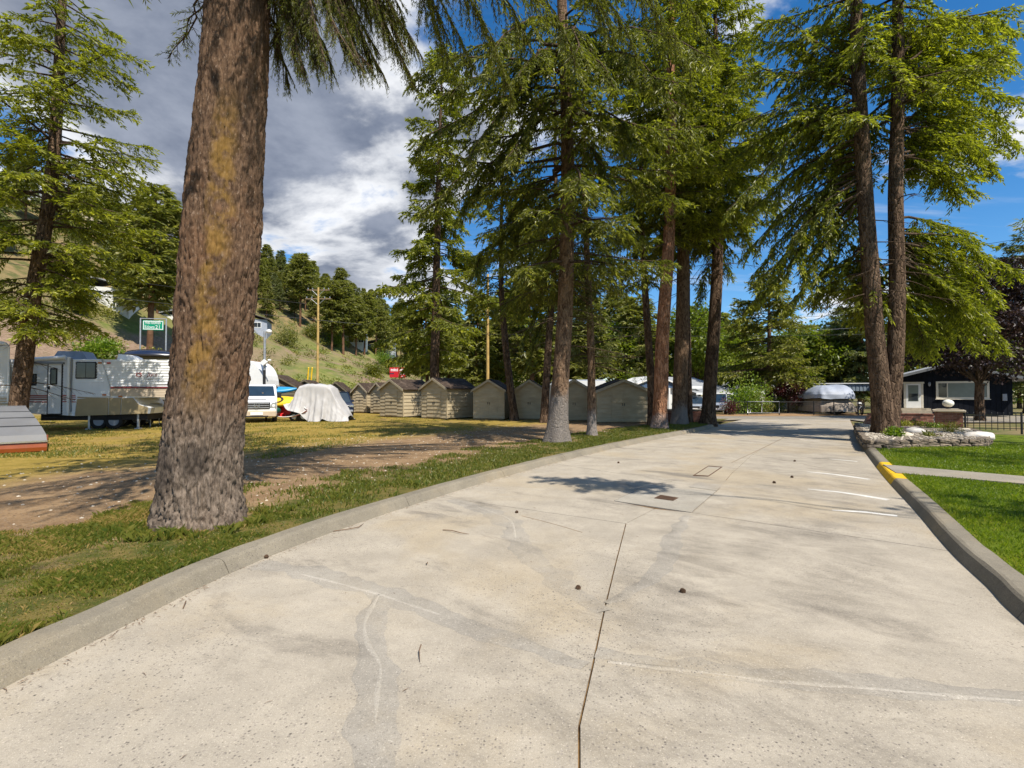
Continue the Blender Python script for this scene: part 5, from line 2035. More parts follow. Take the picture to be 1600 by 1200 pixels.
    # lamps
    for x, y, m in ((157, 566.8, 'amber'), (170.5, 567.3, 'redlamp'), (269, 570.6, 'redlamp'), (163.5, 617, 'amber'), (188.5, 619.4, 'amber')):
        u, z = F.uv(x, y)
        MB().bbox(u - .07, u + .07, -0.06, -0.008, z - .035, z + .035, .012).build('marker_lamp', M[m], root)
    # emblem: a swirl ring, and script lettering with a fine line below
    u, z = F.uv(218, 585.3)
    em = MB()
    for k in range(26):
        a0, a1 = R(30 + k * 12.5), R(30 + (k + 1) * 12.5)
        r0 = .115 + .012 * math.sin(k)
        em.add([(u + math.cos(a0) * r0 * .7, -.042, z + math.sin(a0) * r0 * .5), (u + math.cos(a0) * r0 * 1.1, -.042, z + math.sin(a0) * r0 * .82),
                (u + math.cos(a1) * r0 * 1.1, -.042, z + math.sin(a1) * r0 * .82), (u + math.cos(a1) * r0 * .7, -.042, z + math.sin(a1) * r0 * .5)], [(0, 1, 2, 3)])
    em.tube([(u - .02, -.042, z + .02), (u + .05, -.042, z + .03), (u + .09, -.042, z - .02), (u + .05, -.042, z - .05)], .012, 4)
    em.build('emblem', M['pinkstripe'], root)
    u, z = F.uv(229.5, 588)
    link('lettering', stand_text(text_mesh('Jayco', 0.27, 0.35), u, z, -0.042, 0.42), M['maroon'], root)
    u, z = F.uv(228.5, 592.6)
    MB().box(u, u + .20, -.042, -.03, z, z + .022).build('lettering_line', M['grey'], root)
    # chassis, wheels, jacks
    a, b_ = F.uv(60, 648), F.uv(228, 646)
    MB().box(a[0], b_[0], .15, W_ - .15, .50, b_[1] + .25).build('chassis', M['dark'], root)
    for x in (150, 174):
        u = F.uv(x, 655)[0]
        for y in (.25, W_ - .25):
            w = MB().wheel((u, y, .45), .35, .22).build('wheel', M['rubber'], root)
            MB().disc((u, y, .45), .20, 'y', 18, .16).build('rim', M['grey'], w)
    for x, h in ((136, .1), (213, .1)):
        u = F.uv(x, 650)[0]
        j = MB()
        j.bbox(u - .04, u + .04, .14, .22, .14, F.uv(x, 646)[1] + .05, .006)
        j.bbox(u - .11, u + .11, .07, .29, .09, .14, .006)
        j.build('stabiliser_jack', M['metal'], root)
    st = MB()
    for k in range(2):
        st.bbox(F.uv(77, 650)[0], F.uv(95, 650)[0], -.35 - .22 * k, -.08 - .22 * k, .62 - .2 * k, .65 - .2 * k, .008)
    st.build('folding_step', M['dark'], root)


fifth_wheel()


# ------------------------------------------------------------------ white trailer cut by the left edge of the picture
def edge_trailer():
    B = D(13, 640, 19.0)
    A = B - Vector((.69, .72, 0)) * 4.6
    F = Face(A, B)
    root = thing('travel_trailer', (A.x, A.y, 0), 'white travel trailer with rounded corner, cut off by the left edge of the picture', 'trailer', F.rz)
    L = F.len
    zt, zb_ = F.uv(0, 533)[1], F.uv(0, 634)[1]
    r = .22
    prof = [(0, zb_), (L + .03, zb_), (L, zt - r)] + [(L - r + r * math.sin(a), zt - r + r * math.cos(a)) for a in np.linspace(PI / 2, 0, 6)] + [(0, zt)]
    MB().prism(prof, .012, 2.4).build('body', M['rv_white'], root)
    lapped(MB(), [(0, zb_ + .35), (L + .02, zb_ + .35), (L, zt - r), (L - r, zt - .02), (0, zt - .02)], 0, .12, .03).build('siding', M['rv_white'], root)
    for k in range(3):
        MB().box(0, L + .01, -.016, .005, zb_ + .04 + k * .1, zb_ + .10 + k * .1).build('stripe', M['beige2'] if k else M['tan'], root)
    MB().tube([(L - .02, -.02, zb_ + .1), (L - .02, -.02, zt - r), (L - .15, -.02, zt - .05)], .03, 6).build('corner_moulding', M['white'], root)
    MB().box(.2, L - .1, .2, 2.2, .55, zb_).build('chassis', M['dark'], root)
    for x in (L * .45, L * .45 + .85):
        w = MB().wheel((x, .25, .45), .35, .22).build('wheel', M['rubber'], root)
        MB().disc((x, .25, .45), .21, 'y', 18, .16).build('rim', M['metal'], w)


edge_trailer()


# ------------------------------------------------------------------ low trailer with clamshell lid
def clamshell():
    y0 = 12.95
    root = thing('covered_trailer', (-12.35, y0, 0.1), 'low orange-red trailer under a grey ribbed clamshell lid, at the left edge', 'trailer', R(43))
    # section of the lid: (distance back, height, right edge)
    sec = [(0.0, .29, 0.0), (.06, .45, -.02), (.34, .66, -.12), (.40, .69, -.14), (.72, .87, -.24), (.78, .895, -.26), (1.12, 1.03, -.36), (1.18, 1.05, -.38), (1.62, 1.16, -.46), (2.6, 1.18, -.5)]
    W_ = 3.4
    bounds = [(0, 2), (3, 4), (5, 6), (7, 9)]
    for a, b_ in bounds:
        mb = MB()
        vs, fs = [], []
        for k in range(a, b_ + 1):
            d, h, r = sec[k]
            vs += [(r, d, h), (-W_, d, h), (r, d + .02, h - .05), (-W_, d + .02, h - .05)]
        for k in range(b_ - a):
            o = k * 4
            fs += [(o, o + 1, o + 5, o + 4), (o + 2, o + 6, o + 7, o + 3), (o, o + 4, o + 6, o + 2)]
        o = (b_ - a) * 4
        fs += [(0, 2, 3, 1), (o, o + 1, o + 3, o + 2)]
        mb.add(vs, fs)
        mb.build('lid_panel', M['lidgrey'], root)
    seams = MB()
    for k in (2, 4, 6):
        d, h, r = sec[k]
        d2, h2, r2 = sec[k + 1]
        seams.add([(r, d, h - .03), (-W_, d, h - .03), (-W_, d2, h2 - .03), (r2, d2, h2 - .03)], [(0, 1, 2, 3)])
    seams.build('lid_seam', M['black'], root)
    side = MB()
    n = len(sec)
    side.add([(s[2] - .01, s[0], s[1] - .03) for s in sec] + [(s[2] * .2 - .01, s[0], .27) for s in sec], [(k, k + 1, n + k + 1, n + k) for k in range(n - 1)])
    side.build('lid_side', M['black'], root)
    tub = MB()
    pr = [(-.02, .02), (-.04, .12), (.0, .285), (2.6, .285), (2.6, .02)]
    tub.prism(pr, -W_, .0, 'x')
    tub.build('tub', M['orange'], root)
    MB().box(-W_, .012, -.05, -.02, .255, .30).build('rub_rail', M['chrome'], root)
    for x in (-1.0, -2.6):
        MB().wheel((x, 1.6, .22), .26, .18, 'x').build('wheel', M['rubber'], root)


clamshell()


# ------------------------------------------------------------------ folded tent trailer behind the fifth-wheel's nose
def tent_trailer():
    A, B = D(232, 640, 24.0), D(300, 640, 24.5)
    F = Face(A, B)
    root = thing('tent_trailer', (A.x, A.y, 0.1), 'low folded camping trailer in drab brown, partly under the white trailer nose', 'trailer', F.rz)
    L = F.len
    MB().bbox(0, L, 0, 1.9, .42, 1.12, .03).build('tub', M['tan'], root)
    MB().bbox(-.03, L + .03, -.03, 1.93, 1.14, 1.28, .03).build('lid', M['beige2'], root)
    MB().bbox(-.02, L, -.02, 0.0, .72, .80, .006).build('stripe', M['dark'], root)
    w = MB().wheel((-.05, -.06, .30), .30, .18).build('wheel', M['rubber'], root)
    MB().disc((-.05, -.06, .30), .17, 'y', 16, .14).build('rim', M['metal'], w)
    MB().box(.1, L, .1, 1.8, .2, .42).build('chassis', M['dark'], root)
    MB().tube([(.5, -.1, .02), (.5, -.1, .55)], .022, 6).build('stabiliser_jack', M['metal'], root)


tent_trailer()
p = D(222, 633, 22.6)
bx = thing('tool_box', (p.x, p.y, p.z - 0.14), 'blue-grey metal box on the trailer tongue under the white nose', 'box', -0.3)
MB().prism([(-.35, .0), (.40, -.06), (.62, .18), (-.05, .24)], 0, .5).build('body', M['grey'], bx)
MB().prism([(-.07, .245), (.64, .185), (.62, .21), (-.05, .27)], -.02, .52).build('lid', M['metal'], bx)
MB().tube([(.2, .25, 0.0), (.2, .25, .1 - p.z + .14)], .025, 6).build('support_leg', M['metal'], bx)


# long dark-roofed storage building behind the trailers, with a covered boat on top of its rack
def storage():
    A, B = D(196, 600, 31.0), D(330, 600, 33.0)
    F = Face(A, B)
    root = thing('storage_shelter', (A.x, A.y, 0), 'long drab shelter with thin dark flat roof behind the trailers', 'shelter', F.rz)
    L = F.len
    zt = F.uv(260, 555)[1]
    MB().box(0, L, .1, 4.0, 0, zt - .12).build('wall', paint('shelter_wall', (.16, .155, .125), .8, .12, 1.0), root)
    MB().bbox(-.3, L + .3, -.35, 4.4, zt - .12, zt, .02).build('roof', M['dark'], root)
    p_ = D(237, 552, 31.6)
    r2 = thing('covered_boat', (p_.x, p_.y, zt), 'dark blue upturned boat under a cover on the shelter roof', 'boat', F.rz)
    vs, fs = [], []
    n = 14
    for i in range(n + 1):
        t = i / n
        wd = .62 * math.sin(PI * (.06 + .9 * t)) ** .5
        ht = .34 * math.sin(PI * (.08 + .86 * t)) ** .6 * (1.15 - .3 * t)
        for k in range(9):
            a = PI * k / 8
            vs.append((-1.5 + 3.2 * t, .6 + math.cos(a) * wd, math.sin(a) * ht))
    fs = [(i * 9 + k, i * 9 + k + 1, (i + 1) * 9 + k + 1, (i + 1) * 9 + k) for i in range(n) for k in range(8)]
    MB().add(vs, fs, True).build('hull', M['navy'], r2)
    MB().tube([(-1.5 + 3.2 * t, .6, .03 + .345 * math.sin(PI * (.08 + .86 * t)) ** .6 * (1.15 - .3 * t)) for t in np.linspace(.02, .98, 12)], .03, 5).build('keel', M['black'], r2)


storage()


# ------------------------------------------------------------------ the white van
def van():
    c = G(401, 661, 0.1)
    root = thing('van', (c.x, c.y, .1), 'white van with silver-barred black grille, nose to the camera, beside the great fir', 'van', R(26))
    # body: nose faces -y; half-width 0.98
    hw = .98
    sect = [  # y, half width, bottom, top
        (0.0, .84, .45, .95), (.10, .94, .34, 1.16), (.35, .97, .33, 1.24), (.95, .985, .33, 1.34), (1.15, .985, .33, 1.40), (1.75, .94, .33, 1.96), (2.1, .92, .33, 2.10), (4.9, .92, .35, 2.12), (5.05, .9, .45, 2.05)]

    def ring(y, w, zb_, zt):
        r = .12
        pts = []
        for (cx, cz, a0) in ((w - r, zb_ + r, -90), (w - r * .8, zt - r, 0), (-w + r * .8, zt - r, 90), (-w + r, zb_ + r, 180)):
            for k in range(4):
                a = R(a0 + 30 * k)
                pts.append((cx + math.cos(a) * r * (1 if cz < 1 else .8), y, cz + math.sin(a) * r))
        return pts
    vs = []
    for s in sect:
        vs += ring(*s)
    m = 16
    fs = [(i * m + k, i * m + (k + 1) % m, (i + 1) * m + (k + 1) % m, (i + 1) * m + k) for i in range(len(sect) - 1) for k in range(m)]
    fs += [list(range(m)), list(range((len(sect) - 1) * m, len(sect) * m))]
    MB().add(vs, fs, True).build('body', M['van'], root)
    # windscreen and side windows stand slightly proud of the shell
    MB().add([(-.86, 1.17, 1.44), (.86, 1.17, 1.44), (.78, 1.78, 2.0), (-.78, 1.78, 2.0)], [(0, 1, 2, 3)]).build('windscreen', M['bluglass'], root)
    for sx in (-1, 1):
        MB().add([(sx * .992, 1.45, 1.40), (sx * .965, 2.3, 1.40), (sx * .935, 2.3, 1.92), (sx * .94, 1.82, 1.92)], [(0, 1, 2, 3)]).build('side_window', M['bluglass'], root)
        MB().bbox(sx * 1.09 - .10, sx * 1.09 + .10, 1.25, 1.37, 1.38, 1.66, .03).build('wing_mirror', M['black'], root)
        lamp = MB().prism([(sx * .62, .80), (sx * .93, .84), (sx * .95, 1.12), (sx * .70, 1.05)], -.015, .25).build('headlight', M['chrome'], root)
        MB().disc((sx * .80, -.02, .93), .08, 'y', 14, .02).build('bulb', M['white'], lamp)
        for y in (.85, 4.1):
            w = MB().wheel((sx * .86, y, .34), .34, .24, 'x').build('wheel', M['rubber'], root)
            MB().disc((sx * .86, y, .34), .2, 'x', 16, .25).build('rim', M['metal'], w)
    g = MB().prism([(-.62, .74), (.62, .74), (.66, 1.10), (-.66, 1.10)], -.02, .1).build('grille', M['black'], root)
    for k in range(3):
        MB().bbox(-.60, .60, -.05, -.018, .79 + k * .11, .825 + k * .11, .008).build('grille_bar', M['metal'], g)
    # three-pointed star in a ring
    st = MB()
    for k in range(24):
        a0, a1 = 2 * PI * k / 24, 2 * PI * (k + 1) / 24
        st.add([(math.cos(a) * r, -.075, .92 + math.sin(a) * r) for a, r in ((a0, .115), (a1, .115), (a1, .138), (a0, .138))], [(0, 1, 2, 3)])
    for k in range(3):
        a = R(90 + 120 * k)
        st.add([(math.cos(a) * .125, -.075, .92 + math.sin(a) * .125), (math.cos(a + .9) * .025, -.075, .92 + math.sin(a + .9) * .025), (0, -.09, .92), (math.cos(a - .9) * .025, -.075, .92 + math.sin(a - .9) * .025)], [(0, 1, 2), (0, 2, 3)])
    st.build('emblem', M['chrome'], g)
    bm_ = MB().bbox(-.94, .94, -.10, .20, .30, .66, .06).build('bumper', M['beige2'], root)
    MB().bbox(-.30, .30, -.125, -.09, .42, .58, .006).build('number_plate', M['white'], bm_)
    MB().bbox(-.55, .55, -.112, -.09, .32, .39, .006).build('lower_grille', M['black'], bm_)
    MB().add([(-.45, .34, 1.252), (.45, .34, 1.252), (.45, .46, 1.272), (-.45, .46, 1.272)], [(0, 1, 2, 3)]).build('bonnet_vent', M['black'], root)


van()


# cream over-cab of a motorhome peeking out behind the great fir's trunk
def motorhome():
    p_ = D(398, 590, 33.0)
    root = thing('motorhome', (p_.x - 2.2, p_.y, 0.0), 'motorhome with rounded cream over-cab, mostly hidden behind the great fir', 'motorhome', 0.0)
    zt = D(398, 563, 33).z
    pr = [(-1.5, .7), (2.4, .7), (2.75, 2.3)] + [(2.75 - 1.2 * (1 - math.cos(a)), 2.3 + (zt - 2.3) * math.sin(a)) for a in np.linspace(.2, PI / 2, 8)] + [(-1.5, zt)]
    MB().prism(pr, 0, 2.3).build('body', M['rv_white'], root)
    MB().prism([(1.3, 1.75), (2.80, 1.75), (2.80, 2.28), (1.3, 2.28)], -.02, 2.32).build('trim_band', M['beige2'], root)
    MB().box(-1.4, 2.2, .2, 2.1, .4, .7).build('chassis', M['dark'], root)
    for x in (-.8, 1.6):
        MB().wheel((x, .2, .38), .38, .24).build('wheel', M['rubber'], root)


motorhome()


# ------------------------------------------------------------------ kayaks and canoes on a timber rack
def hull_mesh(L, wd, ht, n=18, k_=10, open_top=False, rocker=.06):
    vs = []
    for i in range(n + 1):
        t = i / n
        e = max(0.02, math.sin(PI * t)) ** .62
        for k in range(k_):
            a = (PI if open_top else 2 * PI) * k / (k_ if not open_top else k_ - 1) + (PI if open_top else 0)
            z = math.sin(a) * ht * (1 if a > PI or open_top else .55) * (.35 + .65 * e)
            vs.append((-L / 2 + L * t, math.cos(a) * wd * e, z + rocker * L * (2 * t - 1) ** 2 * .5))
    fs = []
    for i in range(n):
        for k in range(k_ if not open_top else k_ - 1):
            k2 = (k + 1) % k_
            fs.append((i * k_ + k, i * k_ + k2, (i + 1) * k_ + k2, (i + 1) * k_ + k))
    return MB().add(vs, fs, True)


def boat(name, px, py, dist, L, wd, ht, m, label, rz, ry=0.0, open_top=False, band=True):
    p_ = D(px, py, dist)
    root = thing(name, p_, label, name, rz)
    root.rotation_euler = (ry, 0, rz)
    hull_mesh(L, wd, ht, open_top=open_top).build('hull', m, root)
    if open_top:
        for s in (-1, 1):
            pts = [(-L / 2 + L * t, s * wd * max(.02, math.sin(PI * t)) ** .62, .06 * L * .5 * (2 * t - 1) ** 2 + .01) for t in np.linspace(0, 1, 14)]
            MB().tube(pts, .022, 5).build('gunwale', M['white'], root)
    else:
        c = MB().lathe([(.30, 0), (.33, .03), (.28, .05), (.24, .0)], 14)
        for v in range(len(c.v)):
            x, y, z = c.v[v]
            c.v[v] = (x * 1.5 - .2, y * .75, z + ht * .50)
        c.build('cockpit_rim', M['black'], root)
    return root


boat('kayak', 426, 609, 28.6, 2.6, .34, .24, M['blue'], 'bright blue kayak on the top of the rack behind the white van', .35, 0.5)
boat('kayak', 404, 608, 28.9, 2.7, .36, .24, M['white'], 'white kayak lying beside the blue one above the white van', .3, 0.4)
boat('kayak', 435, 626.5, 27.6, 2.4, .36, .26, M['yellow'], 'yellow kayak on the middle arm of the rack', .28, 0.9)
boat('canoe', 427.5, 641, 27.6, 2.6, .40, .38, M['teal'], 'dark green canoe end pointing at the camera beside the white van', 2.0, 0.0)
boat('canoe', 447, 641, 27.4, 2.5, .42, .36, M['red'], 'red canoe with pale gunwale lying on its side under the yellow kayak', -.12, 1.1, True)
rk = thing('boat_rack', D(440, 655, 27.9), 'timber rack with arms holding the kayaks and canoes', 'rack', .25)
rk.location.z = .1
for x in (-.9, 0.9):
    MB().bbox(x - .05, x + .05, .35, .45, -.05, 1.75, .008).build('post', M['timber'], rk)
    for z in (.45, 1.0, 1.55):
        MB().bbox(x - .04, x + .04, -.45, .40, z, z + .08, .008).build('arm', M['timber'], rk)
MB().bbox(-1.3, 1.3, .30, .38, .9, 1.0, .008).build('rail', M['timber'], rk)


# ------------------------------------------------------------------ vehicle under a white tarp
def tarp_vehicle():
    p_ = D(502, 657, 28.2)
    root = thing('covered_vehicle', (p_.x, p_.y, .1), 'off-road buggy hidden under a rumpled white tarp on a low trailer', 'vehicle', R(4))
    F = Face(D(440, 650, 28.2), D(560, 650, 28.2))
    o = F.uv(502, 650)[0]
    top = [F.uv(x, y) for x, y in [(455, 629), (460, 630), (466, 621), (470, 610), (475, 602.5), (482, 600.5), (500, 600.3), (516, 602), (522, 606), (529, 621), (537, 634), (543, 643), (547, 650)]]
    tu = np.array([t[0] - o for t in top])
    tz = np.array([t[1] - .1 for t in top])
    hem = [F.uv(x, y) for x, y in [(455, 630), (464, 639), (474, 641), (481, 643), (484, 649), (491, 656), (505, 657.5), (512, 651), (517, 654), (530, 657.5), (547, 656)]]
    hu = np.array([t[0] - o for t in hem])
    hz_ = np.array([t[1] - .1 for t in hem])
    nu, nv = 120, 46
    us = np.linspace(tu[0], tu[-1], nu)
    zt = np.interp(us, tu, tz)
    zh = np.maximum(0.02, np.interp(us, hu, hz_))
    vs = np.zeros((nv * 2 - 1, nu, 3))
    half = .80
    for j in range(nv * 2 - 1):
        s = (j - (nv - 1)) / (nv - 1)          # -1 front hem .. 0 top .. 1 back hem
        a = abs(s)
        sg = -1 if s < 0 else 1
        # flat on top to .3, then down the side, flaring towards the hem
        k = np.clip((a - .28) / .72, 0, 1)
        y = half * np.clip(a / .30, 0, 1) * .92 + k * (.10 + .22 * k)
        z = zt + (zh - zt) * k ** 0.92 - .06 * np.clip(a / .3, 0, 1) ** 2
        ends = np.clip(np.minimum(us - us[0], us[-1] - us) / .35, 0.12, 1)
        fold = np.sin(us * 13 + 2.2 * np.sin(us * 3.1) + a * 1.5) * .055 + np.sin(us * 27 + 1.3 + a * 3) * .022
        lean = np.sin(us * 5.0 + 1) * .05
        nse = fbm(np.stack([us * 3.2, np.full(nu, s * 4), np.zeros(nu)], 1), 4, 17) - .5
        vs[j, :, 0] = us + (us / 1.7) * .10 * k + np.sin(us * 9 + a * 6) * .02 * k
        vs[j, :, 1] = sg * (y * (.75 + .25 * ends) + (fold * k + lean * k + nse * .10 * (0.4 + k)))
        vs[j, :, 2] = np.maximum(.015, z + nse * .09 * (1 - k) + nse * .06)
    m = np_mesh('tarp', vs.reshape(-1, 3), grid_faces(nv * 2 - 1, nu), None, True)
    link('tarp', m, M['tarp_white'], root)
    MB().box(-1.5, .6, -.55, .55, .25, .65).build('buggy_frame', M['dark'], root)
    MB().box(-1.7, 1.3, -.75, .75, .30, .38).build('trailer_deck', M['dark'], root)
    for x in (-1.25, -.75):
        w = MB().wheel((x, -.72, .28), .28, .2).build('wheel', M['rubber'], root)
        MB().disc((x, -.72, .28), .14, 'y', 12, .18).build('rim', M['metal'], w)


tarp_vehicle()


# ------------------------------------------------------------------ parked cars
def car(name, loc, rz, L, hw, H, paint_m, label, cat, suv=True, parts=True):
    """nose at -y; lofted body, glass house, wheels, lamps"""
    root = thing(name, loc, label, cat, rz)
    hb = H * .56
    sect = [(0, hw * .82, .35, hb * .80), (.12, hw * .94, .28, hb * .90), (.9, hw, .26, hb * .99), (1.15, hw, .26, hb), (L - .5, hw, .26, hb * 1.02), (L - .08, hw * .95, .30, hb), (L, hw * .85, .40, hb * .92)]

    def ring(y, w, a, b_):
        r = min(.12, (b_ - a) * .3)
        pts = []
        for (cx, cz, a0) in ((w - r, a + r, -90), (w - r, b_ - r, 0), (-w + r, b_ - r, 90), (-w + r, a + r, 180)):
            for k in range(4):
                q = R(a0 + 30 * k)
                pts.append((cx + math.cos(q) * r, y, cz + math.sin(q) * r))
        return pts

    def loft(secs):
        vs = []
        for s in secs:
            vs += ring(*s)
        m = 16
        fs = [(i * m + k, i * m + (k + 1) % m, (i + 1) * m + (k + 1) % m, (i + 1) * m + k) for i in range(len(secs) - 1) for k in range(m)]
        fs += [list(range(m)), list(range((len(secs) - 1) * m, len(secs) * m))]
        return MB().add(vs, fs, True)
    body = loft(sect)
    body.build('body', paint_m, root)
    g0, g1, r0, r1 = (1.15, L - .15, 1.85, L - .45) if suv else (1.3, L - .7, 2.0, L - 1.4)
    house = MB()
    w0, w1 = hw * .94, hw * .76
    zb_, zt = hb - .03, H - .04
    house.add([(-w0, g0, zb_), (w0, g0, zb_), (w0, g1, zb_), (-w0, g1, zb_), (-w1, r0, zt), (w1, r0, zt), (w1, r1, zt), (-w1, r1, zt)],
              [(0, 1, 5, 4), (1, 2, 6, 5), (2, 3, 7, 6), (3, 0, 4, 7), (4, 5, 6, 7)])
    house.build('window_glass', M['bluglass'], root)
    MB().bbox(-w1 - .02, w1 + .02, r0 - .05, r1 + .05, zt - .02, H, .02).build('roof', paint_m, root)
    for sx in (-1, 1):
        pl = MB()
        pl.tube([(sx * w0, g0, zb_), (sx * w1, r0, zt)], .045, 6)
        pl.tube([(sx * w0, g1, zb_), (sx * w1, r1, zt)], .06, 6)
        ym = (r0 + r1) / 2 - .2
        pl.tube([(sx * w0, ym, zb_), (sx * w1, ym, zt)], .045, 6)
        pl.build('pillar', paint_m, root)
        MB().bbox(sx * hw * .72 - .17, sx * hw * .72 + .17, -.01, .2, hb * .66, hb * .84, .03).build('headlight', M['chrome'], root)
        MB().bbox(sx * (hw + .08) - .08, sx * (hw + .08) + .08, 1.35, 1.47, hb + .02, hb + .18, .02).build('wing_mirror', paint_m, root)
        for y in (.85, L - .9):
            w = MB().wheel((sx * (hw - .1), y, .33), .33, .22, 'x').build('wheel', M['rubber'], root)
            MB().disc((sx * (hw - .1), y, .33), .2, 'x', 16, .225).build('rim', M['metal'], w)
    MB().bbox(-hw * .5, hw * .5, -.02, .1, hb * .55, hb * .78, .02).build('grille', M['black'], root)
    MB().bbox(-hw * .85, hw * .85, -.05, .12, .30, hb * .48, .04).build('bumper', M['grey'], root)
    MB().bbox(-.26, .26, -.07, -.04, hb * .40, hb * .40 + .13, .004).build('number_plate', M['white'], root)
    return root


p_ = D(1124, 645, 40.5)
car('suv', (p_.x - .7, 40.0, 0.02), R(-33), 4.4, .9, 1.68, M['silver'], 'silver SUV parked in front of the grey-roofed carport', 'car')
p_ = D(1087, 645, 42.0)
car('sedan', (p_.x - .3, 41.5, .02), R(-20), 4.4, .88, 1.42, M['silver'], 'pale car seen between two kerbside trunks, left of the SUV', 'car', False)
p_ = D(543, 645, 34.0)
car('pickup', (p_.x - .4, 34.0, .08), R(28), 4.8, .9, 1.75, M['navy'], 'dark blue parked vehicle showing between the white tarp and the sheds', 'car')

# ------------------------------------------------------------------ the dark house on the right
def window_unit(root, F, x0, y0, x1, y1, splits, name='window', trim=.10, glassm=None, y=-.03, sill=True, frame_m=None):
    """a window with its own frame, panes and sill, by photo corners"""
    a, b_ = F.uv(x0, y0), F.uv(x1, y1)
    return window_m(root, a[0], b_[0], b_[1], a[1], splits, name, trim, glassm, y, sill, frame_m)


def window_m(root, u0, u1, z0, z1, splits=(0.5,), name='window', trim=.10, glassm=None, y=-.03, sill=True, frame_m=None):
    fm = frame_m or M['trim_cream']
    fr = MB()
    fr.box(u0, u1, y - .02, y + .035, z1 - trim, z1)
    fr.box(u0, u1, y - .02, y + .035, z0, z0 + trim)
    fr.box(u0, u0 + trim, y - .021, y + .034, z0 + trim, z1 - trim)
    fr.box(u1 - trim, u1, y - .021, y + .034, z0 + trim, z1 - trim)
    for s in splits:
        u = u0 + (u1 - u0) * s
        fr.box(u - .03, u + .03, y - .016, y + .03, z0 + trim, z1 - trim)
    w = fr.build(name, fm, root)
    cuts_ = [0] + list(splits) + [1]
    for k in range(len(cuts_) - 1):
        a = u0 + trim + .002 if k == 0 else u0 + (u1 - u0) * cuts_[k] + .032
        b_ = u1 - trim - .002 if k == len(cuts_) - 2 else u0 + (u1 - u0) * cuts_[k + 1] - .032
        MB().box(a, b_, y + .004, y + .014, z0 + trim + .002, z1 - trim - .002).build('pane', (glassm[k] if isinstance(glassm, (list, tuple)) else glassm) or M['glass'], w)
    if sill:
        MB().bbox(u0 - .06, u1 + .06, y - .08, y - .022, z0 - .05, z0 + .0, .006).build('sill', fm, w)
    return w


def gable_roof(mb, u0, u1, ur, y0, y1, ze0, ze1, zr, t=.10):
    mb.add([(u0, y0, ze0), (ur, y0, zr), (u1, y0, ze1), (u0, y1, ze0), (ur, y1, zr), (u1, y1, ze1),
            (u0, y0, ze0 + t), (ur, y0, zr + t), (u1, y0, ze1 + t), (u0, y1, ze0 + t), (ur, y1, zr + t), (u1, y1, ze1 + t)],
           [(0, 1, 4, 3), (1, 2, 5, 4), (6, 9, 10, 7), (7, 10, 11, 8), (0, 6, 7, 1), (1, 7, 8, 2), (3, 4, 10, 9), (4, 5, 11, 10), (0, 3, 9, 6), (2, 8, 11, 5)])
    return mb


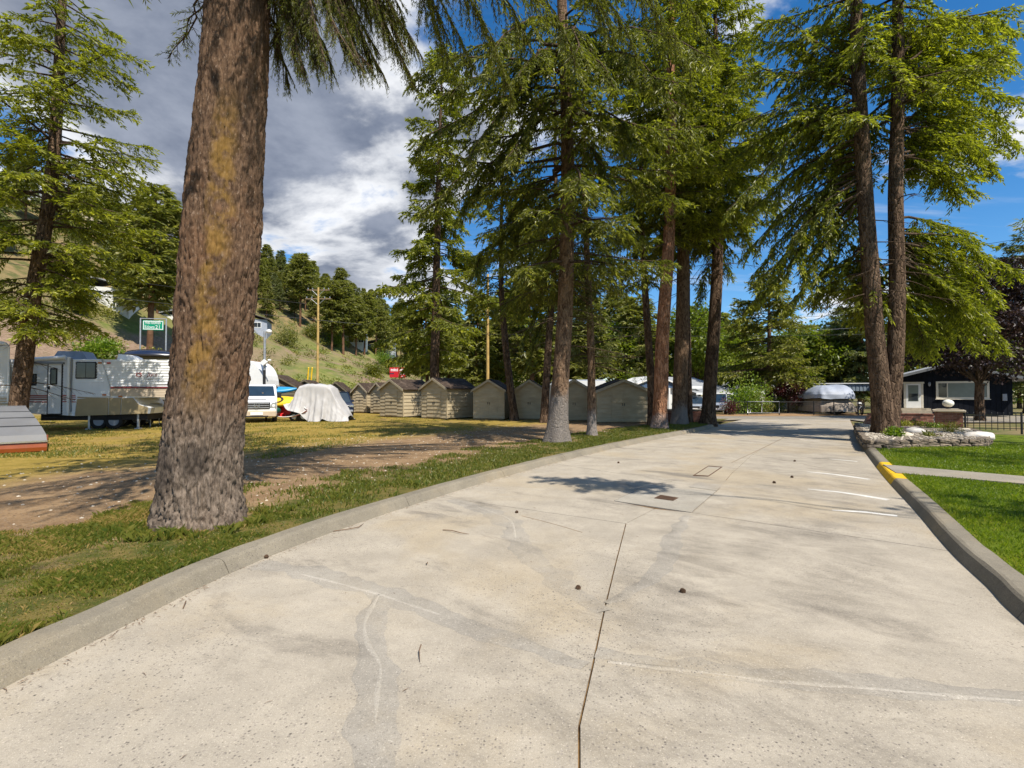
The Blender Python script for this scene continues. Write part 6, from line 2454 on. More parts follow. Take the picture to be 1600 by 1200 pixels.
def dark_house():
    A, B = D(1404, 650, 38.5), D(1583, 650, 35.4)
    F = Face(A, B)
    root = thing('house', (A.x, A.y, 0), 'dark navy board-clad house with pale door and wide window, behind the brick gate pillar', 'house', F.rz)
    L = F.len
    ze0 = F.uv(1404, 590)[1]
    ap = F.uv(1482, 571)
    ze1 = F.uv(1583, 590)[1]
    zg = .12
    MB().prism([(0, zg), (L, zg), (L, ze1), (ap[0], ap[1]), (0, ze0)], .02, 5.0).build('wall', M['house_dark'], root)
    # vertical boards with cover strips
    n = int(L / .30)
    for k in range(n):
        u0, u1 = L * k / n + .008, L * (k + 1) / n - .008
        zt0 = np.interp(u0, [0, ap[0], L], [ze0, ap[1], ze1]) - .005
        zt1 = np.interp(u1, [0, ap[0], L], [ze0, ap[1], ze1]) - .005
        MB().prism([(u0, zg + .02), (u1, zg + .02), (u1, zt1), (u0, zt0)], -.018, .016).build('board', M['house_dark'], root)
    roof = gable_roof(MB(), -.75, L + .9, ap[0], -.7, 5.4, ze0 - .75 * (ap[1] - ze0) / ap[0], ze1 - .9 * (ap[1] - ze1) / (L - ap[0]), ap[1] + .02, .14)
    roof.build('roof', M['roof_grey'], root)
    fa = MB()
    fa.prism([(-.77, ze0 - .75 * (ap[1] - ze0) / ap[0] - .04), (ap[0], ap[1] - .02), (ap[0], ap[1] + .17), (-.77, ze0 - .75 * (ap[1] - ze0) / ap[0] + .16)], -.745, -.705)
    fa.prism([(ap[0], ap[1] - .02), (L + .92, ze1 - .9 * (ap[1] - ze1) / (L - ap[0]) - .04), (L + .92, ze1 - .9 * (ap[1] - ze1) / (L - ap[0]) + .16), (ap[0], ap[1] + .17)], -.745, -.705)
    fa.build('fascia', paint('grey_fascia', (.17, .18, .185), .6, .1), root)
    # door with window and casing
    a, b_ = F.uv(1411.5, 597), F.uv(1443, 637.5)
    u0, u1, z0, z1 = a[0], b_[0], b_[1], a[1]
    cs = MB()
    cs.box(u0, u0 + .14, -.05, -.02, z0, z1 - .13)
    cs.box(u1 - .14, u1, -.05, -.02, z0, z1 - .13)
    cs.box(u0 - .06, u1 + .06, -.052, -.02, z1 - .13, z1)
    d = cs.build('door', M['trim_cream'], root)
    MB().bbox(u0 + .145, u1 - .145, -.045, -.018, z0, z1 - .135, .006).build('door_leaf', M['white'], d)
    p0, p1 = F.uv(1418.5, 602), F.uv(1435, 627)
    MB().box(p0[0], p1[0], -.052, -.046, p1[1], p0[1]).build('window_pane', M['blind'], d)
    MB().box(p0[0] + .04, p1[0] - .04, -.056, -.0522, p1[1] + .04, p1[1] + (p0[1] - p1[1]) * .48).build('lower_pane', M['glass'], d)
    h = F.uv(1438, 617)
    MB().bbox(h[0] - .03, h[0] + .03, -.10, -.045, h[1] - .08, h[1] + .08, .01).build('handle', M['metal'], d)
    window_unit(root, F, 1462, 596, 1546, 623.5, (.22,), glassm=[M['glass'], M['blind']], trim=.14)
    l = F.uv(1451.5, 600)
    lt = MB().lathe([(.03, -.18), (.08, -.12), (.09, .05), (.05, .14), (.01, .16)], 10, (l[0], -.12, l[1]))
    lt.build('wall_lamp', M['grey'], root)
    l = F.uv(1569, 623)
    MB().bbox(l[0] - .12, l[0] + .12, -.16, -.02, l[1] - .15, l[1] + .35, .01).build('meter_box', M['grey'], root)
    st = MB()
    st.box(u0 - .3, u1 + .3, -1.0, -.03, .1, z0 - .17)
    st.box(u0 - .3, u1 + .3, -.7, -.031, z0 - .17, z0 - .02)
    st.build('door_step', M['concrete_cap'], root)
    MB().bbox(u0 - .28, u0 - .25, -.60, -.57, .1, z0 + 1.0, .004).build('rail_post', M['iron'], root)
    return F


HF = dark_house()


# ------------------------------------------------------------------ carport house with pale metal fascia and the covered boat
def carport_house():
    A, B = D(1263, 650, 45.0), D(1372, 650, 43.5)
    F = Face(A, B)
    root = thing('carport', (A.x, A.y, 0), 'grey-blue ribbed metal carport with white eave line, behind the covered boat', 'carport', F.rz)
    L = F.len
    zt, zb_ = F.uv(1263, 600)[1], F.uv(1263, 611)[1]
    n = int(L / .28)
    for k in range(n):
        u0, u1 = L * k / n, L * (k + 1) / n
        MB().prism([(u0 + .005, -.02), (u0 + .06, -.06), (u1 - .06, -.06), (u1 - .005, -.02), (u1 - .005, 0), (u0 + .005, 0)], zb_, zt, 'z').build('fascia_panel', M['carport'], root)
    MB().box(-.1, L + .1, -.18, 7.0, zt, zt + .07).build('roof', M['white'], root)
    MB().box(0, L, .0, .06, zb_ + .02, zt - .01).build('beam', M['grey'], root)
    for u in (.15, L * .55, L - .1):
        MB().bbox(u - .12, u + .12, .08, .32, 0, zb_ + .02, .01).build('post', M['navy'] if u < 1 else M['timber'], root)
    MB().box(.3, L - .3, 6.4, 6.6, 0, zt - .02).build('wall', M['house_dark'], root)
    # sloping pale eave of the wing on its left
    p0, p1 = F.uv(1242, 613.5), F.uv(1263, 606)
    MB().prism([(p0[0], p0[1] - .05), (p1[0] - .1, p1[1] - .05), (p1[0] - .1, p1[1] + .06), (p0[0], p0[1] + .06)], .6, 5.0).build('wing_roof', M['white'], root)
    MB().box(p0[0] + .5, p1[0] - .12, .9, 4.8, 0, p0[1] - .0).build('wing_wall', M['timber'], root)


carport_house()


def drape(name, m, root, W_, Dp, z0, z1, bulge, seed, n=64, rows=26, fold=.06, topf=None):
    """a cover hanging round a rounded box: flat-ish crown, folds that deepen towards the hem"""
    vs = np.zeros((rows, n, 3))
    th = np.linspace(0, 2 * PI, n, endpoint=False)
    for j in range(rows):
        k = j / (rows - 1)                       # 0 hem .. 1 crown
        r = (1 - k ** 3.2) ** .5 if k > .35 else 1.0 + .0 * k
        r = r * (1 + bulge * (1 - k) * .12)
        ex = .55
        cx = np.sign(np.cos(th)) * np.abs(np.cos(th)) ** ex
        cy = np.sign(np.sin(th)) * np.abs(np.sin(th)) ** ex
        f = (fbm(np.stack([np.cos(th) * 3, np.sin(th) * 3, np.full(n, k * 1.2 + seed)], 1), 4, seed) - .5) * 2
        g = np.sin(th * 9 + seed + 2 * k) * .5 + np.sin(th * 15 + 2 * seed) * .3
        w = 1 + fold * (f * 1.6 + g * (1 - k))
        vs[j, :, 0] = cx * W_ / 2 * r * w
        vs[j, :, 1] = cy * Dp / 2 * r * w
        zz = z0 + (z1 - z0) * k
        vs[j, :, 2] = zz + f * .08 * (z1 - z0) * (.4 + .6 * (k < .05) + .5 * k)
        if topf is not None:
            vs[j, :, 2] += topf(vs[j, :, 0], vs[j, :, 1]) * k
    me = np_mesh(name, vs.reshape(-1, 3), np.concatenate([grid_faces(rows, n, True)]), None, True)
    return link(name, me, m, root)


p_ = D(1305, 650, 39.8)
cb = thing('covered_boat', (p_.x, 41.0, .0), 'boat under a tan cover with a blue-grey tarp on top, by the carport', 'boat', R(-10))
drape('lower_cover', M['tarp_tan'], cb, 2.75, 4.6, .22, 1.75, 1.0, 3, fold=.05)
drape('upper_tarp', M['tarp_grey'], cb, 2.95, 4.7, 1.30, 2.35, .6, 8, fold=.035, topf=lambda x, y: .22 * np.exp(-((x - .9) / .5) ** 2) + .10 * np.exp(-((x + .7) / .5) ** 2))
MB().box(-.6, .6, -2.0, 2.2, .12, .30).build('trailer_frame', M['dark'], cb)
for s in (-1, 1):
    MB().wheel((s * .95, .3, .3), .3, .2, 'x').build('wheel', M['rubber'], cb)
MB().tube([(0, -3.1, .35), (0, -2.0, .3)], .05, 8).build('drawbar', M['metal'], cb)

# small dirt bike standing right of the boat
p_ = D(1343, 648, 39.5)
bk = thing('motorbike', (p_.x, 39.5, 0.0), 'small white-panelled motorbike parked right of the covered boat', 'motorbike', R(70))
for x in (-.6, .6):
    w = MB().wheel((x, 0, .32), .32, .09).build('wheel', M['rubber'], bk)
    MB().disc((x, 0, .32), .19, 'y', 14, .03).build('rim', M['metal'], w)
MB().tube([(-.6, 0, .32), (-.1, 0, .45), (.25, 0, .8), (.35, 0, 1.0)], .05, 8).build('frame', M['dark'], bk)
MB().tube([(.6, 0, .32), (.42, 0, .85), (.36, 0, 1.05)], .035, 8).build('fork', M['metal'], bk)
MB().bbox(-.15, .25, -.14, .14, .72, .98, .05).build('fuel_tank', M['white'], bk)
MB().bbox(-.75, -.10, -.12, .12, .78, .88, .03).build('seat', M['black'], bk)
MB().bbox(-.2, .2, -.16, .16, .35, .66, .04).build('engine', M['grey'], bk)
MB().tube([(.36, -.36, 1.08), (.34, 0, 1.05), (.36, .36, 1.08)], .02, 6).build('handlebar', M['black'], bk)


# ------------------------------------------------------------------ blue and white house with grey roofs, far end of the drive on the left
def blue_house():
    A, B = D(984, 650, 43.0), D(1088, 650, 44.0)
    F = Face(A, B)
    root = thing('house', (A.x, A.y, 0), 'white house with blue gable and pale grey roof behind the kerbside trunks', 'house', F.rz)
    L = F.len
    ze = F.uv(1000, 606)[1]
    ap = F.uv(1024, 589)
    gl = F.uv(1064, 604)[0]
    MB().prism([(0, 0), (L, 0), (L, ze), (0, ze)], .02, 9).build('wall', M['wall_white'], root)
    MB().prism([(-.4, ze), (gl + .3, ze), (ap[0], ap[1] - .1)], -.35, .01).build('gable', M['wall_blue'], root)
    gable_roof(MB(), -.8, gl + .7, ap[0], -.55, 5, ze - .2, ze - .2, ap[1], .12).build('roof', M['white'], root)
    rr = MB()
    zr = F.uv(1070, 594)[1]
    rr.add([(gl - 1.6, -.1, ze + .15), (L + .5, -.1, ze + .10), (L + .5, 4.5, zr + .35), (gl - 1.6, 4.5, zr + .5), (L + .5, 9.4, ze + .1), (gl - 1.6, 9.4, ze + .15)], [(0, 1, 2, 3), (3, 2, 4, 5)])
    rr.build('main_roof', M['roof_grey'], root)
    MB().box(gl - 1.6, L + .5, -.16, -.11, ze - .06, ze + .17).build('gutter', M['white'], root)
    window_m(root, L * .30, L * .52, .95, 2.05, (.5,), glassm=M['glass'])
    window_m(root, L * .03, L * .2, .95, 2.05, (), glassm=M['glass'])
    window_m(root, L * .64, L * .74, .95, 2.05, (), glassm=M['glass'])
    for u in (L * .22, L * .56):
        MB().bbox(u - .07, u + .07, -.45, -.31, 0, ze - .02, .01).build('porch_post', M['white'], root)
    # carport on the right
    C0, C1 = D(1086, 650, 43.5), D(1152, 650, 46)
    F2 = Face(C0, C1)
    r2 = thing('carport', (C0.x, C0.y, 0), 'open carport under a broad pale grey shingle roof, the silver SUV in front', 'carport', F2.rz)
    L2 = F2.len
    za, zb_ = F2.uv(1120, 614)[1], F2.uv(1120, 597)[1]
    MB().add([(-.3, -.4, za), (L2 + .5, -.4, za), (L2 + .2, 5.5, zb_ + .65), (0, 5.5, zb_ + .65), (L2 + .5, 11, za), (-.3, 11, za)], [(0, 1, 2, 3), (3, 2, 4, 5)]).build('roof', M['roof_grey'], r2)
    MB().box(-.3, L2 + .5, -.45, -.405, za - .16, za + .02).build('fascia', M['white'], r2)
    for u in (.1, L2 * .62, L2 + .2):
        MB().bbox(u - .07, u + .07, -.25, -.11, 0, za - .02, .01).build('post', M['white'], r2)
    MB().box(L2 * .66, L2 + .25, 4.5, 4.7, 0, za - .1).build('rear_wall', M['wall_white'], r2)
    MB().box(-.2, .3, 1.0, 6.5, 0, za - .1).build('side_wall', M['house_dark'], r2)


blue_house()

# white van-sized thing and pale building right of the carport
pv = D(1197, 640, 52)
wb = thing('white_cottage', (pv.x - 2.6, 52, 0), 'small white cottage peeping through the shrubs right of the grey carport roof', 'house', 0)
MB().prism([(0, 0), (5.2, 0), (5.2, 2.3), (2.6, 3.6), (0, 2.3)], 0, 6).build('wall', M['wall_white'], wb)
gable_roof(MB(), -.4, 5.6, 2.6, -.3, 6.3, 2.12, 2.12, 3.62, .12).build('roof', M['roof_grey'], wb)
window_m(wb, .8, 2.0, .9, 1.9, (.5,), glassm=M['glass'])
window_m(wb, 3.0, 4.3, .9, 1.9, (.5,), glassm=M['glass'])
# two rv roofs showing over the sheds
for (xa, xb, yt, dist, lab, m) in [(655, 722, 598.2, 47.0, 'long white caravan whose roof shows above the sheds left of the curved trunk', 'rv_white'),
                                   (862, 952, 594, 37.0, 'white caravan behind the sheds, pale roof showing beside the thick central fir', 'rv_white')]:
    a, b_ = D(xa, 620, dist), D(xb, 620, dist)
    zt = D(xa, yt, dist).z
    cv = thing('caravan', (a.x, a.y, 0), lab, 'caravan', 0.03)
    L = b_.x - a.x
    pr = [(0, .5), (L, .5), (L, zt - .35), (L - .3, zt - .05), (.3, zt - .05), (0, zt - .35)]
    MB().prism(pr, 0, 2.3).build('body', M[m], cv)
    MB().prism([(.2, zt - .045), (L - .2, zt - .045), (L - .4, zt + .05), (.4, zt + .05)], .1, 2.2).build('roof', M['tarp_grey'], cv)
    for k in (.25, .6):
        window_m(cv, L * k, L * k + .9, 1.3, 1.9, (), glassm=M['glass'], trim=.05, sill=False, frame_m=M['black'])
    for k in (.42, .55):
        MB().wheel((L * k, .2, .35), .35, .22).build('wheel', M['rubber'], cv)


# ------------------------------------------------------------------ gate walls, pillar, lamp
def brick_mat():
    m, t, out = new_mat('red_brick')
    p = objco(t)
    n = t.noise(p, 7.0, 4.0, 0.6)
    r = t.attr('tint')
    c = t.mix(r, (0.17, 0.062, 0.042), (0.34, 0.155, 0.105))
    c = t.mix(t.math('MULTIPLY', t.step(n, .5, .75), .5), c, (0.40, 0.25, 0.19))
    principled(t, out, c, .75, .3, 0.0, t.bump(t.noise(p, 60, 4, .6), .4, .006))
    return m


M['brick'] = brick_mat()
M['mortar'] = paint('mortar', (.33, .27, .22), .95, .15, 8, .1)


def brick_prism(root, poly, y0, y1, name='brickwork', both=True, seed=1):
    """courses of separate bricks (with recessed mortar) over an upright outline; front and back faces"""
    rng = np.random.default_rng(seed)
    co, fs, ti = [], [], []

    def brick(x0, x1, ya, yb, za, zb_):
        b0 = len(co)
        co.extend([(x0, ya, za), (x1, ya, za), (x1, yb, za), (x0, yb, za), (x0, ya, zb_), (x1, ya, zb_), (x1, yb, zb_), (x0, yb, zb_)])
        for q in ((3, 2, 1, 0), (4, 5, 6, 7), (0, 1, 5, 4), (1, 2, 6, 5), (2, 3, 7, 6), (3, 0, 4, 7)):
            fs.append([b0 + i for i in q])
        ti.extend([rng.random()] * 8)
    z = min(p[1] for p in poly)
    zt = max(p[1] for p in poly)
    k = 0
    while z < zt - .03:
        e = min(z + .064, zt)
        a, b_ = span(poly, z + .004), span(poly, e - .004)
        if a and b_:
            lo, hi = max(a[0], b_[0]), min(a[1], b_[1])
            x = lo - (.11 if k % 2 else 0)
            while x < hi - .02:
                x0, x1 = max(lo, x), min(hi, x + .21)
                if x1 - x0 > .03:
                    o = rng.normal(0, .0015)
                    brick(x0, x1, y0 - .004 + o, y1 + .004 - o, z, e)
                x += .222
        z += .075
        k += 1
    o = link(name, np_mesh(name, np.array(co), np.array(fs), {'tint': np.array(ti)}), M['brick'], root, 'stuff')
    MB().prism([(p[0] + (.006 if p[0] < sum(q[0] for q in poly) / len(poly) else -.006), p[1] - (.01 if p[1] > .2 else 0)) for p in poly], y0 + .006, y1 - .006).build('mortar_core', M['mortar'], root)
    return o


def gate_walls():
    # right: wall from its slanted end to the pillar
    A, B = G(1347, 677, .0), G(1503, 677, .0)
    A = D(1346, 678, 21.6)
    B = D(1505, 678, 20.3)
    F = Face(A, B)
    r = thing('brick_wall', (A.x, A.y, 0), 'low red brick gate wall with a slanted end, behind the double-trunked fir', 'wall', F.rz)
    u1 = F.uv(1459, 650)[0]
    zt = F.uv(1430, 648)[1]
    brick_prism(r, [(0, .0), (u1, .0), (u1, zt), (F.uv(1358, 650)[0], zt), (0.02, .10)], 0, .24, seed=3)
    cp = MB()
    cp.bbox(F.uv(1358, 650)[0] - .02, u1, -.03, .27, zt + .001, zt + .05, .008)
    cp.build('coping', M['brick'], r)
    A, B = D(1461, 650, 21.0), D(1504, 650, 20.45)
    F = Face(A, B)
    pl = thing('brick_pillar', (A.x, A.y, 0), 'square red brick gate pillar with concrete cap carrying the globe lamp', 'pillar', F.rz)
    a, b_ = F.uv(1461, 640)[0], F.uv(1504, 640)[0]
    zc = F.uv(1480, 644)[1]
    w = b_ - a
    brick_prism(pl, [(a, .0), (b_, .0), (b_, zc), (a, zc)], -.2, -.2 + w, seed=5)
    cap = MB()
    cap.bbox(a - .09, b_ + .09, -.29, -.11 + w, zc + .002, zc + .10, .02)
    cap.prism([(a - .02, zc + .10), (b_ + .02, zc + .10), (b_ - .1, zc + .14), (a + .1, zc + .14)], -.2, -.2 + w)
    cap.build('cap', M['concrete_cap'], pl)
    MB().bbox(a - .26, a - .22, -.12, -.08, .3, zc - .12, .005).build('bracket_post', M['white'], pl)
    # globe
    g = F.uv(1480, 629)
    gp = A + F.e * ((a + b_) / 2) + F.n * (.2 - w / 2)
    lg = thing('globe_lamp', (gp.x, gp.y, zc + .14), 'ribbed cream globe lamp standing on the brick pillar cap', 'lamp')
    prof = [(.001, .02)] + [(.195 * math.sin(t), .195 * .84 - .195 * .84 * math.cos(t) + .07) for t in np.linspace(.25, PI - .02, 14)]
    gl = MB().lathe(prof, 40)
    for i, v in enumerate(gl.v):
        an = math.atan2(v[1], v[0])
        k = 1 + .025 * abs(math.sin(an * 8))
        gl.v[i] = (v[0] * k, v[1] * k, v[2])
    gl.build('globe', M['globe'], lg)
    MB().lathe([(.09, 0), (.09, .03), (.05, .05), (.05, .09), (.09, .10)], 18).build('base', M['iron'], lg)
    # left gate wall behind the kerbside trunks
    A2, B2 = D(1040, 660, 27.2), D(1121, 662, 26.2)
    F2 = Face(A2, B2)
    l = thing('brick_wall', (A2.x, A2.y, 0), 'dark brick gate wall with slanted end behind the last kerbside trunks', 'wall', F2.rz)
    zt = F2.uv(1100, 641)[1]
    brick_prism(l, [(0, .0), (F2.len, .0), (F2.len - .02, .12), (F2.uv(1110, 641)[0], zt), (0, zt)], 0, .24, seed=9)
    MB().bbox(0, F2.uv(1110, 641)[0] + .02, -.03, .27, zt + .001, zt + .05, .008).build('coping', M['concrete_cap'], l)
    bo = D(1125, 661, 29.0)
    b2 = thing('bollard', (bo.x, 30.0, 0), 'short grey bollard on the street just past the slanted brick end', 'bollard')
    MB().lathe([(.17, 0), (.16, .1), (.13, .35), (.15, .5), (.10, .6), (.02, .63)], 14).build('body', M['grey'], b2)
    return F


GF = gate_walls()


# ------------------------------------------------------------------ iron picket fence right of the pillar
def picket_fence():
    A, B = D(1507, 668, 20.5), D(1690, 668, 19.6)
    F = Face(A, B)
    r = thing('picket_fence', (A.x, A.y, 0), 'black iron picket fence running right from the brick pillar along the lawn', 'fence', F.rz)
    zt, zb_ = F.uv(1540, 645.5)[1], F.uv(1540, 672)[1]
    L = F.len
    MB().box(0, L, -.012, .012, zt - .10, zt - .075).build('rail', M['iron'], r)
    MB().box(0, L, -.012, .012, zb_ + .06, zb_ + .085).build('rail', M['iron'], r)
    pk = MB()
    pk.box(-.009, .009, -.009, .009, zb_, zt)
    pk.add([(-.016, -.016, zt), (.016, -.016, zt), (.016, .016, zt), (-.016, .016, zt), (0, 0, zt + .05)], [(0, 1, 4), (1, 2, 4), (2, 3, 4), (3, 0, 4)])
    me = pk.mesh('picket')
    n = int(L / .21)
    for k in range(n):
        o = link('picket', me, M['iron'], r)
        o.location = (.12 + k * .21, 0, 0)
    for u in (.03, L * .5, L):
        MB().box(u - .025, u + .025, -.026, .026, zb_ - .15, zt + .05).build('post', M['iron'], r)


picket_fence()

# ------------------------------------------------------------------ wire fence across the street
def wire_fence():
    A, B = D(1152, 648, 38.6), D(1345, 650, 38.4)
    F = Face(A, B)
    r = thing('wire_fence', (A.x, A.y, 0), 'black pipe fence with thin horizontal rails along the far side of the street', 'fence', F.rz)
    z0, z1 = .02, F.uv(1200, 627.5)[1]
    L = F.len
    for z in (z1 - .03, z0 + .12):
        MB().tube([(0, 0, z), (L, 0, z)], .022, 6).build('rail', M['iron'], r)
    mesh_ = MB()
    for k in range(int(L / .28)):
        mesh_.box(k * .28, k * .28 + .006, -.003, .003, z0 + .1, z1)
    for k in range(5):
        z = z0 + .25 + k * (z1 - z0 - .35) / 5
        mesh_.box(0, L, -.0025, .0025, z, z + .006)
    mesh_.build('wire_mesh', M['iron'], r, 'stuff')
    for x in (1168, 1217.5, 1271.5, 1303, 1341):
        u = F.uv(x, 640)[0]
        MB().tube([(u, 0, -.1), (u, 0, z1 + .06)], .04, 8).build('post', M['iron'], r)
    gp = MB()
    for (xa, xb) in ((1168, 1217), (1172, 1190)):
        a, b_ = F.uv(xa, 640)[0], F.uv(xb, 640)[0]
        gp.tube([(a, -.04, z0 + .15), (a, -.04, z1), (b_, -.04, z1), (b_, -.04, z0 + .15), (a, -.04, z0 + .15)], .025, 6)
    gp.build('gate_frame', M['metal'], r)


wire_fence()


# ------------------------------------------------------------------ raised flower bed edged with stones
def stone_mat():
    m, t, out = new_mat('bed_stone')
    p = objco(t)
    oi = t.add('ShaderNodeObjectInfo')
    n = t.noise(p, 9.0, 6.0, .65)
    a = t.mix(oi.outputs['Random'], (.19, .145, .10), (.34, .27, .19))
    c = t.mix(t.step(n, .35, .7), tuple([.12, .10, .08]), a)
    principled(t, out, c, .9, .2, 0, t.bump(n, .8, .03))
    return m


M['stone'] = stone_mat()
M['pale_rock'] = paint('pale_boulder', (.50, .44, .35), .85, .2, 4, .2, bump=.5)
M['white_rock'] = paint('white_boulder', (.62, .58, .52), .85, .15, 4, .2, bump=.5)


def rock_mesh(name, sx, sy, sz, seed, n=2):
    bm = bmesh.new()
    bmesh.ops.create_icosphere(bm, subdivisions=n, radius=1.0)
    co = np.array([v.co[:] for v in bm.verts])
    d = fbm(co * 1.4 + seed * 7.3, 3, seed) - .5
    for v, k in zip(bm.verts, d):
        v.co = v.co * (1 + k * .55)
        v.co.x *= sx
        v.co.y *= sy
        v.co.z *= sz
    for f in bm.faces:
        f.smooth = True
    me = bpy.data.meshes.new(name)
    bm.to_mesh(me)
    bm.free()
    return me


def block_mesh(name, L, Dp, H, seed):
    bm = bmesh.new()
    bmesh.ops.create_cube(bm, size=1)
    bmesh.ops.subdivide_edges(bm, edges=bm.edges[:], cuts=2, use_grid_fill=True)
    rng = random.Random(seed)
    for v in bm.verts:
        q = [abs(c) > .49 for c in v.co]
        k = .86 if sum(q) == 3 else (.94 if sum(q) == 2 else 1.0)
        v.co = Vector((v.co.x * L * (k if q[0] else 1), v.co.y * Dp * k, v.co.z * H * k)) + Vector((rng.uniform(-1, 1) * .014, rng.uniform(-1, 1) * .016, rng.uniform(-1, 1) * .008))
    me = bpy.data.meshes.new(name)
    bm.to_mesh(me)
    bm.free()
    return me


bed = thing('flower_bed', G(1440, 690, .1), 'raised gravel flower bed edged with two courses of rough stone, round the double-trunked fir', 'flower bed')
BO = np.array(bed.location)
edge_px = [(1338, 668), (1341, 679), (1352, 697), (1368, 701.5), (1410, 700.5), (1450, 699), (1495, 699), (1535, 698), (1543, 690), (1525, 681), (1500, 677)]
eq, es = smooth_line([tuple(G(x, y, .10)[:2]) for x, y in edge_px], 300)
en = left_normals(eq)
blocks = [block_mesh('stone', .30, .20, .115, k) for k in range(7)]
for b_ in blocks:
    b_.materials.append(M['stone'])
rb = random.Random(4)
for course in range(2):
    s = .04 + .14 * course
    while s < es[-1] - .1:
        L = rb.uniform(.22, .36)
        i = int(np.searchsorted(es, s + L / 2))
        if i >= len(eq) - 1:
            break
        d = eq[min(i + 2, len(eq) - 1)] - eq[max(0, i - 2)]
        o = bpy.data.objects.new('stone', rb.choice(blocks))
        COL.objects.link(o)
        o.parent = bed
        set_in = .04 * course
        o.location = (eq[i][0] + en[i][0] * set_in - BO[0], eq[i][1] + en[i][1] * set_in - BO[1], .06 + course * .118 + rb.uniform(-.006, .006))
        o.rotation_euler = (rb.uniform(-.03, .03), rb.uniform(-.03, .03), math.atan2(d[1], d[0]) + rb.uniform(-.06, .06) + (PI if rb.random() < .5 else 0))
        o.scale = (L / .30, rb.uniform(.9, 1.15), rb.uniform(.92, 1.05))
        s += L + .012
inner = [tuple((eq[i] + en[i] * .06) - BO[:2]) for i in range(0, 300, 6)]


def gravel_mat():
    m, t, out = new_mat('pale_gravel')
    p = wpos(t)
    v = t.voro(p, 26.0, 'F1')
    cc = t.add('ShaderNodeSeparateColor')
    t.put(cc.inputs[0], t.voro(p, 26.0, 'F1', 'Color'))
    c = t.mix(cc.outputs[0], (.30, .25, .19), (.55, .49, .40))
    c = t.mix(t.step(v, .3, .55), c, (.12, .095, .07))
    principled(t, out, c, .9, .2, 0, t.bump(t.math('SUBTRACT', 1.0, v), .9, .03))
    return m


M['gravel'] = gravel_mat()
bm = bmesh.new()
ring = [bm.verts.new((p[0], p[1], .215)) for p in inner]
f = bm.faces.new(ring)
bmesh.ops.triangulate(bm, faces=[f])
gme = bpy.data.meshes.new('gravel')
bm.to_mesh(gme)
bm.free()
link('gravel', gme, M['gravel'], bed, 'stuff')
# loose pebbles on the bed
peb = rock_mesh('pebble', .03, .026, .018, 3, 1)
pc_, pf_ = [], []
pv_ = np.array([v.co[:] for v in peb.vertices])
pt_ = np.array([p.vertices[:] for p in peb.polygons])
rng = np.random.default_rng(5)
inn = np.array(inner)
cmid = inn.mean(0)
for k in range(1200):
    i = rng.integers(len(inn))
    q = cmid + (inn[i] - cmid) * rng.random() ** .5 * .98
    a = rng.random() * 6.28
    s = .5 + rng.random() * .9
    Rm = np.array([[math.cos(a), -math.sin(a), 0], [math.sin(a), math.cos(a), 0], [0, 0, 1]])
    pf_.append(pt_ + len(pc_) * len(pv_))
    pc_.append((pv_ * s) @ Rm.T + np.array([q[0], q[1], .222]))
link('pebbles', np_mesh('pebbles', np.concatenate(pc_), np.concatenate(pf_)), M['pale_rock'], bed, 'stuff')
for px, py, sz, m, lab in [(1430, 679, (.30, .22, .16), 'white_rock', 'rounded white boulder in the flower bed, nearest the pillar'), (1414, 685, (.28, .22, .14), 'pale_rock', 'pale buff boulder in the flower bed beside the fir trunk'),
                           (1530, 686, (.42, .28, .15), 'white_rock', 'flat white boulder at the right corner of the flower bed'), (1507, 675, (.26, .2, .10), 'pale_rock', 'low pale boulder at the foot of the brick pillar')]:
    p_ = G(px, py, .22)
    o = link('boulder', rock_mesh('boulder', *sz, int(px), 3), M[m])
    o.location = (p_.x, p_.y, .22 + sz[2] * .55)
    tag(o, lab, 'rock')


def plant(px, py, dist_z, H, Wd, m, n, label, cat='plant', name='plant', leafsz=(.07, .035), seed=1, stems=True, dome=.6, group=None, loc=None, clumps=14):
    """a small bush: leaves in uneven clumps on short stems"""
    p_ = loc if loc is not None else G(px, py, dist_z)
    root = thing(name, (p_[0], p_[1], dist_z), label, cat, 0.0, group)
    rng = np.random.default_rng(seed)
    cl = rng.normal(0, 1, (clumps, 3))
    cl = unit(cl) * (rng.random((clumps, 1)) ** .45)
    cl[:, 2] = np.abs(cl[:, 2]) * dome + (1 - dome) * rng.random(clumps)
    cen = cl * np.array([Wd / 2, Wd / 2, H]) * np.array([.85, .85, .85])
    cen[:, 2] += H * .06
    rad = (.20 + .20 * rng.random(clumps)) * min(Wd, H * 1.3)
    if stems:
        sm = MB()
        for c, r in zip(cen, rad):
            sm.tube([(c[0] * .1, c[1] * .1, -.03), (c[0] * .45, c[1] * .45, c[2] * .6), tuple(c)], [.012 + .012 * H, .008 + .006 * H, .004], 4, True, False)
        sm.build('stem', M['bark_small'], root, 'stuff', fix=False)
    w = rad ** 2 / (rad ** 2).sum()
    ci = rng.choice(clumps, n, p=w)
    v = unit(rng.normal(0, 1, (n, 3)))
    pos = cen[ci] + v * (rad[ci] * rng.random(n) ** .4)[:, None]
    pos[:, 2] = np.maximum(pos[:, 2], .01)
    dirs = v + rng.normal(0, .5, (n, 3)) + np.array([0, 0, .15])
    tint = np.clip(rng.random(n) * .7 + (rng.random(clumps)[ci] - .5) * .5 + .1, 0, 1)
    me = blades_mesh(pos, dirs, leafsz[0] * (.6 + .8 * rng.random(n)), leafsz[1] * (.6 + .8 * rng.random(n)), tint, rng, 'foliage')
    link('foliage', me, m, root, 'stuff')
    return root


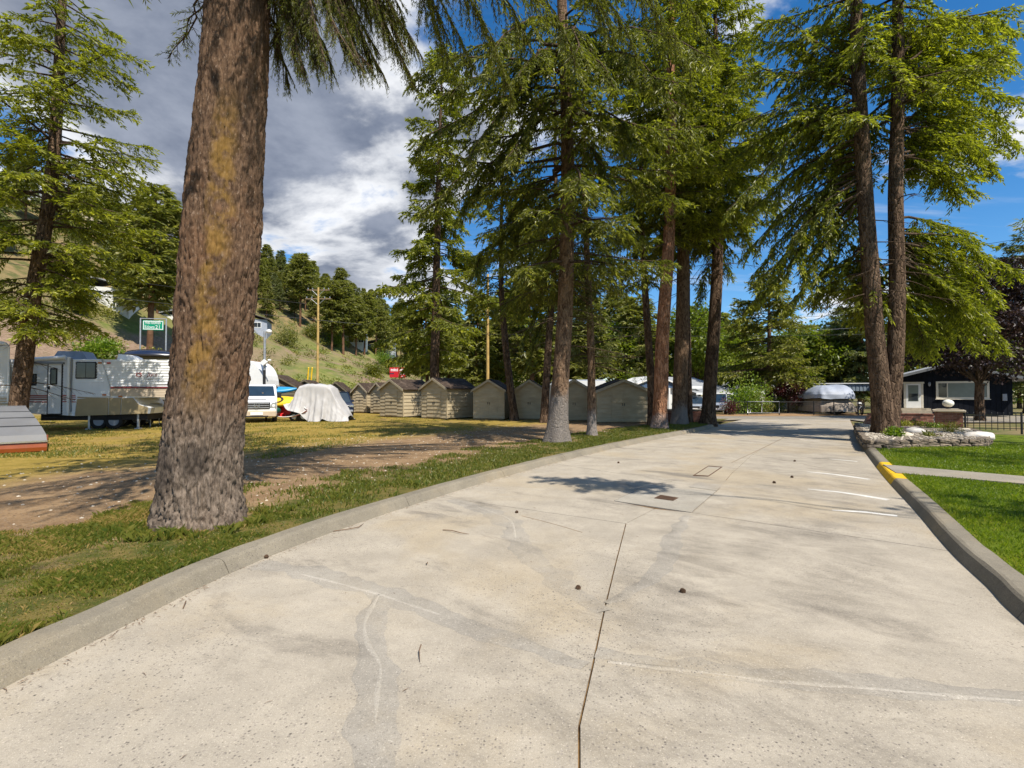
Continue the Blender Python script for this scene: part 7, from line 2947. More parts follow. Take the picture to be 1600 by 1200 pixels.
plant(1400, 686, .22, .42, .50, M['lime_leaf'], 700, 'bright lime-green leafy plant beside the fir trunk in the bed', seed=11, leafsz=(.10, .05))
plant(1411, 669, .22, .40, .55, M['yellow_leaf'], 500, 'yellow-green low shrub against the brick wall, right of the fir', seed=12)
plant(1455, 672, .22, .34, .80, M['lime_leaf'], 700, 'spreading yellow-green ground shrub in front of the brick wall', seed=13)
plant(1485, 679, .22, .40, .55, M['olive_leaf'], 450, 'olive spiky shrub in front of the brick pillar', seed=14, leafsz=(.14, .02))
plant(1452, 686, .22, .22, .45, M['olive_leaf'], 320, 'small grey-green rosette in the gravel beside the red plant', seed=15, leafsz=(.10, .03))
plant(1466, 684, .22, .12, .26, M['red_leaf'], 160, 'small low red-leaved plant in the gravel', seed=16, leafsz=(.06, .03))
plant(1422, 673, .22, .14, .75, M['violet_leaf'], 800, 'flat cushion of violet flowers behind the white boulder', seed=17, leafsz=(.03, .02), stems=False)
plant(1433, 668, .22, .30, .5, M['olive_leaf'], 300, 'thin green plant at the base of the brick wall', seed=18)


# ------------------------------------------------------------------ broad-leaved and other background trees
def broadleaf(loc, H, Wd, zb, m, n, label, leafsz, seed, trunk_r=.18, cat='tree', name='leafy_tree', forks=5, clumps=60, group=None, bark=None, fork_z=None, squash=1.0):
    root = thing(name, loc, label, cat, 0.0, group)
    rng = np.random.default_rng(seed)
    fz = fork_z or zb * 1.0
    tm = MB()
    tm.tube([(0, 0, -.2), (.02, 0, .25), (0, .02, fz * .6), (.03, 0, fz)], [trunk_r * 1.35, trunk_r * 1.08, trunk_r, trunk_r * .95], 12, True, False)
    cen, rad = [], []
    lim = MB()
    for k in range(clumps):
        a = rng.random() * 6.28
        u = rng.random() ** .75
        z = zb + (H - zb) * u
        rmax = Wd / 2 * math.sin(PI * min(1, .16 + .80 * u)) ** .6
        r = rmax * rng.random() ** .45
        cen.append((math.cos(a) * r, math.sin(a) * r * squash, z))
        rad.append((.11 + .11 * rng.random()) * Wd)
        if k < forks * 4:
            c = np.array(cen[-1])
            mid = np.array([c[0] * .45, c[1] * .45, fz + (c[2] - fz) * .5])
            s = trunk_r * (.55 if k < forks else .22)
            (tm if k < forks else lim).tube([(0, 0, fz - .05), tuple(mid), tuple(c)], [s, s * .6, s * .2], 6, True, False)
    tm.build('trunk', bark or M['bark'], root, fix=False)
    lim.build('limbs', M['bark_small'], root, 'stuff', fix=False)
    cen, rad = np.array(cen), np.array(rad)
    w = rad ** 2 / (rad ** 2).sum()
    ci = rng.choice(clumps, n, p=w)
    v = unit(rng.normal(0, 1, (n, 3)))
    pos = cen[ci] + v * (rad[ci] * rng.random(n) ** .38)[:, None] * np.array([1, 1, .75])
    dirs = v * .6 + rng.normal(0, .6, (n, 3)) - np.array([0, 0, .25])
    cb_ = rng.random(clumps)
    tint = np.clip(.12 + .55 * rng.random(n) + (cb_[ci] - .5) * .55, 0, 1)
    me = blades_mesh(pos, dirs, leafsz * (.6 + .8 * rng.random(n)), leafsz * .62 * (.6 + .8 * rng.random(n)), tint, rng, 'crown', 1.6)
    link('crown', me, m, root, 'stuff')
    return root


def at(px, dist, z=0.0):
    d = D(px, 600, dist)
    return Vector((d.x, dist, z))


# purple maple in front of the dark house
broadleaf(at(1530, 30.5, .1), 9.6, 7.6, 3.0, M['purple_leaf'], 26000, 'purple-leaved maple with forked trunk in front of the dark house', .20, 301, .24, fork_z=2.2, clumps=90, name='maple_tree')
broadleaf(at(1231, 43.5), 2.5, 3.4, .9, M['red_leaf'], 4200, 'low dark red Japanese maple behind the pipe fence', .14, 302, .07, name='maple_tree', clumps=30)
plant(0, 0, 0, 2.3, 1.9, M['yellow_leaf'], 2600, 'golden rounded bush left of the carport post', 'bush', 'bush', (.16, .09), 303, loc=at(1262, 43.0), clumps=22)
plant(0, 0, 0, 2.9, 3.4, M['lime_leaf'], 3800, 'leafy green bush hanging by the wire fence right of the SUV', 'bush', 'bush', (.18, .11), 304, loc=at(1163, 41.5), clumps=26)
plant(0, 0, 0, 1.7, 2.0, M['hill_leaf'], 1800, 'dark clipped shrub by the pipe gate across the street', 'bush', 'bush', (.12, .06), 305, loc=at(1187, 41.0), clumps=18)
plant(0, 0, 0, 1.6, 1.7, M['lime_leaf'], 1600, 'light green shrub right of the pale trunk behind the fence', 'bush', 'bush', (.14, .08), 306, loc=at(1212, 44.5), clumps=16)
plant(0, 0, 0, 1.7, 1.2, M['red_leaf'], 900, 'dark reddish shrub standing beside the silver SUV', 'bush', 'bush', (.12, .07), 307, loc=at(1140, 39.3), clumps=14)

# olive conifer behind the wire fence, and its neighbours
fir(at(1200, 46), 13.5, 2.6, 5.3, [(-1, 0, 0), (0, 0, 0), (14, .3, 0)], [(-.2, .36), (0, .32), (3, .26), (13.5, .02)], 311, 'olive-green spreading fir behind the pipe fence, pale trunk showing below', M['bark'], M['olive_leaf'],
    110, 40, dens=5, blade=(.30, .10), el0=(-.05, .3), sag=.22, dead=3, bl_len=1.0, hang=.4, new=.9, prof=lambda u: (1 - u) ** .7 + .05)
fir(at(1345, 58), 17, 2.4, 4.6, [(-1, 0, 0), (0, 0, 0), (17, .2, 0)], [(-.2, .40), (0, .36), (4, .3), (17, .02)], 312, 'bluish tiered fir with reddish trunks behind the carport roof', M['bark_orange'], M['hill_leaf2'],
    120, 40, dens=6, blade=(.36, .12), el0=(-.05, .25), sag=.2, dead=6, bl_len=1.2, hang=.35, new=.4, gap=.3)
fir(at(1318, 74), 15, 3, 4.4, [(-1, 0, 0), (0, 0, 0), (15, -.2, 0)], [(-.2, .36), (0, .34), (15, .02)], 313, 'hazy blue-green conifer far behind the carport, left of the tiered fir', M['bark'], M['hill_leaf2'],
    90, 40, dens=5, blade=(.42, .14), bl_len=1.3, dead=2)
fir(at(1606, 44), 17.5, 3.0, 4.2, [(-1, 0, 0), (0, 0, 0), (17, .2, 0)], [(-.2, .36), (0, .34), (17, .02)], 314, 'grey-green pine top rising over the purple maple at the right edge', M['bark'], M['hill_leaf2'],
    90, 40, dens=6, blade=(.36, .10), bl_len=1.1, dead=2, gap=.25)
bg = [  # px, dist, H, W, zb, material, leaves, label
    (1088, 66, 12.5, 11.5, 3.2, 'bright_leaf', 13000, 'bright spring-green tree behind the blue-gabled house'),
    (1150, 72, 11.5, 9.5, 2.6, 'olive_leaf', 9000, 'olive-green leafy tree behind the grey carport roof'),
    (1258, 62, 9.5, 10.0, 2.2, 'bright_leaf', 12000, 'wide yellow-green tree behind the red maple'),
    (1300, 60, 9.2, 7.0, 2.4, 'olive_leaf', 8000, 'rounded olive tree left of the carport roof end'),
    (1030, 74, 10.5, 9.0, 3.0, 'olive_leaf', 8000, 'dull green tree between the blue house and the orange-barked pine'),
    (965, 64, 10.0, 9.5, 2.5, 'bright_leaf', 9000, 'leafy yellow-green tree behind the nearest shed'),
    (900, 70, 11.0, 9.5, 2.6, 'olive_leaf', 8500, 'leafy olive tree behind the thick central fir'),
    (835, 66, 10.5, 8.5, 2.4, 'bright_leaf', 8500, 'spring-green tree behind the curved trunk'),
    (772, 76, 12.0, 9.0, 2.6, 'olive_leaf', 8000, 'olive tree beside the mossy utility pole'),
    (726, 92, 12.0, 8.0, 2.6, 'hill_leaf2', 7000, 'bluish tree behind the bleached snag'),
    (1420, 62, 11, 10.0, 2.6, 'olive_leaf', 7000, 'green tree behind the roof of the dark house'),
    (1500, 66, 12, 11.0, 3, 'hill_leaf', 7000, 'dark green tree behind the dark house and maple'),
    (1592, 60, 8, 9.0, 1.5, 'bright_leaf', 7000, 'bright tree beyond the right end of the dark house'),
]
for k, (px, di, H, Wd, zb, m, n, lab) in enumerate(bg):
    broadleaf(at(px, di), H, Wd, zb, M[m], n, lab, .30 + .0018 * di, 320 + k, .22, clumps=70)
rbk = random.Random(9)
for k, (px, di, H) in enumerate([(668, 66, 15), (702, 72, 17), (745, 62, 14), (790, 70, 17), (832, 58, 15), (880, 66, 17), (918, 60, 15), (962, 72, 17), (1000, 62, 14), (1075, 80, 16), (1125, 84, 16), (700, 120, 22), (742, 135, 20), (790, 128, 24), (850, 140, 22), (930, 120, 21), (1010, 132, 22), (1100, 126, 19), (1180, 130, 21), (1250, 128, 18), (1400, 118, 17), (1470, 126, 18), (1560, 120, 18), (1660, 118, 18)]):
    o = dup(hill_kinds[k % 4], None, HK_tree)
    o.location = at(px, di)
    s = H / (17, 14, 15, 19)[k % 4]
    o.scale = (s * 1.25, s * 1.25, s)
    o.rotation_euler.z = k * 1.7
    tag(o, 'far conifer in the belt of trees behind the houses', 'tree', 'conifers in the belt behind the houses')


# a leafless pale shrub line and scrub on the bank
def scrub():
    rng = np.random.default_rng(8)
    P, Dv, L, Wd, T = [], [], [], [], []
    cnt = 0
    while cnt < 420:
        px = rng.uniform(60, 720)
        s = rng.uniform(3, 95)
        x, y = hill_at_px(px, 0, s)
        if y < 35 or y > 400:
            continue
        dens = fbm(np.array([[x * .06, y * .06, 3.0]]), 3, 12)[0]
        if dens < (.50 if s < 45 else .38) or (s < 30 and px < 500 and rng.random() < .6):
            continue
        cnt += 1
        h = HZ(x, y) - .1
        sz = rng.uniform(.7, 2.6)
        n = int(45 * sz)
        v = unit(rng.normal(0, 1, (n, 3)))
        v[:, 2] = np.abs(v[:, 2])
        P.append(np.array([x, y, h]) + v * (np.array([sz, sz, sz * .8]) * (rng.random((n, 1)) ** .5)))
        Dv.append(v + rng.normal(0, .5, (n, 3)))
        L.append(.30 + .35 * rng.random(n))
        Wd.append(.16 + .14 * rng.random(n))
        T.append(np.clip(rng.random(n) * .6 + rng.random() * .5 - .05, 0, 1))
    me = blades_mesh(np.concatenate(P), np.concatenate(Dv), np.concatenate(L), np.concatenate(Wd), np.concatenate(T), rng, 'hillside_brush')
    tag(link('hillside_brush', me, M['olive_leaf']), 'low green and straw-coloured brush scattered over the hillside', 'brush', None, 'stuff')


scrub()
for k, (px, s, H, Wd, m, lab) in enumerate([(613, 26, 5.5, 9, 'olive_leaf', 'rounded bush on the bank left of the red billboard'), (600, 34, 5.0, 6, 'lime_leaf', 'bright green bush behind the red billboard'), (585, 22, 3.5, 6.5, 'olive_leaf', 'low spreading bush at the foot of the bank above the sheds'),
                                            (445, 47, 5.5, 7, 'hill_leaf', 'dark green bush on the slope right of the lamp post'), (522, 48, 6.5, 7, 'lime_leaf', 'deep green leafy bush right of the utility pole'), (660, 24, 5, 6, 'bright_leaf', 'yellow-green bush right of the red billboard'),
                                            (705, 16, 5, 6, 'bright_leaf', 'yellow-green bush between the tall fir and the snag'), (487, 52, 5, 8, 'olive_leaf', 'grey-olive bush on the slope behind the utility pole'), (432, 10, 2.2, 2.2, 'lime_leaf', 'small fresh green bush behind the brown sheds'), (155, 30, 3, 5, 'lime_leaf', 'green bush on the bank above the fifth-wheel roof')]):
    x, y = hill_at_px(px, 0, s)
    plant(0, 0, HZ(x, y) - .2, H, Wd, M[m], 2200, lab, 'bush', 'bush', (.42, .24), 400 + k, loc=(x, y), clumps=24)


# ------------------------------------------------------------------ houses on the hill
def hill_house(px, s, wide, h, deep, label, wallm, roofm, rz=0.0, floors=1, nwin=3, deck=False, py=None, dist=None):
    x, y = hill_at_px(px, 0, s)
    z = HZ(x, y)
    r = thing('hillside_house', (x, y, z - .4), label, 'house', rz)
    MB().box(-wide / 2, wide / 2, 0, deep, -3.0, h).build('wall', wallm, r)
    gable_roof(MB(), -wide / 2 - .6, wide / 2 + .6, 0, -.7, deep + .7, h - .1, h - .1, h + 1.5, .2).build('roof', roofm, r)
    for fl in range(floors):
        z0 = .8 + fl * 2.7
        for k in range(nwin):
            u = -wide / 2 + wide * (k + .5) / nwin
            window_m(r, u - .9, u + .9, z0, z0 + 1.4, (.5,), glassm=M['glass'], trim=.12, sill=False, frame_m=M['white'])
    if deck:
        MB().box(-wide / 2, wide / 2, -2.2, 0.0, .15, .35).build('deck', M['timber'], r)
        rl = MB().box(-wide / 2, wide / 2, -2.2, -2.12, 1.25, 1.35)
        for k in range(int(wide / 1.2) + 1):
            rl.box(-wide / 2 + k * 1.2 - .05, -wide / 2 + k * 1.2 + .05, -2.2, -2.1, -2.5, 1.25)
        rl.build('railing', M['white'], r)
    return r


cream = paint('cream_stucco', (.52, .44, .32), .85, .06, 1.5)
greyroof = paint('dark_roof', (.09, .08, .075), .9, .15, 2)
hill_house(146, 92, 13, 5.4, 8, 'large cream house with dark roof high on the hill behind the left fir', cream, greyroof, .5, 2, 3, True)
hill_house(192, 93, 12, 4.0, 8, 'grey terraced house with railed balcony on the hilltop, second along', M['tarp_grey'], greyroof, .5, 1, 3, True)
hill_house(233, 92, 11, 3.4, 8, 'low tan hilltop house half hidden by the bushy pine', cream, greyroof, .5, 1, 3, True)
hill_house(283, 90, 15, 3.4, 8, 'long dark hilltop house with white balcony posts beside the great fir trunk', M['house_dark'], greyroof, .55, 1, 5, True)
hill_house(292, 47, 10, 3.2, 7, 'white house with grey roof low on the hill just left of the great fir trunk', M['wall_white'], M['roof_grey'], .4, 1, 3)
hill_house(146, 52, 10, 2.8, 6, 'white and timber house on the slope behind the left fir', M['wall_white'], M['roof_grey'], .4, 1, 3)
hill_house(440, 84, 9, 4.5, 7, 'brown hilltop house with a pale chimney among the pines', M['timber'], greyroof, .3, 1, 2)
hill_house(548, 50, 10, 7.0, 7, 'tall white house among the big conifers beyond the bank', M['wall_white'], greyroof, .2, 2, 3)
hill_house(588, 49, 14, 3.4, 7, 'long low grey building behind the trunks right of the tall white house', M['tarp_grey'], M['roof_grey'], .2, 1, 4)
hill_house(386, 53, 9, 3.0, 7, 'grey house partly hidden by the great fir, behind the lamp post', M['tarp_grey'], greyroof, .3, 1, 2)
hill_house(703, 20, 11, 3.0, 7, 'tan house at the foot of the bank right of the tall fir', cream, M['roof_grey'], .1, 1, 3)


# ------------------------------------------------------------------ signs and poles
def highway_sign():
    x, y = hill_at_px(238, 0, 30)
    F = Face((x - 3, y - .4), (x + 3, y + .6))
    r = thing('highway_sign', (x, y, HZ(x, y) - .3), 'green highway distance sign with white lettering on two posts', 'sign', F.rz)
    sc = y / FPX
    zc = CAM_H + (617.5 - 508.5) * sc - r.location.z
    w, h = 29.5 * sc / math.cos(F.rz), 15.5 * sc
    MB().bbox(-w / 2, w / 2, -.06, -.02, zc - h / 2, zc + h / 2, .015).build('panel', M['sign_green'], r)
    bd = MB()
    b_ = .10
    for (x0, x1, z0, z1) in ((-w / 2 + .08, w / 2 - .08, zc + h / 2 - .2, zc + h / 2 - .1), (-w / 2 + .08, w / 2 - .08, zc - h / 2 + .1, zc - h / 2 + .2), (-w / 2 + .08, -w / 2 + .18, zc - h / 2 + .2, zc + h / 2 - .2), (w / 2 - .18, w / 2 - .08, zc - h / 2 + .2, zc + h / 2 - .2)):
        bd.box(x0, x1, -.066, -.058, z0, z1)
    bd.build('border', M['white'], r)
    for tx, zz, n, wd in (('West Kelowna', .22, '5', w * .66), ('Kelowna', -.62, '21', w * .46)):
        link('lettering', stand_text(text_mesh(tx, .78), -w / 2 + .32, zc + zz * h / 2 / .9, -.07, wd), M['white'], r)
        link('lettering', stand_text(text_mesh(n, .78), w / 2 - .32 - .42 * len(n), zc + zz * h / 2 / .9, -.07), M['white'], r)
    px_ = 18.2 * sc
    fr = MB()
    for s in (-1, 1):
        MB().tube([(s * px_, 0, -1.2), (s * px_, 0, zc + h / 2 + .30)], .11, 8).build('post', M['metal'], r)
    MB().tube([(-px_, 0, zc + h / 2 + .25), (px_, 0, zc + h / 2 + .25)], .08, 8).build('crossbar', M['metal'], r)


highway_sign()


def billboard():
    x, y = hill_at_px(622, 0, 14)
    sc = y / FPX
    F = Face((x - 3, y - .5), (x + 3, y + .4))
    r = thing('billboard', (x, y, HZ(x, y) - .3), 'pair of red billboard panels with white lettering on the grassy bank', 'billboard', F.rz)
    zc = CAM_H + (617.5 - 582.5) * sc - r.location.z
    h = 15.5 * sc
    for (a, b_, kind) in ((-13 * sc, .4 * sc, 0), (1.0 * sc, 12.2 * sc, 1)):
        p = MB().bbox(a, b_, -.08, 0, zc - h / 2, zc + h / 2, .02).build('panel', M['sign_red'], r)
        tx = MB()
        rr = random.Random(kind + 3)
        w = b_ - a
        # bold capitals too far off to read: separate upright strokes of white paint
        u = a + w * .14
        while u < b_ - w * .10:
            st = w * rr.uniform(.04, .07)
            tx.box(u, u + st, -.092, -.084, zc + h * .12, zc + h * rr.uniform(.34, .40))
            if rr.random() < .6:
                tx.box(u + st, u + st * 1.7, -.091, -.084, zc + h * .24, zc + h * .30)
            u += st * rr.uniform(1.5, 2.2)
        if kind:
            u = a + w * .16
            while u < b_ - w * .16:
                st = w * .05
                tx.box(u, u + st, -.092, -.084, zc - h * .22, zc - h * .13)
                u += st * 1.5
            tx.box(a + w * .35, b_ - w * .30, -.092, -.084, zc - h * .40, zc - h * .36)
        tx.build('lettering', M['white'], p)
        if kind:
            MB().box(a + w * .1, b_ - w * .1, -.088, -.083, zc - h * .06, zc + h * .06).build('band', M['grey'], p)
        else:
            MB().box(a + w * .02, a + w * .5, -.088, -.083, zc - h * .18, zc - h * .07).build('band', M['navy'], p)
        for u in (a + .4, b_ - .4):
            MB().box(u - .1, u + .1, .01, .2, -1.5, zc + h * .45).build('post', M['timber'], r)


billboard()


def utility_pole(px, dist, ytop, label, rad=.16, arms=True, m=None, lean=0.0, z0=None):
    x = (px - 800) / FPX * dist
    zb_ = HZ(x, dist) if z0 is None else z0
    top = CAM_H + (617.5 - ytop) / FPX * dist
    r = thing('utility_pole', (x, dist, zb_), label, 'pole')
    H = top - zb_
    MB().tube([(0, 0, -.5), (lean * .5, 0, H * .5), (lean, 0, H)], [rad * 1.2, rad, rad * .8], 12).build('shaft', m or M['pole'], r)
    if arms:
        for z, w in ((H - .35, 1.55), (H - 1.55, 1.75)):
            MB().box(-w, w, -.06, .06, z - .07, z + .07).build('crossarm', M['timber'], r)
            MB().tube([(-w * .55, -.07, z), (0, -.07, z - .85)], .03, 5).build('brace', M['metal'], r)
            MB().tube([(w * .55, -.07, z), (0, -.07, z - .85)], .03, 5).build('brace', M['metal'], r)
            for u in (-.9, -.5, .5, .9):
                MB().lathe([(.04, .07), (.075, .14), (.05, .20), (.075, .25), (.02, .30)], 10, (w * u, 0, z)).build('insulator', M['grey'], r)
    return r, top


utility_pole(496, 66.0, 449, 'tall tan utility pole with double crossarms on the bank behind the white tarp')
utility_pole(762, 58.0, 428, 'mossy tan pole without arms rising behind the middle sheds', .17, False)
utility_pole(724, 74.0, 540, 'short bleached snag trunk behind the middle sheds', .28, False, M['deadwood'], .1)
utility_pole(659, 70.0, 557, 'thin grey pole stub just left of the tall fir', .14, False, M['deadwood'])


def lamp_post():
    p_ = at(413, 33.0, .05)
    r = thing('lamp_post', p_, 'slim dark and silver lamp post with white floodlight, behind the van', 'lamp post')
    zt = CAM_H + (617.5 - 519) / FPX * 33
    zm = CAM_H + (617.5 - 590) / FPX * 33
    MB().tube([(0, 0, 0), (0, 0, zt * .55)], .085, 10).build('lower_shaft', M['black'], r)
    MB().tube([(0, 0, zt * .55), (0, 0, zt)], .085, 10).build('upper_shaft', M['metal'], r)
    MB().lathe([(.02, .16), (.15, .10), (.19, 0), (.15, -.10), (.02, -.12)], 14, (.28, 0, zt - .02)).build('lamp_head', M['white'], r)
    MB().tube([(0, 0, zt - .15), (.15, 0, zt + .05), (.28, 0, zt)], .035, 6).build('bracket', M['metal'], r)
    z2 = CAM_H + (617.5 - 568) / FPX * 33
    MB().prism([(-.22, z2 - .05), (.02, z2 - .22), (.32, z2 + .02), (.05, z2 + .2)], -.25, -.10).build('floodlight', M['white'], r)
    MB().bbox(.3, .48, -.2, -.05, z2 + .1, z2 + .22, .02).build('camera_box', M['white'], r)


lamp_post()
mk = []
for px in (479, 484.5):
    x, y = hill_at_px(px, 0, 16)
    mk.append((x, y))
for k, (x, y) in enumerate(mk):
    r = thing('marker_post', (x, y, HZ(x, y) - .3), 'yellow guy marker on the bank left of the utility pole, ' + ('left of the pair' if k == 0 else 'right of the pair'), 'marker', 0, 'yellow markers on the bank')
    MB().tube([(0, 0, -.3), (.35, 0, 4.3)], .13, 8).build('tube', M['yellow_paint'], r)
    MB().lathe([(.15, 0), (.15, .12), (.02, .2)], 8, (.355, 0, 4.3)).build('cap', M['yellow'], r)


# ------------------------------------------------------------------ overhead wires
def wire(pts, rad, label, m, group, sag=.02):
    P0, P1 = Vector(pts[0]), Vector(pts[1])
    L = (P1 - P0).length
    c = [P0.lerp(P1, t) - Vector((0, 0, sag * L * 4 * t * (1 - t))) for t in np.linspace(0, 1, 24)]
    tag(MB().tube(c, rad, 5).build('cable', m), label, 'cable', group)


wire([D(700, 521, 52), D(1420, 521, 52)], .018, 'lower dark cable crossing behind the kerbside trunks', M['wire'], 'cables behind the kerbside trunks', .006)
wire([D(700, 506, 52), D(1300, 510, 52)], .012, 'upper thin cable crossing behind the kerbside trunks', M['wire'], 'cables behind the kerbside trunks', .006)
wire([D(1230, 497, 46), D(1720, 462, 30)], .016, 'pale cable running to the right past the double-trunked fir', M['wire_lit'], 'cables on the right', .004)
wire([D(1235, 518, 46), D(1720, 486, 30)], .016, 'lower pale cable running to the right in front of the purple maple', M['wire_lit'], 'cables on the right', .004)
wire([D(1500, 388, 30), D(1720, 352, 24)], .012, 'thin dark cable against the blue sky above the purple maple', M['wire'], 'cables on the right', .002)
x, y = hill_at_px(496, 0, 1.2)
wire([(-20.5, 66, 11.2), (-85, 40, 17)], .035, 'cable from the utility pole towards the left, over the trailers', M['wire'], 'cables over the bank', .01)
wire([(-28.0, 66, 14.0), (-85, 52, 21)], .03, 'upper cable from the utility pole towards the left', M['wire'], 'cables over the bank', .01)

# ------------------------------------------------------------------ grass: separate blades, denser near the camera
def grass_field(name, xy, z, hgt, wid, tint, m, label, rng, lean=.45):
    n = len(xy)
    a = rng.random(n) * 6.28
    side = np.stack([np.cos(a), np.sin(a), np.zeros(n)], 1)
    la = rng.random(n) * 6.28
    ln = np.stack([np.cos(la), np.sin(la), np.zeros(n)], 1) * (lean * rng.random(n) ** .7 * hgt)[:, None]
    b0 = np.c_[xy, z]
    up = np.array([0, 0, 1.0])
    p0 = b0 - side * (wid / 2)[:, None]
    p1 = b0 + side * (wid / 2)[:, None]
    md = b0 + up * (hgt * .6)[:, None] + ln * .35
    p2 = md + side * (wid * .38)[:, None]
    p3 = b0 + up * (hgt * (1 - .25 * lean))[:, None] + ln
    co = np.stack([p0, p1, p2, p3], 1).reshape(-1, 3)
    f = np.arange(n * 4, dtype=np.int32).reshape(-1, 4)
    me = np_mesh(name, co, f, {'tint': np.repeat(tint, 4)})
    return tag(link(name, me, m), label, 'grass', None, 'stuff')


def kerb_offset_points(Q, N, n, d0, d1, i0, i1, rng, power=1.0):
    i = rng.uniform(i0, i1, n)
    k = np.arange(len(Q))
    d = d0 + (d1 - d0) * rng.random(n) ** power
    x = np.interp(i, k, Q[:, 0]) + np.interp(i, k, N[:, 0]) * d
    y = np.interp(i, k, Q[:, 1]) + np.interp(i, k, N[:, 1]) * d
    return np.stack([x, y], 1), d


def lot_height(xy, d):
    p = np.stack([xy[:, 0] * 0.8, xy[:, 1] * 0.8, np.zeros(len(xy))], 1)
    return 0.10 + (fbm(p, 4, 9) - 0.5) * 0.07 * np.clip(d / 2.0, 0, 1) + 0.02 * np.clip(1 - d, 0, 1) - .008


rng = np.random.default_rng(42)
i_near0, i_near1 = nearest(LK, (-2.9, 1.5)), nearest(LK, G(520, 832))
# near verge
xy, d = kerb_offset_points(LK, LN, 150000, .27, 3.6, i_near0, i_near1, rng)
cl = fbm(np.c_[xy * 2.3, np.zeros(len(xy))], 4, 51)
thin_ = fbm(np.c_[xy * .8, np.ones(len(xy))], 3, 52)
keep = (rng.random(len(xy)) < np.clip((cl - .40) * 5.0, .22, 1)) & (d < 1.5 + thin_ * 2.9) & (np.hypot(xy[:, 0] - T1.x, xy[:, 1] - T1.y) > .52)
xy, d, cl, th_ = xy[keep], d[keep], cl[keep], thin_[keep]
n = len(xy)
dry = np.clip((fbm(np.c_[xy * 1.5, np.full(n, 4.0)], 4, 53) - .40) * 4.5, 0, 1)
tint = np.clip(rng.random(n) * .5 + dry * .75 * rng.random(n) + (rng.random(n) < .14) * .5, 0, 1)
hg = (.022 + .034 * rng.random(n)) * (.6 + 1.2 * np.clip(cl - .38, 0, .5) / .35)
grass_field('verge_grass', xy, lot_height(xy, d), hg, .004 + .0045 * rng.random(n), tint, M['verge_grass'], 'patchy green and straw verge grass along the left kerb', rng, .8)
# far verge
xy, d = kerb_offset_points(LK, LN, 80000, .27, 3.0, i_near1, len(LK) - 3, rng, .9)
cl = fbm(np.c_[xy * 1.6, np.zeros(len(xy))], 4, 54)
keep = (rng.random(len(xy)) < np.clip((cl - .36) * 5, .04, 1)) & (d < 1.2 + 3.2 * fbm(np.c_[xy * .5, np.ones(len(xy))], 3, 55))
xy, d = xy[keep], d[keep]
n = len(xy)
grass_field('verge_grass', xy, lot_height(xy, d), .04 + .05 * rng.random(n), .010 + .010 * rng.random(n), np.clip(rng.random(n) * .6 + (rng.random(n) < .08) * .4, 0, 1), M['verge_grass'],
            'green verge grass under the row of kerbside firs', rng, .7)
# dry grass of the lot
u = rng.uniform(-40, 740, 90000)
dist = 11.5 + 24 * rng.random(90000) ** 1.2
xy = np.stack([(u - 800) / FPX * dist, dist], 1)
di = np.array([np.sqrt(((LK[::4] - q) ** 2).sum(1).min()) for q in xy[:: 1]]) if len(xy) < 1000 else None
kx = LK[::6]
dmin = np.full(len(xy), 99.0)
for q in kx:
    dmin = np.minimum(dmin, np.hypot(xy[:, 0] - q[0], xy[:, 1] - q[1]))
cl = fbm(np.c_[xy * .9, np.zeros(len(xy))], 4, 56)
band = fbm(np.c_[xy * .30, np.ones(len(xy))], 3, 57)
keep = (dmin > 6.4 + (band - .5) * 8) & (rng.random(len(xy)) < np.clip((cl - .38) * 4, .06, 1))
xy, cl = xy[keep], cl[keep]
dm = dmin[keep]
n = len(xy)
grass_field('dry_grass', xy, lot_height(xy, dm), .03 + .055 * rng.random(n), .012 + .013 * rng.random(n), np.clip(.38 + rng.random(n) * .75 - (cl > .55) * .3, 0, 1), M['verge_grass'],
            'short yellowing grass of the storage lot', rng, .8)
# the clipped lawn on the right
xy, d = kerb_offset_points(RK, RN, 260000, .26, 13.0, nearest(RK, (3.0, 2.2)), len(RK) - 40, rng, 1.15)


def on_path(xy):
    P = np.array([(p.x, p.y) for p in pth])
    c = np.ones(len(xy), bool)
    inside = np.zeros(len(xy), bool)
    j = len(P) - 1
    for i in range(len(P)):
        cond = ((P[i][1] > xy[:, 1]) != (P[j][1] > xy[:, 1])) & (xy[:, 0] < (P[j][0] - P[i][0]) * (xy[:, 1] - P[i][1]) / (P[j][1] - P[i][1] + 1e-12) + P[i][0])
        inside ^= cond
        j = i
    return inside


bc = eq.mean(0)
bed_d = np.full(len(xy), 9.0)
for q in eq[::5]:
    bed_d = np.minimum(bed_d, np.hypot(xy[:, 0] - q[0], xy[:, 1] - q[1]))
px_ = 800 + xy[:, 0] / np.maximum(xy[:, 1], .1) * FPX
keep = ~on_path(xy) & (px_ < 1680) & (bed_d > .10)
xy, d = xy[keep], d[keep]
inb = np.zeros(len(xy), bool)
j = len(eq) - 1
for i in range(0, len(eq), 4):
    inb ^= ((eq[i][1] > xy[:, 1]) != (eq[j][1] > xy[:, 1])) & (xy[:, 0] < (eq[j][0] - eq[i][0]) * (xy[:, 1] - eq[i][1]) / (eq[j][1] - eq[i][1] + 1e-12) + eq[i][0])
    j = i
xy, d = xy[~inb], d[~inb]
n = len(xy)
zz = LAWN_Z + (fbm(np.c_[xy * .9, np.zeros(n)], 3, 31) - .5) * .03 - .006
cl = fbm(np.c_[xy * 1.6, np.zeros(n)], 4, 61)
edge = np.clip(1 - d / .8, 0, 1)
tint = np.clip(.12 + rng.random(n) * .5 + (cl - .5) * .9 + edge * rng.random(n) * .35 + (rng.random(n) < .05) * .4, 0, 1)
dist = np.hypot(xy[:, 0], xy[:, 1])
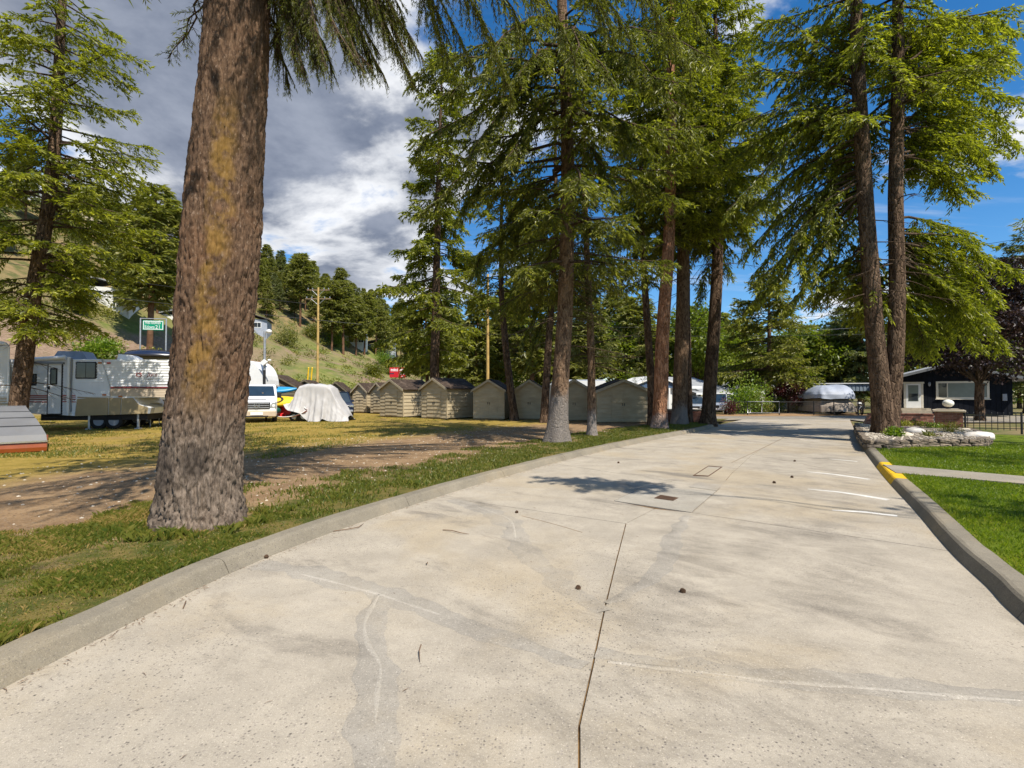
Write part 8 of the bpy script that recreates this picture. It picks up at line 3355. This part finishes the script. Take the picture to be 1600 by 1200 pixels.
grass_field('lawn_grass', xy, zz, (.030 + .030 * rng.random(n)) * (.8 + .6 * cl), (.0045 + .004 * rng.random(n)) * np.clip(dist / 7, .8, 2.4), tint, M['grass'], 'bright green clipped lawn right of the drive', rng, .7)
# taller tufts round the foot of the great fir and along the kerb
xy, hh = [], []
for k in range(70):
    if k < 34:
        a = rng.uniform(-2.9, .4)
        r = rng.uniform(.58, .85)
        c = np.array([T1.x + math.cos(a) * r, T1.y + math.sin(a) * r])
    else:
        q, dd_ = kerb_offset_points(LK, LN, 1, .26, 1.6, i_near0, nearest(LK, G(700, 772)), rng)
        c = q[0]
    m_ = int(rng.uniform(14, 40))
    xy.append(c + rng.normal(0, .035, (m_, 2)))
    hh.append(rng.uniform(.07, .16) * (.5 + .6 * rng.random(m_)))
xy, hh = np.concatenate(xy), np.concatenate(hh)
n = len(xy)
grass_field('grass_tufts', xy, np.full(n, .095), hh, .005 + .004 * rng.random(n), np.clip(rng.random(n) * .7, 0, 1), M['verge_grass'], 'longer grass tufts round the great fir and the kerb edge', rng, .8)


# ------------------------------------------------------------------ litter: needles, gravel, cones, twigs
def litter():
    P, Dv, L, Wd, T = [], [], [], [], []
    n = 9000
    q, d = kerb_offset_points(LK, LN, n, .25, 4.5, i_near0, nearest(LK, G(900, 715)), rng, .8)
    z = lot_height(q, d) + .012
    a = rng.random(n) * 6.28
    me = blades_mesh(np.c_[q, z], np.stack([np.cos(a), np.sin(a), rng.normal(0, .15, n)], 1), .03 + .05 * rng.random(n), .003 + .003 * rng.random(n), rng.random(n), rng, 'needle_litter')
    tag(link('needle_litter', me, M['twig']), 'dry brown needles fallen on the verge', 'needles', None, 'stuff')
    # needles gathered in the gutter and strewn on the drive
    n = 1500
    i = rng.uniform(i_near0, len(LK) - 20, n)
    k = np.arange(len(LK))
    off = -np.abs(rng.normal(0, .05, n)) - .004
    far = rng.random(n) < .12
    off = np.where(far, -rng.uniform(.1, 3.5, n), off)
    q = np.stack([np.interp(i, k, LK[:, 0]) + np.interp(i, k, LN[:, 0]) * off, np.interp(i, k, LK[:, 1]) + np.interp(i, k, LN[:, 1]) * off], 1)
    a = rng.random(n) * 6.28
    me = blades_mesh(np.c_[q, np.full(n, .006)], np.stack([np.cos(a), np.sin(a), rng.normal(0, .05, n)], 1), .025 + .04 * rng.random(n), .003 + .002 * rng.random(n), rng.random(n), rng, 'gutter_litter')
    tag(link('gutter_litter', me, M['twig']), 'dry needles gathered along the gutter of the drive', 'needles', None, 'stuff')
    # stones on the gravel lane
    st = rock_mesh('stone_bit', .02, .017, .011, 9, 1)
    v = np.array([p.co[:] for p in st.vertices])
    f = np.array([p.vertices[:] for p in st.polygons])
    co, fs = [], []
    q, d = kerb_offset_points(LK, LN, 2600, 1.6, 9.0, 40, 200, rng)
    z = lot_height(q, d)
    for k in range(len(q)):
        s = .4 + 1.1 * rng.random() ** 2
        a = rng.random() * 6.28
        Rm = np.array([[math.cos(a), -math.sin(a), 0], [math.sin(a), math.cos(a), 0], [0, 0, 1]])
        fs.append(f + len(co) * len(v))
        co.append((v * s) @ Rm.T + np.array([q[k][0], q[k][1], z[k] + .008]))
    tag(link('gravel', np_mesh('gravel', np.concatenate(co), np.concatenate(fs)), M['pale_rock']), 'loose stones on the gravel lane', 'gravel', None, 'stuff')


litter()


def cone_mesh(name):
    """pine cone: rows of tilted scales round a tapering core"""
    mb = MB()
    mb.lathe([(.004, 0), (.016, .008), (.019, .025), (.013, .046), (.003, .056)], 8)
    for r in range(6):
        z = .006 + r * .008
        rad = .017 * math.sin(PI * (.25 + .62 * r / 5)) + .002
        for k in range(8):
            a = 2 * PI * (k + .5 * (r % 2)) / 8
            c, s = math.cos(a), math.sin(a)
            mb.add([(c * rad - s * .006, s * rad + c * .006, z), (c * rad + s * .006, s * rad - c * .006, z), (c * (rad + .011), s * (rad + .011), z + .006), (c * rad * .9, s * rad * .9, z + .010)], [(0, 1, 2), (0, 2, 3), (1, 3, 2)])
    return mb.mesh(name)


cm = cone_mesh('pine_cone')
for k, (px, py, lab, lift) in enumerate([(903, 919, 'pine cone on the drive just left of the long joint', 0), (1062, 925, 'pine cone on the drive right of the long joint', 0), (806, 802, 'reddish pine cone near the mortar strip on the drive', 0), (417, 873, 'pine cone lying in the gutter by the kerb joint', 0),
                                         (1243, 721, 'small pine cone far up the drive, nearer the bay lines', 0), (1236, 746, 'small pine cone on the drive left of the second bay line', 0), (1207, 755, 'small pine cone on the drive below the trench cover', 0), (966, 724, 'pine cone far up the drive by the left tree shadow', 0)]):
    p_ = G(px, py, 0.0)
    o = link('pine_cone', cm, M['cone'])
    s = .85 if py > 800 else 1.0
    o.scale = (s, s, s)
    o.location = (p_.x, p_.y, .017 * s)
    o.rotation_euler = (PI / 2 + .1, .2 * k, k * 1.3)
    tag(o, lab, 'pine cone', 'pine cones on the drive')


def stick(pts, r, lab):
    p = [G(x, y, 0) for x, y in pts]
    z = [.008 + .012 * math.sin(PI * i / (len(p) - 1)) for i in range(len(p))]
    mb = MB().tube([(q.x, q.y, h) for q, h in zip(p, z)], [r] * (len(p) - 1) + [r * .4], 6)
    tag(mb.build('twig', M['twig']), lab, 'twig')


stick([(692, 829), (705, 831), (720, 835), (733, 835.5)], .005, 'dry straight twig lying on the drive left of the curved mortar strip')
stick([(658, 1009), (655, 1022), (656, 1036)], .0035, 'short bent twig on the drive below the long mortar strip')
stick([(521, 831), (545, 829), (560, 826), (568, 819)], .005, 'curved thin twig lying along the gutter')
stick([(668, 880), (667, 884), (665, 882.5)], .005, 'tiny forked twig on the drive')
stick([(286, 952), (290, 944), (291, 940)], .004, 'small twig leaning by the kerb in front')

# ------------------------------------------------------------------ iron covers in the drive
def cover(name, corners, z, label, bars, m, frame=True):
    P = [G(x, y, 0) for x, y in corners]
    c = sum(P, Vector()) / 4
    root = thing(name, (c.x, c.y, z), label, 'drain cover')
    Q = [p - c for p in P]
    e1, e2 = Q[1] - Q[0], Q[3] - Q[0]

    def pt(u, v, h):
        q = Q[0] * (1 - u) * (1 - v) + Q[1] * u * (1 - v) + Q[2] * u * v + Q[3] * (1 - u) * v
        return (q.x, q.y, h)
    fr = MB()
    t = .06
    for (u0, u1, v0, v1) in ((0, 1, 0, t), (0, 1, 1 - t, 1), (0, t, t, 1 - t), (1 - t, 1, t, 1 - t)):
        fr.add([pt(u0, v0, 0), pt(u1, v0, 0), pt(u1, v1, 0), pt(u0, v1, 0), pt(u0, v0, .006), pt(u1, v0, .006), pt(u1, v1, .006), pt(u0, v1, .006)], [(3, 2, 1, 0), (4, 5, 6, 7), (0, 1, 5, 4), (1, 2, 6, 5), (2, 3, 7, 6), (3, 0, 4, 7)])
    fr.build('frame', m, root)
    MB().add([pt(t, t, .0012), pt(1 - t, t, .0012), pt(1 - t, 1 - t, .0012), pt(t, 1 - t, .0012)], [(0, 1, 2, 3)]).build('pit', M['dark'] if bars else M['pad'], root)
    if bars:
        me = None
        for k in range(bars):
            v = t + (1 - 2 * t) * (k + .18) / bars
            v1 = t + (1 - 2 * t) * (k + .80) / bars
            MB().add([pt(t, v, .002), pt(1 - t, v, .002), pt(1 - t, v1, .002), pt(t, v1, .002), pt(t, v, .0052), pt(1 - t, v, .0052), pt(1 - t, v1, .0052), pt(t, v1, .0052)],
                     [(3, 2, 1, 0), (4, 5, 6, 7), (0, 1, 5, 4), (1, 2, 6, 5), (2, 3, 7, 6), (3, 0, 4, 7)]).build('bar', m, root)
    return root


cover('drain_grate', [(1022, 779), (1052, 783), (1060, 778.5), (1032, 774)], .0045, 'rusty square drain grate in the pale concrete apron', 7, M['rust'])
cover('trench_cover', [(1082.6, 743.5), (1107, 744.7), (1129, 729.8), (1107, 728)], .002, 'long concrete-filled trench cover with rusty frame, beyond the drain', 0, M['rust'])
